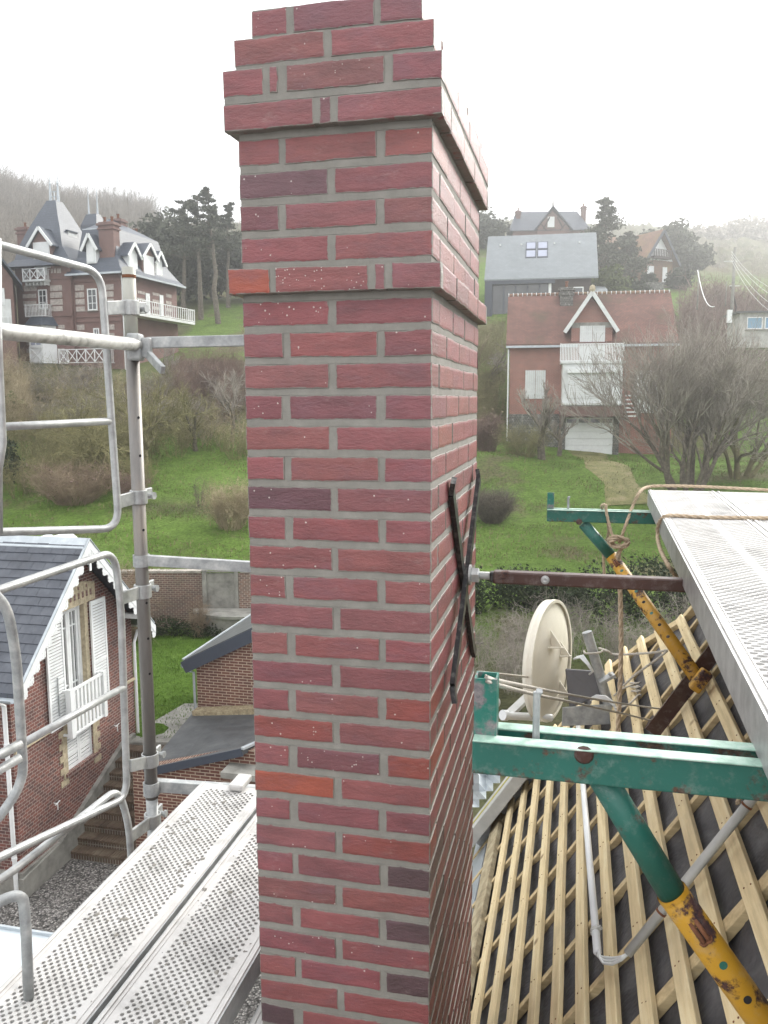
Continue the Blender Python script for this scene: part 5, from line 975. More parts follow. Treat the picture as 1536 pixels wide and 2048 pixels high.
gm.build('gutter', ZINC, UB); m_.tube([(e0.x, -.12, zUe-.12), (e0.x+.05, -.1, zUe-.22), (-.05, -.06, zUe-.25), (-.04, -.05, 1.6)], .035, 8); m_.build('downpipe', ZINC, UB)
COPE = plain('pale_lichened_coping', (.36, .33, .29), .9, var=.3, scale=4, bmp=.3)
# ================================================================== GARDEN WALL with concrete panel and half-round landing
G0 = at(240, 1200, 30.0); GW = Thing('garden_wall', 'old red brick garden wall with a grey boarded-concrete panel', 'wall', (-22, 30.05, LZ-.1), 0)
zt = at(400, 1143, 30).z-(LZ-.1); m_ = MB(); px0 = at(404, 1200, 30).x+22; px1 = at(476, 1200, 30).x+22
m_.box(0, px0, 0, .3, 0, zt); m_.box(px1, 21.5, 0, .3, 0, zt); m_.build('wall', BRICK_W, GW)
m_ = MB()
for i in range(150):
    x = i*.145
    if not (px0-.1 < x < px1): m_.box(x+.006, x+.139, -.04, .34, zt, zt+.075+random.uniform(-.004, .006))
m_.build('coping', COPE, GW); m_ = MB(); m_.box(px0+.002, px0+.16, -.06, .2, 0, zt+.1); m_.box(px1-.14, px1-.002, -.06, .2, 0, zt+.1); m_.box(px0+.16, px1-.14, .03, .15, .45, zt+.04)
for i in range(4): m_.box(px0+.16, px1-.14, .02, .029, .5+i*.45, .5+i*.45+.42)
m_.build('concrete_panel', CONC, GW)
LD = Thing('garden_landing', 'half-round concrete landing against the garden wall', 'landing', (at(462, 1240, 29.6).x+.35, 30.0, LZ), 0)
m_ = MB(); n = 20; c_ = [(math.cos(math.pi+math.pi*i/n)*1.75, math.sin(math.pi+math.pi*i/n)*1.2, 0) for i in range(n+1)]; m_.prism(c_, (0, 0, .66)); m_.build('drum', CONC, LD); m_ = MB(); m_.prism([(x*1.05, y*1.06, .66) for x, y, z in c_], (0, 0, .1)); m_.build('slab', CONC, LD)
m_ = MB(); 
xx = 6.0
for i in range(60): m_.box(i*.4, i*.4+.39, -.2, .35, 0, 1.15+.06*math.sin(i*2.1))
o = m_.build('flint_wall', FLINTD); a = at(950, 1290, 23.6); o.location = (a.x-.6, 23.6, a.z-1.1); tagmesh(o, 'low grey lichen-spotted flint wall beside the chimney below the field', 'wall')
if 0:
  PB_ = Thing('porch', 'small white garden canopy corner beyond the cottage gable behind the pole', 'canopy', (at(296, 1245, 22.6).x, 22.6, LZ), -YAW)
if 0:
  m_ = MB(); zz = 0; m_.hexa([(-1.2, 0, zz+.35), (.35, 0, zz-.05), (.35, 1.2, zz-.05), (-1.2, 1.2, zz+.35)], [(-1.2, 0, zz+.45), (.35, 0, zz+.05), (.35, 1.2, zz+.05), (-1.2, 1.2, zz+.45)]); m_.build('canopy_roof', ZINC, PB_); m_ = MB(); m_.box(.1, .17, .02, .09, 0, zz); m_.box(.1, .17, 1.0, 1.07, 0, zz); m_.build('post', WHITE, PB_)
# ================================================================== ZINC ROOFED SHED below the scaffold
a = at(0, 1856, 10.9); Z0 = Thing('zinc_shed', 'pale zinc-roofed lean-to at the bottom left under the scaffold', 'shed', (a.x, a.y, 0), -YAW)
p1 = Z0.on(93, 1882, 2, a.z-.02); m_ = MB(); zt = a.z
rz_ = lambda x, y: zt-.0+y*.0
m_.box(-4, p1.x+.9, -9, 0.05, zt-.05, zt); zo = m_.build('roof', ZINC_L, Z0); m_ = MB()
for x in (-3.0, -1.6, -.2, 1.2): m_.box(x-.018, x+.018, -9, 0.03, zt+.001, zt+.04)
m_.box(-4, p1.x+.9, .03, .07, zt-.06, zt+.045); m_.build('standing_seam', ZINC, zo); m_ = MB(); m_.box(-3.9, p1.x+.8, -8.9, -.1, 0, zt-.06); m_.build('wall', BRICK_O, Z0)
HAZE = 0.0028; HAZE_G = 0.78
# ================================================================== CHIMNEY
HC = .0719; Wc, Dc = .45, .89; CB = 3.2
C0 = CAM+Vector((.1086, 1.883, -CB)); CH = Thing('chimney', 'tall new red brick chimney with corbelled top filling the centre', 'chimney', C0, -YAW)
ZC = .2995+CB
def brick_material():
    m, t, n, b = nodes('red_facing_brick')
    a = n.new('ShaderNodeAttribute'); a.attribute_name = 'bcol'; a2 = n.new('ShaderNodeAttribute'); a2.attribute_name = 'bspk'
    c = a.outputs['Color']
    c = mixc(t, 1, c, ramp(t, noise(t, 9, 8, .65, 'Object', (1, 1, 3)), [(.25, .66), (.5, 1), (.75, 1.3)]), 'MULTIPLY')
    c = mixc(t, ramp(t, noise(t, 5.5, 6, .7, 'Object', (1, 1, 2.2)), [(.5, 0), (.72, .5)]), c, (.16, .075, .10))
    c = mixc(t, ramp(t, noise(t, 14, 7, .75, 'Object', (1, 1, 2)), [(.58, 0), (.75, .28)]), c, (.42, .34, .32))
    tc = n.new('ShaderNodeTexCoord'); v = n.new('ShaderNodeTexVoronoi'); v.inputs['Scale'].default_value = 185; t.links.new(tc.outputs['Object'], v.inputs['Vector'])
    sp = n.new('ShaderNodeSeparateColor'); t.links.new(v.outputs['Color'], sp.inputs[0])
    m1 = n.new('ShaderNodeMath'); m1.operation = 'MULTIPLY_ADD'; t.links.new(a2.outputs['Fac'], m1.inputs[0]); m1.inputs[1].default_value = .16; m1.inputs[2].default_value = .003
    m2 = n.new('ShaderNodeMath'); m2.operation = 'LESS_THAN'; t.links.new(sp.outputs[0], m2.inputs[0]); t.links.new(m1.outputs[0], m2.inputs[1])
    m3 = n.new('ShaderNodeMath'); m3.operation = 'MULTIPLY'; t.links.new(sp.outputs[1], m3.inputs[0]); m3.inputs[1].default_value = .42
    m4 = n.new('ShaderNodeMath'); m4.operation = 'LESS_THAN'; t.links.new(v.outputs['Distance'], m4.inputs[0]); t.links.new(m3.outputs[0], m4.inputs[1])
    m5 = n.new('ShaderNodeMath'); m5.operation = 'MULTIPLY'; t.links.new(m2.outputs[0], m5.inputs[0]); t.links.new(m4.outputs[0], m5.inputs[1])
    m6 = n.new('ShaderNodeMath'); m6.operation = 'MULTIPLY'; t.links.new(m5.outputs[0], m6.inputs[0]); m6.inputs[1].default_value = .8
    c = mixc(t, m6.outputs[0], c, (.55, .50, .46))
    c = mixc(t, ramp(t, noise(t, 3.2, 9, .78, 'Object', (1, 1, 3.5)), [(.55, 0), (.70, .32)]), c, (.055, .035, .04))
    ae = n.new('ShaderNodeAttribute'); ae.attribute_name = 'edge'; me_ = n.new('ShaderNodeMath'); me_.operation = 'MULTIPLY'; t.links.new(ae.outputs['Fac'], me_.inputs[0]); t.links.new(noise(t, 38, 6, .7), me_.inputs[1])
    c = mixc(t, ramp(t, me_.outputs[0], [(.36, 0), (.44, .95)]), c, (.185, .172, .152))
    t.links.new(c, b.inputs['Base Color']); b.inputs['Roughness'].default_value = .42; b.inputs['Specular IOR Level'].default_value = .62
    f = noise(t, 60, 8, .7, 'Object', (1, 1, 2.4)); bump(t, b, f, .8, .0045); return m
FB = brick_material()
rg = random.Random(11)
BV, BF, BC, BS, BE = [], [], [], [], []
PAL = [((.205, .061, .063), 7), ((.192, .057, .061), 6), ((.215, .067, .068), 4), ((.180, .056, .061), 3), ((.22, .058, .050), .5), ((.155, .050, .058), .6)]
def pickc(): 
    tot = sum(w_ for _, w_ in PAL); x = rg.random()*tot
    for c, w_ in PAL:
        x -= w_
        if x < 0: return tuple(k*rg.uniform(.93, 1.07) for k in c)
ORA = (.28, .062, .036); DRK = (.075, .040, .045); BLU = (.125, .058, .068)
def brick(mp, a0, a1, z0, z1, col, spk, dp=.006):
    """mp(a, z, d) -> local point; ragged outlined brick slab"""
    j = .0012; na, nz_ = max(2, int((a1-a0)/.03)), 2; out = []
    for i in range(na): out.append((a0+(a1-a0)*i/na, z0))
    for i in range(nz_): out.append((a1, z0+(z1-z0)*i/nz_))
    for i in range(na): out.append((a1-(a1-a0)*i/na, z1))
    for i in range(nz_): out.append((a0, z1-(z1-z0)*i/nz_))
    rot = rg.uniform(-.0010, .0010); out = [(a+rg.uniform(-j, j)*.8, z+rg.uniform(-j, j)*.9+rot*(1 if a > (a0+a1)/2 else -1)) for a, z in out]
    n = len(out); b0 = len(BV); cx, cz = (a0+a1)/2, (z0+z1)/2; pd = rg.uniform(-.0010, .0012)
    r1 = [mp(a, z, -dp) for a, z in out]; r2 = [mp(a, z, -.0035) for a, z in out]
    r3 = [mp(a+(.0012 if a < cx else -.0012), z+(.0012 if z < cz else -.0012), -.0010+pd) for a, z in out]
    ie = min(.007, (a1-a0)*.3); r4 = [mp(a+(ie if a < cx-.003 else -ie if a > cx+.003 else 0), z+(.007 if z < cz-.01 else -.007 if z > cz+.01 else 0), pd) for a, z in out]
    for r_ in (r1, r2, r3, r4): BV.extend(r_)
    BE.extend([1.0]*(3*n)+[0.0]*n)
    fs = [(b0+k*n+i, b0+k*n+(i+1) % n, b0+(k+1)*n+(i+1) % n, b0+(k+1)*n+i) for k in range(3) for i in range(n)]+[tuple(b0+3*n+i for i in range(n))]
    BF.extend(fs); BC.extend([col]*len(fs)); BS.extend([spk]*len(fs))
proj = {0: .024, -5: .024, -6: .024, -7: .003, -8: -.028}
JT = .0155
MC = MB()
def zt_(n): return ZC-n*HC
for n in range(-8, 40):
    e = proj.get(n, 0.0); z1 = zt_(n); z0 = z1-HC+JT
    if z1 < .05: break
    X0, X1, Y0, Y1 = -Wc-e, e, -e, Dc+e
    L = X1-X0; odd = n % 2 != 0; dp = .026 if e > .01 else .006
    if n == 0: fr_ = [(0, .205), (.23, .668), (.70, .747), (.778, 1)]
    elif n == -5: fr_ = [(0, .424), (.452, .507), (.534, 1)]
    elif n == -6: fr_ = [(0, .192), (.222, .262), (.302, .748), (.782, 1)]
    elif odd: fr_ = [(0, .468+rg.uniform(-.006, .004)), (.500+rg.uniform(-.004, .006), 1)]
    else: fr_ = [(0, .213+rg.uniform(-.008, .010)), (.250+rg.uniform(-.006, .006), .722+rg.uniform(-.006, .006)), (.758+rg.uniform(-.006, .006), 1)]
    for i, (a, b_) in enumerate(fr_):
        col = pickc(); spk = rg.choice([0, 0, .05, .1, .25])
        if n == 0 and i == 0: col = ORA; spk = 0
        if n == 0 and i == 1: spk = .8
        if n == 1 and i == 0: spk = .9
        if (n, i) in ((17, 0), (16, 2)): col = ORA if n == 17 else (.22, .050, .038)
        if (n, i) in ((20, 2), (22, 2), (24, 2), (26, 0)): col = DRK
        if (n, i) in ((7, 0), (-3, 0)): col = BLU if n == -3 else (.10, .038, .048)
        if (n, i) in ((15, 0), (19, 1), (14, 2)): col = (.205, .048, .040)
        if (n, i) == (16, 1): spk = .7; col = (.15, .05, .058)
        if (n, i) in ((-3, 0),): spk = .3
        brick(lambda p, z, d, Y0=Y0: (p, Y0-d, z), X0+L*a, X0+L*b_, z0, z1, col, spk, dp)
        colL = col if i == 0 else colL; colR = col
        if i == 0 or not odd or True:
            brick(lambda p, z, d, Y1=Y1: (p, Y1+d, z), X0+L*(1-b_), X0+L*(1-a), z0, z1, pickc(), .1, dp)
    # long sides
    p = Y0+.020*0; first = .105 if odd else .22; q = Y0; k = 0; lens = []
    if odd: lens = [.105+e]+[.222]*3
    else: lens = [.22+e]+[.222]*3
    for j, l in enumerate(lens+[9]):
        l2 = min(l, Y1-q)
        if l2 > .03:
            jj = .007+rg.uniform(-.002, .003); s0 = 0 if j == 0 else jj/2; s1 = jj/2 if q+l2 < Y1-.01 else 0
            c = colR if j == 0 else pickc(); s0 = dp if j == 0 else s0; s1 = dp if q+l2 >= Y1-.01 else s1
            brick(lambda p, z, d, X1=X1: (X1+d, p, z), q+s0, q+l2-s1, z0, z1, c, .1, dp); brick(lambda p, z, d, X0=X0: (X0-d, p, z), q+s0, q+l2-s1, z0, z1, colL if j == 0 else pickc(), .1, dp)
        q += l2
        if q >= Y1-.005: break
    MC.box(X0+.0025, X1-.0025, Y0+.0025, Y1-.0025, z0+(.002 if n in (0, -5) else -JT+(.0003 if e else 0)), z1-.0006)
    if n in (0, -5): MC.box(-Wc+.0025, -.0025, .0025, Dc-.0025, z0-JT, z0+.002)
me = bpy.data.meshes.new('brickwork'); me.from_pydata([tuple(p) for p in BV], [], BF)
bm = bmesh.new(); bm.from_mesh(me); bmesh.ops.recalc_face_normals(bm, faces=bm.faces); bm.to_mesh(me); bm.free()
a = me.attributes.new('bcol', 'FLOAT_COLOR', 'FACE'); a.data.foreach_set('color', [v for c in BC for v in (*c, 1)])
a = me.attributes.new('bspk', 'FLOAT', 'FACE'); a.data.foreach_set('value', BS)
a = me.attributes.new('edge', 'FLOAT', 'POINT'); a.data.foreach_set('value', BE); me.materials.append(FB); o = bpy.data.objects.new('brickwork', me); COL.objects.link(o); o.parent = CH.o
MC.box(-Wc+.0025, -.0025, .0025, Dc-.0025, 0, .3)
MC.build('mortar', MORTAR, CH)
m_ = MB(); m_.hexa([(-Wc+.05, .05, zt_(-8)-.002), (-.05, .05, zt_(-8)-.002), (-.05, Dc-.05, zt_(-8)-.002), (-Wc+.05, Dc-.05, zt_(-8)-.002)], [(-Wc+.12, .1, zt_(-8)+.004), (-.12, .1, zt_(-8)+.004), (-.12, Dc-.1, zt_(-8)+.004), (-Wc+.12, Dc-.1, zt_(-8)+.004)]); m_.build('mortar_cap', MORTAR, CH)
# mortar smears: thin irregular fillets along bed joints
m_ = MB()
for n in range(-7, 32):
    if n in (0, -5, -6, -7, -8, 1, -4): continue
    z = zt_(n)-HC+JT-.0155/2+.0
    for k in range(9):
        x = -Wc+.01+rg.random()*(Wc-.05); w_ = rg.uniform(.012, .04); s_ = rg.choice((-1, 1)); zz = z+s_*.0078
        m_.hexa([(x, -.0012, zz-.0022), (x+w_, -.0012, zz-.0018), (x+w_*.9, .003, zz-.002), (x+.002, .003, zz-.002)], [(x+.003, -.0012, zz+.0018), (x+w_-.004, -.0012, zz+.0022), (x+w_*.9, .003, zz+.002), (x+.002, .003, zz+.002)])
pass
# ================================================================== BRACE WITH X ANCHOR
BR = Thing('chimney_brace', 'brown rusty steel brace with black iron X anchor bolted to the chimney', 'brace', CH.M @ Vector((0, .484, ZC-.8015)), -YAW)
rot = lambda y, z, x=.012: (x, y-.484, z+.502)         # face coords (u rel, z rel cam) -> brace local
m_ = MB()
A_ = [rot(.243, -.205, .016), rot(.258, -.237, .0085), rot(.484, -.502, .0085), rot(.752, -.802, .0085), rot(.772, -.825, .012)]
for p, q in zip(A_[:-1], A_[1:]): m_.bar(p, q, .034, .013, (1, 0, 0))
m_.build('anchor_bar', BLACKP, BR)
m_ = MB(); A_ = [rot(.772, -.228, .016), rot(.755, -.25, .0215), rot(.484, -.502, .0215), rot(.215, -.745, .0215), rot(.200, -.785, .030)]
for p, q in zip(A_[:-1], A_[1:]): m_.bar(p, q, .034, .013, (1, 0, 0))
m_.build('anchor_bar', BLACKP, BR)
m_ = MB(); m_.lathe([(.030, 0), (.030, .006)], (.0285, 0, 0), (1, 0, 0), 24, True); m_.build('washer', GALV, BR)
m_ = MB(); m_.lathe([(.021, 0), (.023, .002), (.023, .020), (.021, .022)], (.0347, 0, 0), (1, 0, 0), 6, True); m_.build('nut', GALV, BR)
pf = [(.0105 if i % 2 else .0120, i*.0016) for i in range(26)]
m_ = MB(); m_.lathe(pf, (.0565, 0, 0), (1, 0, 0), 14, True); m_.build('threaded_rod', GALV_D, BR)
m_ = MB(); m_.box(.098, 1.30, -.018, .018, -.0195, .0165); m_.build('tube', RUST, BR, bevel=.005, seg=3)
m_ = MB(); m_.box(.088, .105, -.015, .015, -.016, .013); m_.build('end_cap', BLACKP, BR, bevel=.004)
sb = BR.on(1089, 1164, 1, -.023); m_ = MB(); m_.lathe([(.0125, 0), (.0115, .004), (.006, .0055), (.0, .0045)], (sb.x, -.018, -.001), (0, -1, 0), 20); m_.build('screw', GALV, BR)
# ================================================================== OWN ROOF (stripped to battens)
TH = R(57); DR = 1.05; RN = RV*(-math.sin(TH))+ZV*math.cos(TH); RVv = RV*math.cos(TH)+ZV*math.sin(TH)
def rp(u, v, h=0): return CAM+UV_*u+RVv*v-RN*DR+RN*h
def onroof(px, py, h=0): return hit(px, py, CAM-RN*(DR-h), RN)
def ruv(P): d = P-CAM; return d.dot(UV_), d.dot(RVv)
HS = Thing('house_roof', 'steep roof stripped to pale timber battens over dark membrane, right of the chimney', 'roof', rl(0, 2.5, -8), -YAW)
uend = lambda v: float(np.interp(v, [-3, -2.1, -1.21, -.92, -.63, .2], [5.2, 5.1, 4.92, 4.65, 4.28, 4.1]))
VT = .17; VB = -2.62
m_ = MB(); vv = np.linspace(VB, VT, 40); uu = np.linspace(0, 1, 60); rgm = np.random.default_rng(5); idx = {}
for i, v in enumerate(vv):
    for j, f in enumerate(uu):
        u = .15+(uend(v)-.15)*f; h = -.012+.010*math.sin(v*37)*math.sin(u*8+v*3)+rgm.normal()*.0022-.006*math.sin(u*40*.5); idx[i, j] = len(m_.v); m_.v.append(rp(u, v, h))
m_.f = [(idx[i, j], idx[i, j+1], idx[i+1, j+1], idx[i+1, j]) for i in range(39) for j in range(59)]
m_.build('underlay', MEMB, HS, world=True, smooth=True, recalc=False)
rb = random.Random(3)
for k in range(-5, 18):
    u = (2.44+.39*k)*.84
    if u < .25: continue
    vlo = VB+.02; vhi = VT
    while uend(vhi) < u and vhi > vlo+.1: vhi -= .02
    if vhi-vlo < .3: continue
    w_ = .046 if k == 0 else .029
    m_ = MB(); a, b_ = rp(u+rb.uniform(-.006, .006), vlo, .004), rp(u+rb.uniform(-.006, .006), vhi, .004); m_.bar(a-RN*.004, b_-RN*.004, w_, .024, RN); m_.build('counter_batten', WOOD2, HS, world=True, bevel=.0015, seg=1)
k = 0
while True:
    v = (-2.585+.168*k)*.84; k += 1
    if v > VT-.03: break
    ue = uend(v)+rb.uniform(-.05, .06); w_ = .047+rb.uniform(-.003, .003); n = 10; m_ = MB(); dv = rb.uniform(-.004, .004)
    pts = [rp(.15+(ue-.15)*i/n, v+dv+rb.uniform(-.0025, .0025), .024+rb.uniform(-.0012, .0012)) for i in range(n+1)]
    hv = RVv*(w_/2); hn = RN*.0095; rings = [[p-hv-hn, p+hv-hn, p+hv+hn, p-hv+hn] for p in pts]; b0 = 0
    for r_ in rings: m_.v += r_
    m_.f = [(4*i+j, 4*i+(j+1) % 4, 4*i+4+(j+1) % 4, 4*i+4+j) for i in range(n) for j in range(4)]+[(3, 2, 1, 0), tuple(4*n+j for j in range(4))]
    m_.build('batten', WOOD, HS, world=True, bevel=.0025, seg=2)
m_ = MB(); v = -2.77*.84; m_.bar(rp(.15, v, .02), rp(uend(v), v, .02), .10, .03, RN); m_.build('eaves_board', WOOD_OLD, HS, world=True, bevel=.003)
m_ = MB(); v = -3.02*.84; m_.bar(rp(.15, v, .0), rp(uend(v)+.1, v, .0), .16, .012, RN); m_.build('eaves_flashing', ZINC, HS, world=True)
# verge rafter along the slanting far end
m_ = MB(); vs_ = [-2.5, -2.1, -1.21, -.92, -.63, .1]
for a, b_ in zip(vs_[:-1], vs_[1:]): m_.bar(rp(uend(a)-.03, a, -.02), rp(uend(b_)-.03, b_, -.02), .05, .07, RN)
m_.build('verge_rafter', WOOD2, HS, world=True, bevel=.003)
# splintered underlay edge, other slope and walls of the same house
rr_ = .98; zr_ = -DR/math.cos(TH)+math.tan(TH)*rr_; m_ = MB(); m_.poly([rl(rr_, .15, zr_), rl(rr_, 4.1, zr_), rl(rr_+3.2, 4.1, zr_-4.2), rl(rr_+3.2, .15, zr_-4.2)]); m_.build('rear_slope', SLATE_F, HS, world=True, recalc=False)
ev = rp(0, VB)-CAM; re_, ze_ = ev.dot(RV), ev.z; m_ = MB()
for uu_ in (4.0,): m_.poly([rl(re_+.1, uu_+1.0, ze_), rl(rr_-.0, uu_+.0, zr_-.06), rl(rr_+3.1, uu_, zr_-4.2), rl(rr_+3.1, uu_, -10), rl(re_+.1, uu_+1.0, -10)])
m_.poly([rl(re_+.1, -3, ze_), rl(re_+.1, 5.0, ze_), rl(re_+.1, 5.0, -10), rl(re_+.1, -3, -10)]); m_.poly([rl(rr_+3.1, -3, zr_-4.2), rl(rr_+3.1, 4.0, zr_-4.2), rl(rr_+3.1, 4.0, -10), rl(rr_+3.1, -3, -10)])
m_.build('wall', BRICK_O, HS, world=True, recalc=False)
# grey channel with yellow stripe, crumpled zinc
RC = Thing('metal_channel', 'grey metal channel with a yellow stripe lying along the far roof edge', 'channel', onroof(1000, 1590, .05), -YAW)
a, b_ = onroof(1092, 1478, .10), onroof(925, 1688, .10); m_ = MB(); m_.bar(a, b_, .15, .07, RN); m_.build('channel', PVCG, RC, world=True, bevel=.004)
dd = (b_-a).normalized(); sd_ = dd.cross(RN).normalized(); m_ = MB(); m_.bar(a+RN*.037, b_+RN*.037, .018, .004, RN); m_.build('stripe', plain('yellow_stripe', (.42, .38, .10), .7, var=.3, scale=15), RC, world=True)
m_ = MB(); m_.bar(a-RN*.03+sd_*.075*(1 if sd_.dot(RV) > 0 else -1), b_-RN*.03+sd_*.075*(1 if sd_.dot(RV) > 0 else -1), .004, .13, RN); m_.build('web', GALV_D, RC, world=True)
m_ = MB(); rz = random.Random(8); q = [[onroof(940+i*14, 1520+j*16, .02+rz.uniform(0, .12)) for i in range(6)] for j in range(7)]
for j in range(6):
    for i in range(5):
        if i+j*.9 < 5.5: m_.poly([q[j][i], q[j][i+1], q[j+1][i+1]]); m_.poly([q[j][i], q[j+1][i+1], q[j+1][i]])
ZS = Thing('zinc_offcut', 'crumpled shiny zinc offcut tucked beside the chimney under the green arm', 'sheet', onroof(960, 1560), -YAW); m_.build('sheet', ZINC, ZS, world=True, recalc=False)
# ================================================================== PERFORATED PLANKS
def plank(name, label, r0, r1, u0, u1, z, cols, mat=GALV_W, ph=.0243, hr=.0057, rowp=.0125, gaps=(), side=.07, group=None, lip=.012, margin=.03, shape=1.0, endm=.04, matside=GALV, yaw=YAW):
    Rq = Vector((math.cos(yaw), -math.sin(yaw), 0)); Uq = Vector((math.sin(yaw), math.cos(yaw), 0))
    t = Thing(name, label, 'scaffold plank', CAM+Rq*r0+Uq*((u0+u1)/2)+ZV*z, -yaw, group); Wp = r1-r0; L = u1-u0; y0 = -L/2
    n = 8; V = []; F = []
    span_ = [margin+ (Wp-2*margin-ph*cols)/2 + c*ph for c in range(cols+1)]
    nr = int((L-2*endm)/rowp); ys_ = y0+endm; tmpl_oct = [(math.cos(2*math.pi*(k+.5)/n)*hr*shape, math.sin(2*math.pi*(k+.5)/n)*hr) for k in range(n)]
    me_ = MB(); vs, fs = me_.v, me_.f
    def quad(x0, x1, ya, yb): b0 = len(vs); vs.extend([(x0, ya, 0), (x1, ya, 0), (x1, yb, 0), (x0, yb, 0)]); fs.append((b0, b0+1, b0+2, b0+3))
    def cell(x0, x1, ya, yb):
        cx, cy = (x0+x1)/2, (ya+yb)/2; b0 = len(vs); hx, hy = (x1-x0)/2, (yb-ya)/2
        for (ox, oy) in tmpl_oct:
            m__ = max(abs(ox)/hx/1.0, abs(oy)/hy); ax_, ay_ = ox, oy
            k_ = min(hx/abs(ox), hy/abs(oy)); vs.append((cx+ox*k_, cy+oy*k_, 0))
        for (ox, oy) in tmpl_oct: vs.append((cx+ox*1.18, cy+oy*1.12, .0012))
        for (ox, oy) in tmpl_oct: vs.append((cx+ox, cy+oy, .0006))
        for (ox, oy) in tmpl_oct: vs.append((cx+ox*.95, cy+oy*.95, -.006))
        for q_ in range(3):
            for k_ in range(n): a_1 = b0+q_*n+k_; a_2 = b0+q_*n+(k_+1) % n; fs.append((a_1, a_2, a_2+n, a_1+n))
        # four corner triangles of the cell
        crn = [(x1, yb), (x0, yb), (x0, ya), (x1, ya)]
        for ci, (X_, Y_) in enumerate(crn):
            vs.append((X_, Y_, 0)); k1, k2 = [(0, 1), (2, 3), (4, 5), (6, 7)][ci]; fs.append((b0+k1, len(vs)-1, b0+k2))
    xa_, xb_ = span_[0], span_[-1]; quad(0.004, xa_, y0, y0+L); quad(xb_, Wp-.004, y0, y0+L); quad(xa_, xb_, y0, ys_); 
    for r_ in range(nr):
        ya, yb = ys_+r_*rowp, ys_+(r_+1)*rowp; off = ph/2 if r_ % 2 else 0
        if off: quad(xa_, xa_+off, ya, yb); quad(xb_-off, xb_, ya, yb)
        for c in range(cols-(1 if off else 0)):
            x = span_[c]+off
            if c in gaps: quad(x, x+ph, ya, yb)
            else: cell(x, x+ph, ya, yb)
    quad(xa_, xb_, ys_+nr*rowp, y0+L)
    tp = me_.build('perforated_top', mat, t, recalc=False)
    m = MB(); m.box(0, .004, y0, y0+L, -side, 0); m.box(Wp-.004, Wp, y0, y0+L, -side, 0); m.box(.004, .02, y0, y0+L, -side, -side+.003); m.box(Wp-.02, Wp-.004, y0, y0+L, -side, -side+.003)
    m.build('side_flange', matside, t)
    m = MB(); m.box(.005, Wp-.005, y0+.004, y0+L-.004, -.034, -.031); m.build('hole_backing', GALV_D, t)  # unseen sheet added below the top to block light, so the holes read dark
    m = MB(); m.box(.006, .016, y0+.001, y0+L-.001, .0003, .004); m.box(Wp-.016, Wp-.006, y0+.001, y0+L-.001, .0003, .004); m.box(margin-.006, margin-.002, y0+.001, y0+L-.001, .0002, .002); m.box(Wp-margin+.002, Wp-margin+.006, y0+.001, y0+L-.001, .0002, .002)
    m.build('edge_rib', mat, t, bevel=.001, seg=1)
    m = MB(); m.box(.004, Wp-.004, y0+L-.003, y0+L, -side+.004, -.001); m.box(.004, Wp-.004, y0, y0+.003, -side+.004, -.001); m.build('end_plate', matside, t)
    return t
ZL = -1.55
def ru(px, py, z): d = onz(px, py, CAMZ+z)-CAM; return d.dot(RV), d.dot(UV_)
ra, ua = ru(389, 1561, ZL); rb_, _ = ru(0, 1977, ZL); r2a, _ = ru(501, 1615, ZL); r2b, _ = ru(179, 2048, ZL); r3, _ = ru(430, 2048, ZL); r3b, _ = ru(508, 1896, ZL)
rA = (ra+rb_)/2; rB = (r2a+r2b)/2; rC = (r3+r3b)/2
print('PLANKS', rA, ra, rb_, rB, r2a, r2b, rC, r3, r3b, ua)
Wp = rB-rA
p1_ = plank('scaffold_plank', 'outermost perforated steel plank of the left walkway', rA, rB-.006, .5, ua, ZL, int((Wp-.07)/.0243), group='perforated planks of the walkway')
p2_ = plank('scaffold_plank', 'middle perforated steel plank, second from the outer edge', rB+.006, rC, .5, ua+.005, ZL-.004, int((Wp-.07)/.0243), group='perforated planks of the walkway')
p3_ = plank('scaffold_plank', 'lower perforated plank tucked against the chimney foot', rC+.03, rC+.03+Wp, .5, ua-.1, ZL-.10, int((Wp-.07)/.0243), group='perforated planks of the walkway')
m_ = MB(); m_.box(.14, .2, ((ua-.5)/2)-.05, ((ua-.5)/2)+.06, .002, .03); m_.build('hook', GALV_W, p1_, bevel=.008)
# right-hand deck on the roof brackets
ZD = -.43; d0, d1 = onz(1296, 984, CAMZ+ZD), onz(1536, 1457, CAMZ+ZD); dv = (d0-d1).normalized(); YD_ = math.atan2(dv.x, dv.y); RD_ = Vector((math.cos(YD_), -math.sin(YD_), 0)); ud = (d0-CAM).dot(Vector((math.sin(YD_), math.cos(YD_), 0))); rdm = (d0-CAM).dot(RD_); print('DECK', math.degrees(YD_), rdm, ud)
plank('deck_plank', 'nearest galvanised perforated deck plank lashed with rope on the roof brackets', rdm, rdm+.30, .35, ud, ZD, 10, GALV_W, .0262, .0066, .0150, (5,), .072, 'galvanised deck planks on the roof brackets', shape=1.5, yaw=YD_)
plank('deck_plank', 'farther right galvanised deck plank beside the roped one', rdm+.303, rdm+.60, .35, ud+.0, ZD-.001, 10, GALV_W, .0262, .0066, .0150, (2, 7), .072, 'galvanised deck planks on the roof brackets', shape=1.5, yaw=YD_)
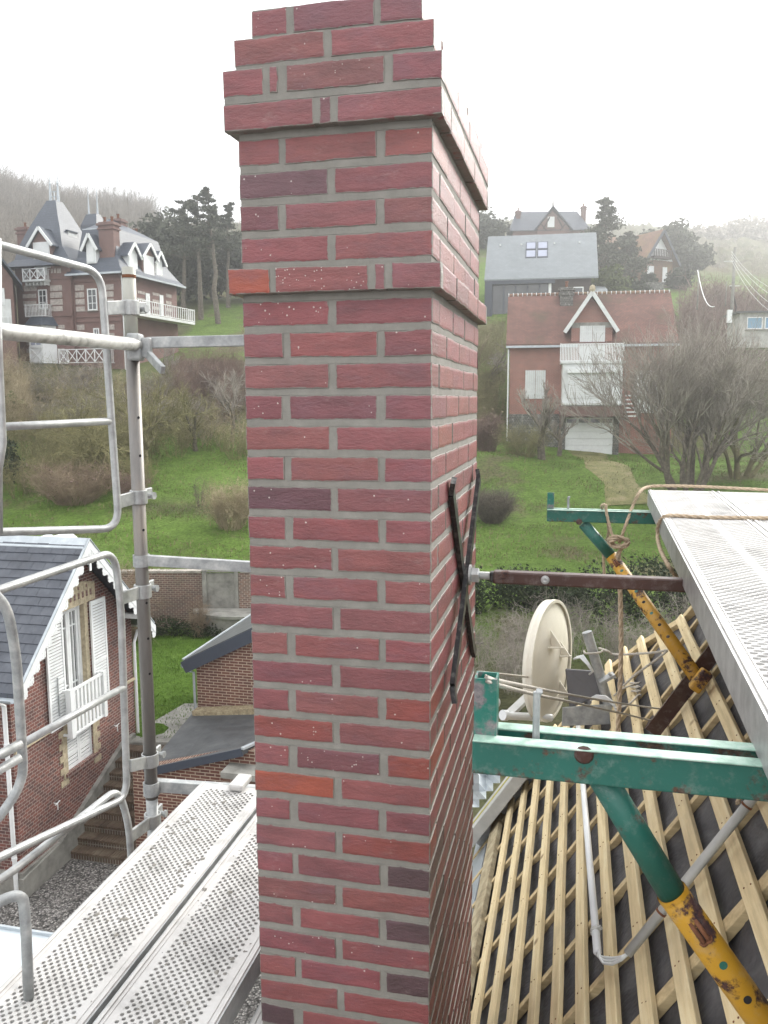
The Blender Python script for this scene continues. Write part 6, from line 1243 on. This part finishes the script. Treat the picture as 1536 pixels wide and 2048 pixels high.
# dried mortar splashes on the walkway planks, and nails on the battens (too many to count)
for pk_, sd_ in ((p1_, 1), (p2_, 2), (p3_, 3)):
    rs = random.Random(sd_); m_ = MB(); Lh = (ua-.5)/2
    for i in range(210):
        x, y = rs.uniform(.02, Wp-.03), rs.uniform(-Lh*.9, Lh*.95); s_ = rs.choice((.0016, .0022, .003, .0045, .008))*rs.uniform(.7, 1.3); k_ = rs.randint(5, 8); a0_ = rs.random()*6
        rg_ = [(x+math.cos(a0_+2*math.pi*j/k_)*s_*rs.uniform(.6, 1.3), y+math.sin(a0_+2*math.pi*j/k_)*s_*rs.uniform(.6, 1.5)) for j in range(k_)]; b0 = len(m_.v)
        m_.v += [Vector((a, b_, .0008)) for a, b_ in rg_]+[Vector((x+(a-x)*.5, y+(b_-y)*.5, .0008+s_*.35)) for a, b_ in rg_]
        m_.f += [(b0+j, b0+(j+1) % k_, b0+k_+(j+1) % k_, b0+k_+j) for j in range(k_)]+[tuple(b0+k_+j for j in range(k_))]
    o = m_.build('mortar_splash', MORTAR, pk_); o['kind'] = 'stuff'
m_ = MB(); rs = random.Random(9)
for k in range(-5, 14):
    u = (2.44+.39*k)*.84
    for j in range(18):
        v = (-2.585+.168*j)*.84
        if u < .3 or v > VT-.05 or u > uend(v)-.1: continue
        for dv in (-.009, .010): m_.lathe([(0, .0008), (.0024, .0005), (.0028, -.001)], rp(u+rs.uniform(-.006, .006), v+dv+rs.uniform(-.003, .003), .0345), RN, 6)
o = m_.build('nail', RUSTP, HS, world=True); o['kind'] = 'stuff'
# ================================================================== ROOF BRACKETS
def bracket(label, u1, u2, px_post, post_w, ptop, strut_px, pin_px, foot=True, sr=.0212, armh=.052, seed=0, zt=ZD-.0725, strut_end=None):
    t = Thing('roof_bracket', label, 'roof bracket', rl(.3, (u1+u2)/2, zt), -YAW, 'green and yellow roof brackets')
    N = UV_; um = (u1+u2)/2; PM = CAM+UV_*um
    def onu(px, py, u=um): return hit(px, py, CAM+UV_*u, UV_)
    rL = (onu(px_post[0], ptop[1], u1)-CAM).dot(RV)
    for u in (u1, u2):
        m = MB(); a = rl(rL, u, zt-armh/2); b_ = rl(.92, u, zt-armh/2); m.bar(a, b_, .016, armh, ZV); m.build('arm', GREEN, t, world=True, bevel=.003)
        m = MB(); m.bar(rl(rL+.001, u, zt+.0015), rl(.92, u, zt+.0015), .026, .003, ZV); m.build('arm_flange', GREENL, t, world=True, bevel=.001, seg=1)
    pw = post_w; m = MB(); m.box(0, 0, 0, 0, 0, 0); m = MB(); hgt = (onu(px_post[0], ptop[0], um)-CAM).z-zt
    for (x0, x1, y0, y1) in ((0, pw, -pw/2, -pw/2+.003), (0, pw, pw/2-.003, pw/2), (0, .003, -pw/2+.003, pw/2-.003), (pw-.003, pw, -pw/2+.003, pw/2-.003)):
        q = [rl(rL+x, um+y, z_) for z_ in (zt-armh, zt+hgt) for x, y in ((x0, y0), (x1, y0), (x1, y1), (x0, y1))]; m.hexa(q[:4], q[4:])
    m.build('end_post', POSTG, t, world=True)
    m = MB(); m.lathe([(.013+.016/2, 0), (.021, .05)], rl(rL+.0, um, zt-armh), ZV, 4) if 0 else None
    m = MB(); q = onu(pin_px[0], pin_px[1]); m.tube([Vector((q.x, q.y, CAMZ+zt-.005)), q], .0055, 8); m.tube([q, q+RV*.004+ZV*.001, q+UV_*.012-ZV*.01], .005, 6); m.build('pin', GALV_D, t, world=True)
    P = [onu(*s_) for s_ in strut_px]; m = MB(); m.tube([P[0], P[1]], sr, 24); m.build('strut', GREEN, t, world=True, smooth=True)
    e = P[2] if strut_end is None else strut_end; m = MB(); d = (e-P[1]).normalized(); s0 = P[1]-d*.0
    s1 = sr*1.10; ax = d.orthogonal().normalized(); mid = []
    m.tube([s0, s0+d*.001, e], [s1*.97, s1, s1], 28, True); m.tube([s0-d*.002, s0+d*.006], s1*1.02, 28, False); m.build('strut_sleeve', YELLOW, t, world=True, smooth=True)
    # pin through sleeve and adjustment holes facing the camera
    toc = (CAM-(s0+e)/2).normalized(); nrm = (toc-d*toc.dot(d)).normalized(); L = (e-s0).length; m = MB(); m2 = MB()
    for i in range(8):
        f = .055+i*.085*(sr/.03)
        if f > L-.03: break
        c = s0+d*f+nrm*(s1-.001); (m if i in (0, 2, 4, 6) else m2).lathe([(0, .0012), (.0088*sr/.03, .0012)], c, nrm, 14)
    m.build('adjustment_hole', DARK, t, world=True); 
    if len(m2.v): m2.build('adjustment_hole', GREEN, t, world=True)
    c = s0+d*.055*(sr/.03)+nrm*s1; m = MB(); k_ = sr/.03
    for s_ in (-.006, .006): a = c+d.cross(nrm)*s_*k_; m.tube([a-nrm*.003, a+d*.045*k_+nrm*.004], .0052*k_, 8); m.lathe([(0, .010*k_), (.008*k_, .007*k_), (.0095*k_, 0), (0, 0)], a+d*.045*k_, d, 10)
    m.build('locking_pin', RUSTP, t, world=True, smooth=True)
    c = onu(strut_px[0][0]-8, strut_px[0][1]-4, u1)-UV_*.009; m = MB(); m.lathe([(.0, .004), (.011, .003), (.014, 0)], c, -UV_, 14); m.build('pivot_bolt', RUST, t, world=True)
    return t, P, um
_, un1 = ru(990, 1483, ZD-.0725); _, un2 = ru(990, 1455, ZD-.0725)
print('ARM u', un1, un2)
yb = (1330, 1782)
bracket('near roof bracket with fat green arms beside the chimney', un1, un2, (942, 1480), .034, (1350, 1478), [(1172, 1512), (1338, 1790), (1640, 2225)], (1071, 1386), seed=1)
_, uf1 = ru(1200, 1026, ZD-.0725); uf2 = uf1+.05; print('FAR ARM', uf1)
fb, P, um = bracket('far smaller-looking roof bracket at the end of the deck', uf1, uf2, (1094, 1022), .030, (988, 1022), [(1166, 1050), (1224, 1118), (1396, 1368)], (1137, 997), sr=.0255, strut_end=onroof(1396, 1368, .07))
m_ = MB(); f0, f1 = onroof(1300, 1470, .075), onroof(1432, 1300, .075); m_.bar(f0, f1, .012, .06, RN); m_.build('foot_rail', RUST, fb, world=True); m_ = MB(); q = onroof(1398, 1366, .085); dd = (f1-f0).normalized()
m_.bar(q-dd*.045, q+dd*.045, .045, .045, RN); m_.build('foot_shoe', YELLOW, fb, world=True, bevel=.008)
# ================================================================== ROPES
def rope(name, label, pts, r, mat=ROPE, turns=60, cat='rope', smoothn=6):
    r = r*.88
    pts = [Vector(p) for p in pts]; P = []
    def cm(a, b_, c, d, t): return .5*((2*b_)+(-a+c)*t+(2*a-5*b_+4*c-d)*t*t+(-a+3*b_-3*c+d)*t**3)
    for i in range(len(pts)-1):
        a = pts[max(i-1, 0)]; b_ = pts[i]; c = pts[i+1]; d = pts[min(i+2, len(pts)-1)]; n = max(2, int((c-b_).length/(r*1.6)))
        P += [cm(a, b_, c, d, k/n) for k in range(n)]
    P.append(pts[-1]); m = MB(); prev = None; fr = []; s_ = 0
    for i, p in enumerate(P):
        d = (P[min(i+1, len(P)-1)]-P[max(i-1, 0)]).normalized(); a = d.orthogonal().normalized() if prev is None else (prev-d*prev.dot(d)).normalized(); prev = a
        if i: s_ += (p-P[i-1]).length
        fr.append((p, a, d.cross(a), s_))
    for k in range(3):
        m.tube([p+(a*math.cos(s*.55/r+k*2.0944)+b*math.sin(s*.55/r+k*2.0944))*r*.5 for p, a, b, s in fr], r*.56, 7)
    o0 = Vector(pts[0]); m.v = [p-o0 for p in m.v]; o = m.build(name, mat, smooth=True); o.location = o0; tagmesh(o, label, cat); return o
um = uf1+.02; fd = lambda px, py, u=um: hit(px, py, CAM+UV_*u, UV_)
ze = CAMZ+ZD+.008
def ond(px, py, dz=.008): return onz(px, py, CAMZ+ZD+dz)
rope('hemp_rope', 'hemp rope lying across the very end of the galvanised deck', [fd(1238, 1090, uf1-.02), fd(1252, 1052, uf1-.03), fd(1266, 1015), fd(1280, 988), fd(1297, 978, ud-.02), fd(1330, 976, ud-.02), fd(1400, 978, ud-.02), fd(1470, 982, ud-.02), fd(1536, 986, ud-.02), fd(1600, 990, ud-.02)], .0085)
uq = ru(1330, 1042, ZD)[1]
rope('hemp_rope', 'hemp rope wound over the deck edge a little nearer than the end', [onz(1590, 1043, ze), onz(1470, 1041, ze), onz(1400, 1039, ze), onz(1352, 1036, ze), onz(1330, 1037, ze), hit(1317, 1052, CAM+RD_*(rdm-.008), RD_), hit(1315, 1078, CAM+RD_*(rdm-.009), RD_), hit(1321, 1105, CAM+RD_*(rdm-.009), RD_), hit(1336, 1135, CAM+RD_*(rdm-.004), RD_), hit(1352, 1160, CAM+RD_*(rdm+.03), RD_)], .0085)
knot = fd(1238, 1088, uf1-.03)
kp = [knot+RV*math.cos(t)*.038*(1+.1*math.sin(3*t))+ZV*math.sin(t)*.018+UV_*(.012*math.sin(2*t)-.01) for t in np.linspace(.3, 6.4, 14)]
rope('hemp_rope', 'thick hemp rope hanging from the knot straight down past the brown brace', kp+[fd(1237, 1110, uf1-.03), fd(1239, 1180, uf1-.05), fd(1240, 1300, uf1-.09), fd(1236, 1400, uf1-.12), fd(1232, 1470, uf1-.14), fd(1230, 1540, uf1-.16)], .0125)
rope('hemp_rope', 'loop of hemp rope over the far green arm above the knot', [fd(1208, 1160, uf1+.08), fd(1207, 1105, uf1+.08), fd(1217, 1065, uf1+.06), fd(1209, 1030, uf1+.07), fd(1203, 1016, uf1+.03), fd(1211, 1013, uf1-.012), fd(1213, 1030, uf1-.012), fd(1220, 1060, uf1-.02), fd(1228, 1085, uf1-.03)], .008)
rope('hemp_rope', 'frayed second leg of rope from the far arm down to the knot', [fd(1252, 1088, uf1-.05), fd(1240, 1098, uf1-.055), fd(1222, 1096, uf1-.05), fd(1216, 1082, uf1-.045), fd(1228, 1076, uf1-.05), fd(1245, 1079, uf1-.055), fd(1253, 1087, uf1-.05)], .0085)
YP = (onz(985, 1365, CAMZ-.42)-CAM).y
def dpt(px, py, Y): return at(px, py, Y)
Y1_ = (rl((-.12), (un1+un2)/2, 0)).y
rope('cord', 'upper thin cord tied between the bracket post and the battens', [dpt(970, 1355, Y1_), dpt(987, 1362, Y1_), dpt(1060, 1377, 1.7), dpt(1135, 1392, 2.3), dpt(1235, 1410, 2.9), dpt(1310, 1421, 3.15), dpt(1372, 1428, 3.3)], .0042, ROPE2)
rope('cord', 'lower thin cord tied between the bracket post and the battens', [dpt(970, 1360, Y1_), dpt(987, 1370, Y1_), dpt(1070, 1392, 1.7), dpt(1130, 1405, 2.2), dpt(1230, 1428, 2.8), dpt(1290, 1443, 3.1), dpt(1345, 1457, 3.2)], .0042, ROPE2)
rope('cord', 'short thin cord stretched behind the bracket post towards the dish', [dpt(955, 1345, 3.4), dpt(1000, 1350, 3.5), dpt(1060, 1357, 4.0)], .006, ROPE2)
YD = 4.05
rope('cord', 'cord knotted round the dish mast and stretched to the yellow strut', [dpt(1166, 1305, YD-.05), dpt(1170, 1310, YD-.1), dpt(1195, 1309, YD-.1), dpt(1205, 1303, YD-.05), dpt(1196, 1300, YD), dpt(1212, 1305, YD-.1), dpt(1225, 1312, YD-.1), dpt(1260, 1312, 3.8), dpt(1310, 1309, 3.7), dpt(1332, 1305, 3.65), dpt(1315, 1320, 3.65), dpt(1270, 1352, 3.7), dpt(1244, 1375, 3.75)], .0065, ROPE2)
wr_ = []
for i in range(28):
    t_ = i/27; cx = 1266+4*t_; cy = 1368+26*t_; ph = t_*math.pi*2*3.2; wr_.append(onroof(cx+9*math.cos(ph), cy+2*math.cos(ph), .024+.024*math.sin(ph)))
rope('cord', 'cord wrapped several times round one batten above the hanging rope', [onroof(1225, 1395, .1), onroof(1245, 1380, .09)]+wr_+[onroof(1255, 1412, .09), onroof(1228, 1420, .09)], .0055, ROPE2)
rope('cord', 'frayed brown cord caught under the near green arm beside the conduit', [onroof(1500, 1575, .06), onroof(1492, 1590, .07), onroof(1480, 1596, .06), onroof(1470, 1612, .07)], .008, ROPE)
# ================================================================== SATELLITE DISH
dc_ = at(1098, 1323, 4.2); SD = Thing('satellite_dish', 'cream satellite dish seen from behind on a grey mast', 'satellite dish', dc_, 0)
vdir = (dc_-CAM).normalized(); side = vdir.cross(ZV).normalized(); upv = side.cross(vdir)
back = (side*.93-vdir*.31-upv*.07).normalized(); RD = .315; n = 16
prof = [(.0, .055), (.08, .051), (.15, .040), (.22, .024), (RD-.01, 0), (RD, .001), (RD, .036), (RD-.006, .036), (RD-.008, .004)]
# build in a frame squashed a touch so the dish reads taller than wide
m_ = MB(); m_.lathe([(0, .050), (.08, .047), (.16, .036), (.24, .018), (RD-.012, .0), (RD-.004, .0), (RD, -.004), (RD, -.034), (RD-.005, -.034), (RD-.010, -.010), (.24, .010), (.16, .028), (.08, .040), (0, .043)], (0, 0, 0), back, 72); m_.build('reflector', CREAM, SD, smooth=True)
m_ = MB(); m_.lathe([(RD+.001, -.004), (RD+.004, -.004), (RD+.004, .016), (RD-.012, .016), (RD-.012, .0125), (RD+.001, .0125)], (0, 0, 0), back, 72); m_.build('rim', CREAM, SD, smooth=False)
L_ = lambda px, py, Y: at(px, py, Y)-dc_
hz_ = back.cross(ZV).normalized(); vz_ = hz_.cross(back).normalized()
if hz_.dot(side) < 0: pass
cb = back*.05; away = side*.0
for (oy, oz) in ((-.04, .02), (.09, .10), (-.04, -.20)):
    c = vz_*oz+hz_*oy; m_ = MB(); m_.prism([c+back*.035, c+back*.10, c+back*.035+vz_*.09], hz_*.006); m_.prism([c+back*.03-hz_*.05, c+back*.105, c+back*.03+hz_*.05], vz_*.006); m_.build('stiffening_fin', CREAM, SD)
m_ = MB(); q0, q1, q2, q3 = L_(1128, 1340, 4.12), L_(1158, 1330, 4.12), L_(1200, 1395, 4.05), L_(1136, 1420, 4.05)
m_.hexa([q3, q2, L_(1192, 1345, 4.08), q0], [p+vdir*.07 for p in (q3, q2, L_(1192, 1345, 4.08), q0)]); m_.build('bracket_plate', GREYP, SD, bevel=.008)
m_ = MB(); a, b_, c, d = L_(1122, 1418, 4.0), L_(1218, 1412, 4.0), L_(1235, 1452, 3.98), L_(1120, 1455, 3.98); m_.hexa([d, c, b_, a], [p+vdir*.05 for p in (d, c, b_, a)]); m_.build('base_plate', GALV_D, SD, bevel=.004)
m_ = MB(); m_.tube([L_(1172, 1267, YD+.02), L_(1222, 1440, YD-.02)], .0255, 20); m_.build('mast', GALV_D, SD, smooth=False, bevel=.0)
m_ = MB(); m_.bar(L_(1196, 1368, YD-.04), L_(1226, 1352, YD-.04), .05, .014); m_.tube([L_(1215, 1350, YD-.05), L_(1228, 1360, YD-.05)], .008, 8); m_.build('mast_clamp', GALV_D, SD)
m_ = MB(); m_.tube([L_(1008, 1433, 3.95), L_(1098, 1438, 4.15)], .020, 18); m_.lathe([(.026, 0), (.026, .03), (.022, .034)], L_(1002, 1432, 3.94), (L_(1098, 1438, 4.15)-L_(1008, 1433, 3.95)), 18, True); m_.build('feed_horn', PVC, SD, smooth=False)
m_ = MB(); m_.lathe([(.0, .004), (.022, .003), (.026, -.004), (.024, -.014)], L_(991, 1407, 3.9), (side*.7-vdir*.6), 18); m_.build('feed_cap', PVC, SD, smooth=True)
m_ = MB(); m_.bar(L_(1075, 1375, 4.2), L_(1018, 1428, 4.0), .045, .02); m_.build('feed_arm', PVCG, SD)
m_ = MB()
for i in range(3): m_.tube([L_(1145+i*3, 1321-i*2, 4.06), L_(1158+i*3, 1318-i*2, 4.03), L_(1172+i*2, 1332, 4.0), L_(1182+i, 1346, 4.0), L_(1176, 1352, 4.02)], .005, 6)
for i in range(3): m_.tube([L_(1178, 1400+i*2, 3.98), L_(1190, 1394+i*2, 3.95), L_(1208, 1396+i*3, 3.93), L_(1224, 1408+i*3, 3.93), L_(1236, 1440, 3.9)], .0045, 6)
m_.build('cable', PVC, SD, smooth=True)
# ================================================================== CONDUITS ON THE ROOF
CW = Thing('conduit', 'white plastic conduit lying along a batten', 'conduit', onroof(1180, 1740, .06), -YAW); a, b_ = onroof(1150, 1420, .066), onroof(1188, 1908, .066)
m_ = MB(); m_.tube([a, a+(b_-a)*.5, b_], .0125, 16); m_.build('pipe', PVC, CW, world=True, smooth=True); q = onroof(1184, 1867, .066); d = (b_-a).normalized(); m_ = MB(); m_.lathe([(.0155, -.008), (.0155, .008)], q, d, 16, True); m_.bar(q+RVv*.012, q+RVv*.026-RN*.004, .008, .012, RN); m_.build('pipe_clip', PVCG, CW, world=True)
CG = Thing('conduit', 'grey plastic conduit crossing the battens diagonally behind the yellow tube', 'conduit', onroof(1380, 1750, .07), -YAW); a, b_ = onroof(1249, 1911, .075), onroof(1524, 1574, .075); m_ = MB(); m_.tube([a, b_], .013, 16); m_.build('pipe', PVCG, CG, world=True, smooth=True)
for px, py in ((1316, 1829), (1489, 1617)): q = onroof(px, py, .075); d = (b_-a).normalized(); m_ = MB(); m_.lathe([(.0150, -.003), (.0150, .003)], q, d, 16, True); m_.build('pipe_clip', RUSTP, CG, world=True)
for i, lb in enumerate(('innermost', 'middle', 'lowest')):
    o0 = onroof(1187, 1905, .066); m_ = MB(); m_.tube([p-o0 for p in (onroof(1183+i*4, 1903, .066), onroof(1187+i*3, 1914+i*3, .064), onroof(1200, 1918+i*6, .060), onroof(1217, 1920+i*6, .060), onroof(1235, 1918+i*3, .068), onroof(1248, 1912, .075))], .0042, 8); o = m_.build('electric_cable', WHITE_OLD, smooth=True); o.location = o0; tagmesh(o, lb+' of three pale cables looping between the white and grey conduits', 'cable')
# ================================================================== LEFT SCAFFOLD
YPole = 3.27
def sc_at(px, py, Y=YPole): return at(px, py, Y)
pb, pt = sc_at(304, 1740), sc_at(257, 531); PX, PY = (sc_at(285, 1200)).x, YPole
PO_ = Thing('scaffold_pole', 'worn steel scaffold pole left of the chimney with rusty and perforated lower length', 'scaffold pole', (PX, PY, 0), 0)
m_ = MB(); zj = at(292, 1592, YPole).z; zt1 = at(262, 690, YPole).z; ztop = at(257, 531, YPole).z
m_.tube([(0, 0, 0.0), (0, 0, zj)], .0242, 24); m_.build('lower_tube', GALV_D, PO_, smooth=True)
m_ = MB(); m_.tube([(0, 0, zj), (0, 0, zt1)], .0262, 24); m_.build('tube', GALV_B, PO_, smooth=True); m_ = MB(); m_.tube([(0, 0, zt1+.0002), (0, 0, ztop)], .0252, 24); m_.build('spigot', POLE_TOP, PO_, smooth=True)
m_ = MB(); nrm = Vector((.72, -.69, 0))
for (py) in (831, 907, 1055, 1200, 1271, 1341):
    z = at(285, py, YPole).z; m_.lathe([(0, .0006), (.0055, .0006)], Vector((0, 0, z))+nrm*.0262, nrm, 12)
m_.build('pin_hole', DARK, PO_, recalc=False)
m_ = MB(); m_.lathe([(.0265, 0), (.0267, .012)], (0, 0, ztop-.04), ZV, 20); m_.build('rust_band', RUSTP, PO_, smooth=True)
zrs = at(289, 1490, YPole).z; m_ = MB(); m_.lathe([(.0264, -.10), (.0266, -.05), (.0266, 0)], (0, 0, zrs), ZV, 24); 
def tpath(pts, rr, n=8):
    """round the corners of a polyline"""
    pts = [Vector(p) for p in pts]; out = [pts[0]]
    for i in range(1, len(pts)-1):
        a, b_, c = pts[i-1], pts[i], pts[i+1]; l = min(rr, (a-b_).length*.45, (c-b_).length*.45); p = b_+(a-b_).normalized()*l; q = b_+(c-b_).normalized()*l
        out += [((1-t)**2)*p+2*t*(1-t)*b_+t*t*q for t in np.linspace(0, 1, n)]
    return out+[pts[-1]]
def clamp(th, z_px, x_px, Yc=YPole, py=None, dirL=None):
    """flat plate wrapping the pole with a wedge, reaching left to the guard frame"""
    c = Vector((PX, PY, at(285, py, YPole).z)); e = dirL; d = (e-c); d.z = 0; d = d.normalized()
    m = MB(); m.lathe([(.0280, -.028), (.0345, -.028), (.0345, .028), (.0280, .028), (.0280, -.028)], c, ZV, 24)
    m.hexa([c+d*.030+ZV*-.026-d.cross(ZV)*.006, e-ZV*.026-d.cross(ZV)*.006, e-ZV*.026+d.cross(ZV)*.006, c+d*.030-ZV*.026+d.cross(ZV)*.006], [c+d*.030+ZV*.026-d.cross(ZV)*.006, e+ZV*.026-d.cross(ZV)*.006, e+ZV*.026+d.cross(ZV)*.006, c+d*.030+ZV*.026+d.cross(ZV)*.006])
    f = -d; s_ = f.cross(ZV).normalized(); m.hexa([c+f*.030+ZV*-.020-s_*.006, c+f*.085-ZV*.014-s_*.006, c+f*.085-ZV*.014+s_*.006, c+f*.030-ZV*.020+s_*.006], [c+f*.030+ZV*.028-s_*.006, c+f*.085+ZV*.03-s_*.006, c+f*.085+ZV*.03+s_*.006, c+f*.030+ZV*.028+s_*.006])
    m.build('clamp', GALV, th, world=True, bevel=.003)
    m = MB(); m.tube([c+f*.055-s_*.022, c+f*.055+s_*.026], .010, 10); m.lathe([(.016, 0), (.016, .010)], c+f*.055+s_*.026, s_, 6, True); m.build('clamp_bolt', GALV_D, th, world=True)
TR = .0142
def guard(label, outer, rails, clamps_, loc, r=TR, mat=GALV):
    t = Thing('guard_frame', label, 'guard rail', loc, 0, 'tubular guard frames of the walkway'); m = MB(); m.tube(tpath(outer, .085), r, 14); m.build('frame_tube', mat, t, world=True, smooth=True)
    for a, b_ in rails: m = MB(); m.tube([a, b_], r*.95, 14); m.build('rail', mat, t, world=True, smooth=True)
    for py, e in clamps_: clamp(t, None, None, py=py, dirL=e)
    return t
Yc = 3.15
def P3(px, py, Y): return at(px, py, Y)
g1 = guard('uppermost guard frame, its top rail sloping down to the scaffold pole', [P3(-160, 448, 2.5), P3(0, 483, 2.72), P3(206, 540, Yc), P3(222, 800, Yc), P3(238, 1053, Yc), P3(0, 1058, 2.72), P3(-160, 1062, 2.5)], [(P3(224, 838, Yc), P3(-120, 853, 2.55)), (P3(-2, 470, 2.7), P3(-3, 1060, 2.7))], [(612, P3(216, 612, Yc)), (990, P3(236, 1000, Yc))], P3(238, 1053, Yc))
g2 = guard('middle guard frame crossing in front of the cottage gable', [P3(-230, 1255, 2.2), P3(0, 1173, 2.5), P3(228, 1098, Yc-.03), P3(240, 1200, Yc-.03), P3(250, 1590, Yc-.03), P3(0, 1706, 2.45), P3(-200, 1800, 2.15)], [(P3(245, 1370, Yc-.03), P3(0, 1504, 2.5))], [(1178, P3(243, 1192, Yc-.03)), (1515, P3(256, 1528, Yc-.03))], P3(255, 1590, Yc-.03))
g3 = guard('lowest guard frame with a rounded corner just above the planks', [P3(-230, 1880, 2.2), P3(0, 1752, 2.5), P3(232, 1572, Yc-.06), P3(252, 1640, Yc-.06), P3(262, 1780, Yc-.06)], [], [(1635, P3(258, 1668, Yc-.06))], P3(255, 1620, Yc-.06))
g4 = guard('nearer guard frame end with upright tube curving in at the left edge', [P3(-160, 1120, 2.0), P3(8, 1182, 2.15), P3(30, 1300, 2.2), P3(44, 1560, 2.3), P3(-30, 1660, 2.2), P3(-160, 1720, 2.1)], [(P3(38, 1482, 2.25), P3(-120, 1560, 2.05)), (P3(36, 1510, 2.25), P3(-120, 1600, 2.05))], [], P3(40, 1560, 2.3), .0138, GALV_D)
g5 = guard('short hooped guard tube rising beside the planks at bottom left', [P3(-100, 1900, 1.8), P3(-20, 1800, 1.9), P3(40, 1780, 1.95), P3(45, 1840, 1.95), P3(50, 1990, 1.98)], [], [], P3(45, 1900, 1.9), .0138, GALV_D)
m_ = MB(); m_.tube([P3(-5, 560, 2.15), P3(-2, 700, 2.15), P3(5, 880, 2.15), P3(-4, 935, 2.15), P3(-30, 990, 2.15)], .012, 12)
m_.build('frame_tube', GALV, g1, world=True, smooth=True)
# thicker rail ending in a coupler on the pole
TK = Thing('scaffold_rail', 'thick grimy steel rail running from the left edge to the coupler on the pole', 'scaffold tube', P3(275, 682, YPole), 0)
m_ = MB(); m_.tube([P3(-160, 634, 2.15), P3(0, 656, 2.42), P3(276, 686, YPole-.04)], .0245, 20); m_.build('tube', plain('grimy_galvanised', (.50, .50, .48), .5, .3, var=.5, scale=22, bmp=.2, col2=(.62, .62, .60)), TK, world=True, smooth=True)
c = P3(280, 690, YPole-.03); m_ = MB(); m_.bar(c+Vector((-.012, 0, .050)), c+Vector((-.012, 0, -.052)), .05, .07, Vector((0, 1, 0))); m_.build('coupler', GALV_D, TK, world=True, bevel=.008); m_ = MB(); m_.bar(P3(293, 672, YPole-.02), P3(293, 712, YPole-.02), .05, .035, Vector((0, 1, 0))); m_.build('coupler_jaw', GALV_D, TK, world=True, bevel=.004)
m_ = MB(); m_.bar(P3(300, 706, YPole-.06), P3(328, 737, YPole-.16), .02, .032); m_.build('wedge', GALV_D, TK, world=True, bevel=.004)
def transom(label, p0, p1, h, w_, Y0, mat=GALV_D):
    a = at(p0[0], p0[1], Y0); b_ = at(p1[0], p1[1], Y0); b_ = a+(RV*(b_-a).dot(RV)*1.9+ZV*(b_.z-a.z)*1.0) if 0 else b_
    t = Thing('transom', label, 'scaffold tube', a, 0, 'flat steel transoms'); d = (b_-a).normalized(); m = MB(); m.bar(a, a+d*((b_-a).length*2.1), w_, h); m.build('bar', mat, t, world=True, bevel=.003)
    m = MB(); m.lathe([(.0275, -h*.55), (.033, -h*.55), (.033, h*.55), (.0275, h*.55)], Vector((PX, PY, a.z)), ZV, 20); m.build('collar', mat, t, world=True); return t
transom('upper flat steel transom between the pole and the chimney', (298, 682), (488, 679), .043, .03, YPole)
transom('middle flat steel transom level with the garden wall top', (294, 1117), (498, 1131), .043, .03, YPole)
tq = transom('lowest flat steel transom carrying the plank ends', (300, 1566), (500, 1581), .050, .035, YPole+.03)
m_ = MB(); m_.tube([P3(268, 1112, 3.2), P3(262, 1128, 3.2)], .008, 8); m_.bar(P3(262, 1118, 3.22), P3(292, 1116, 3.22), .03, .05); m_.build('hook_plate', GALV, tq, world=True) if 0 else None
# ================================================================== HAZE
m, t, n, b = nodes('hill_haze'); n.remove(b); v = n.new('ShaderNodeVolumePrincipled'); v.inputs['Density'].default_value = HAZE; v.inputs['Color'].default_value = (.93, .95, .97, 1); v.inputs['Anisotropy'].default_value = HAZE_G
t.links.new(v.outputs[0], n['Material Output'].inputs['Volume'])
hzb = MB().box(-400, 450, -130, 460, -1.5, 130).build('haze', m); stuff(hzb, 'thin pale haze filling the valley', 'haze')
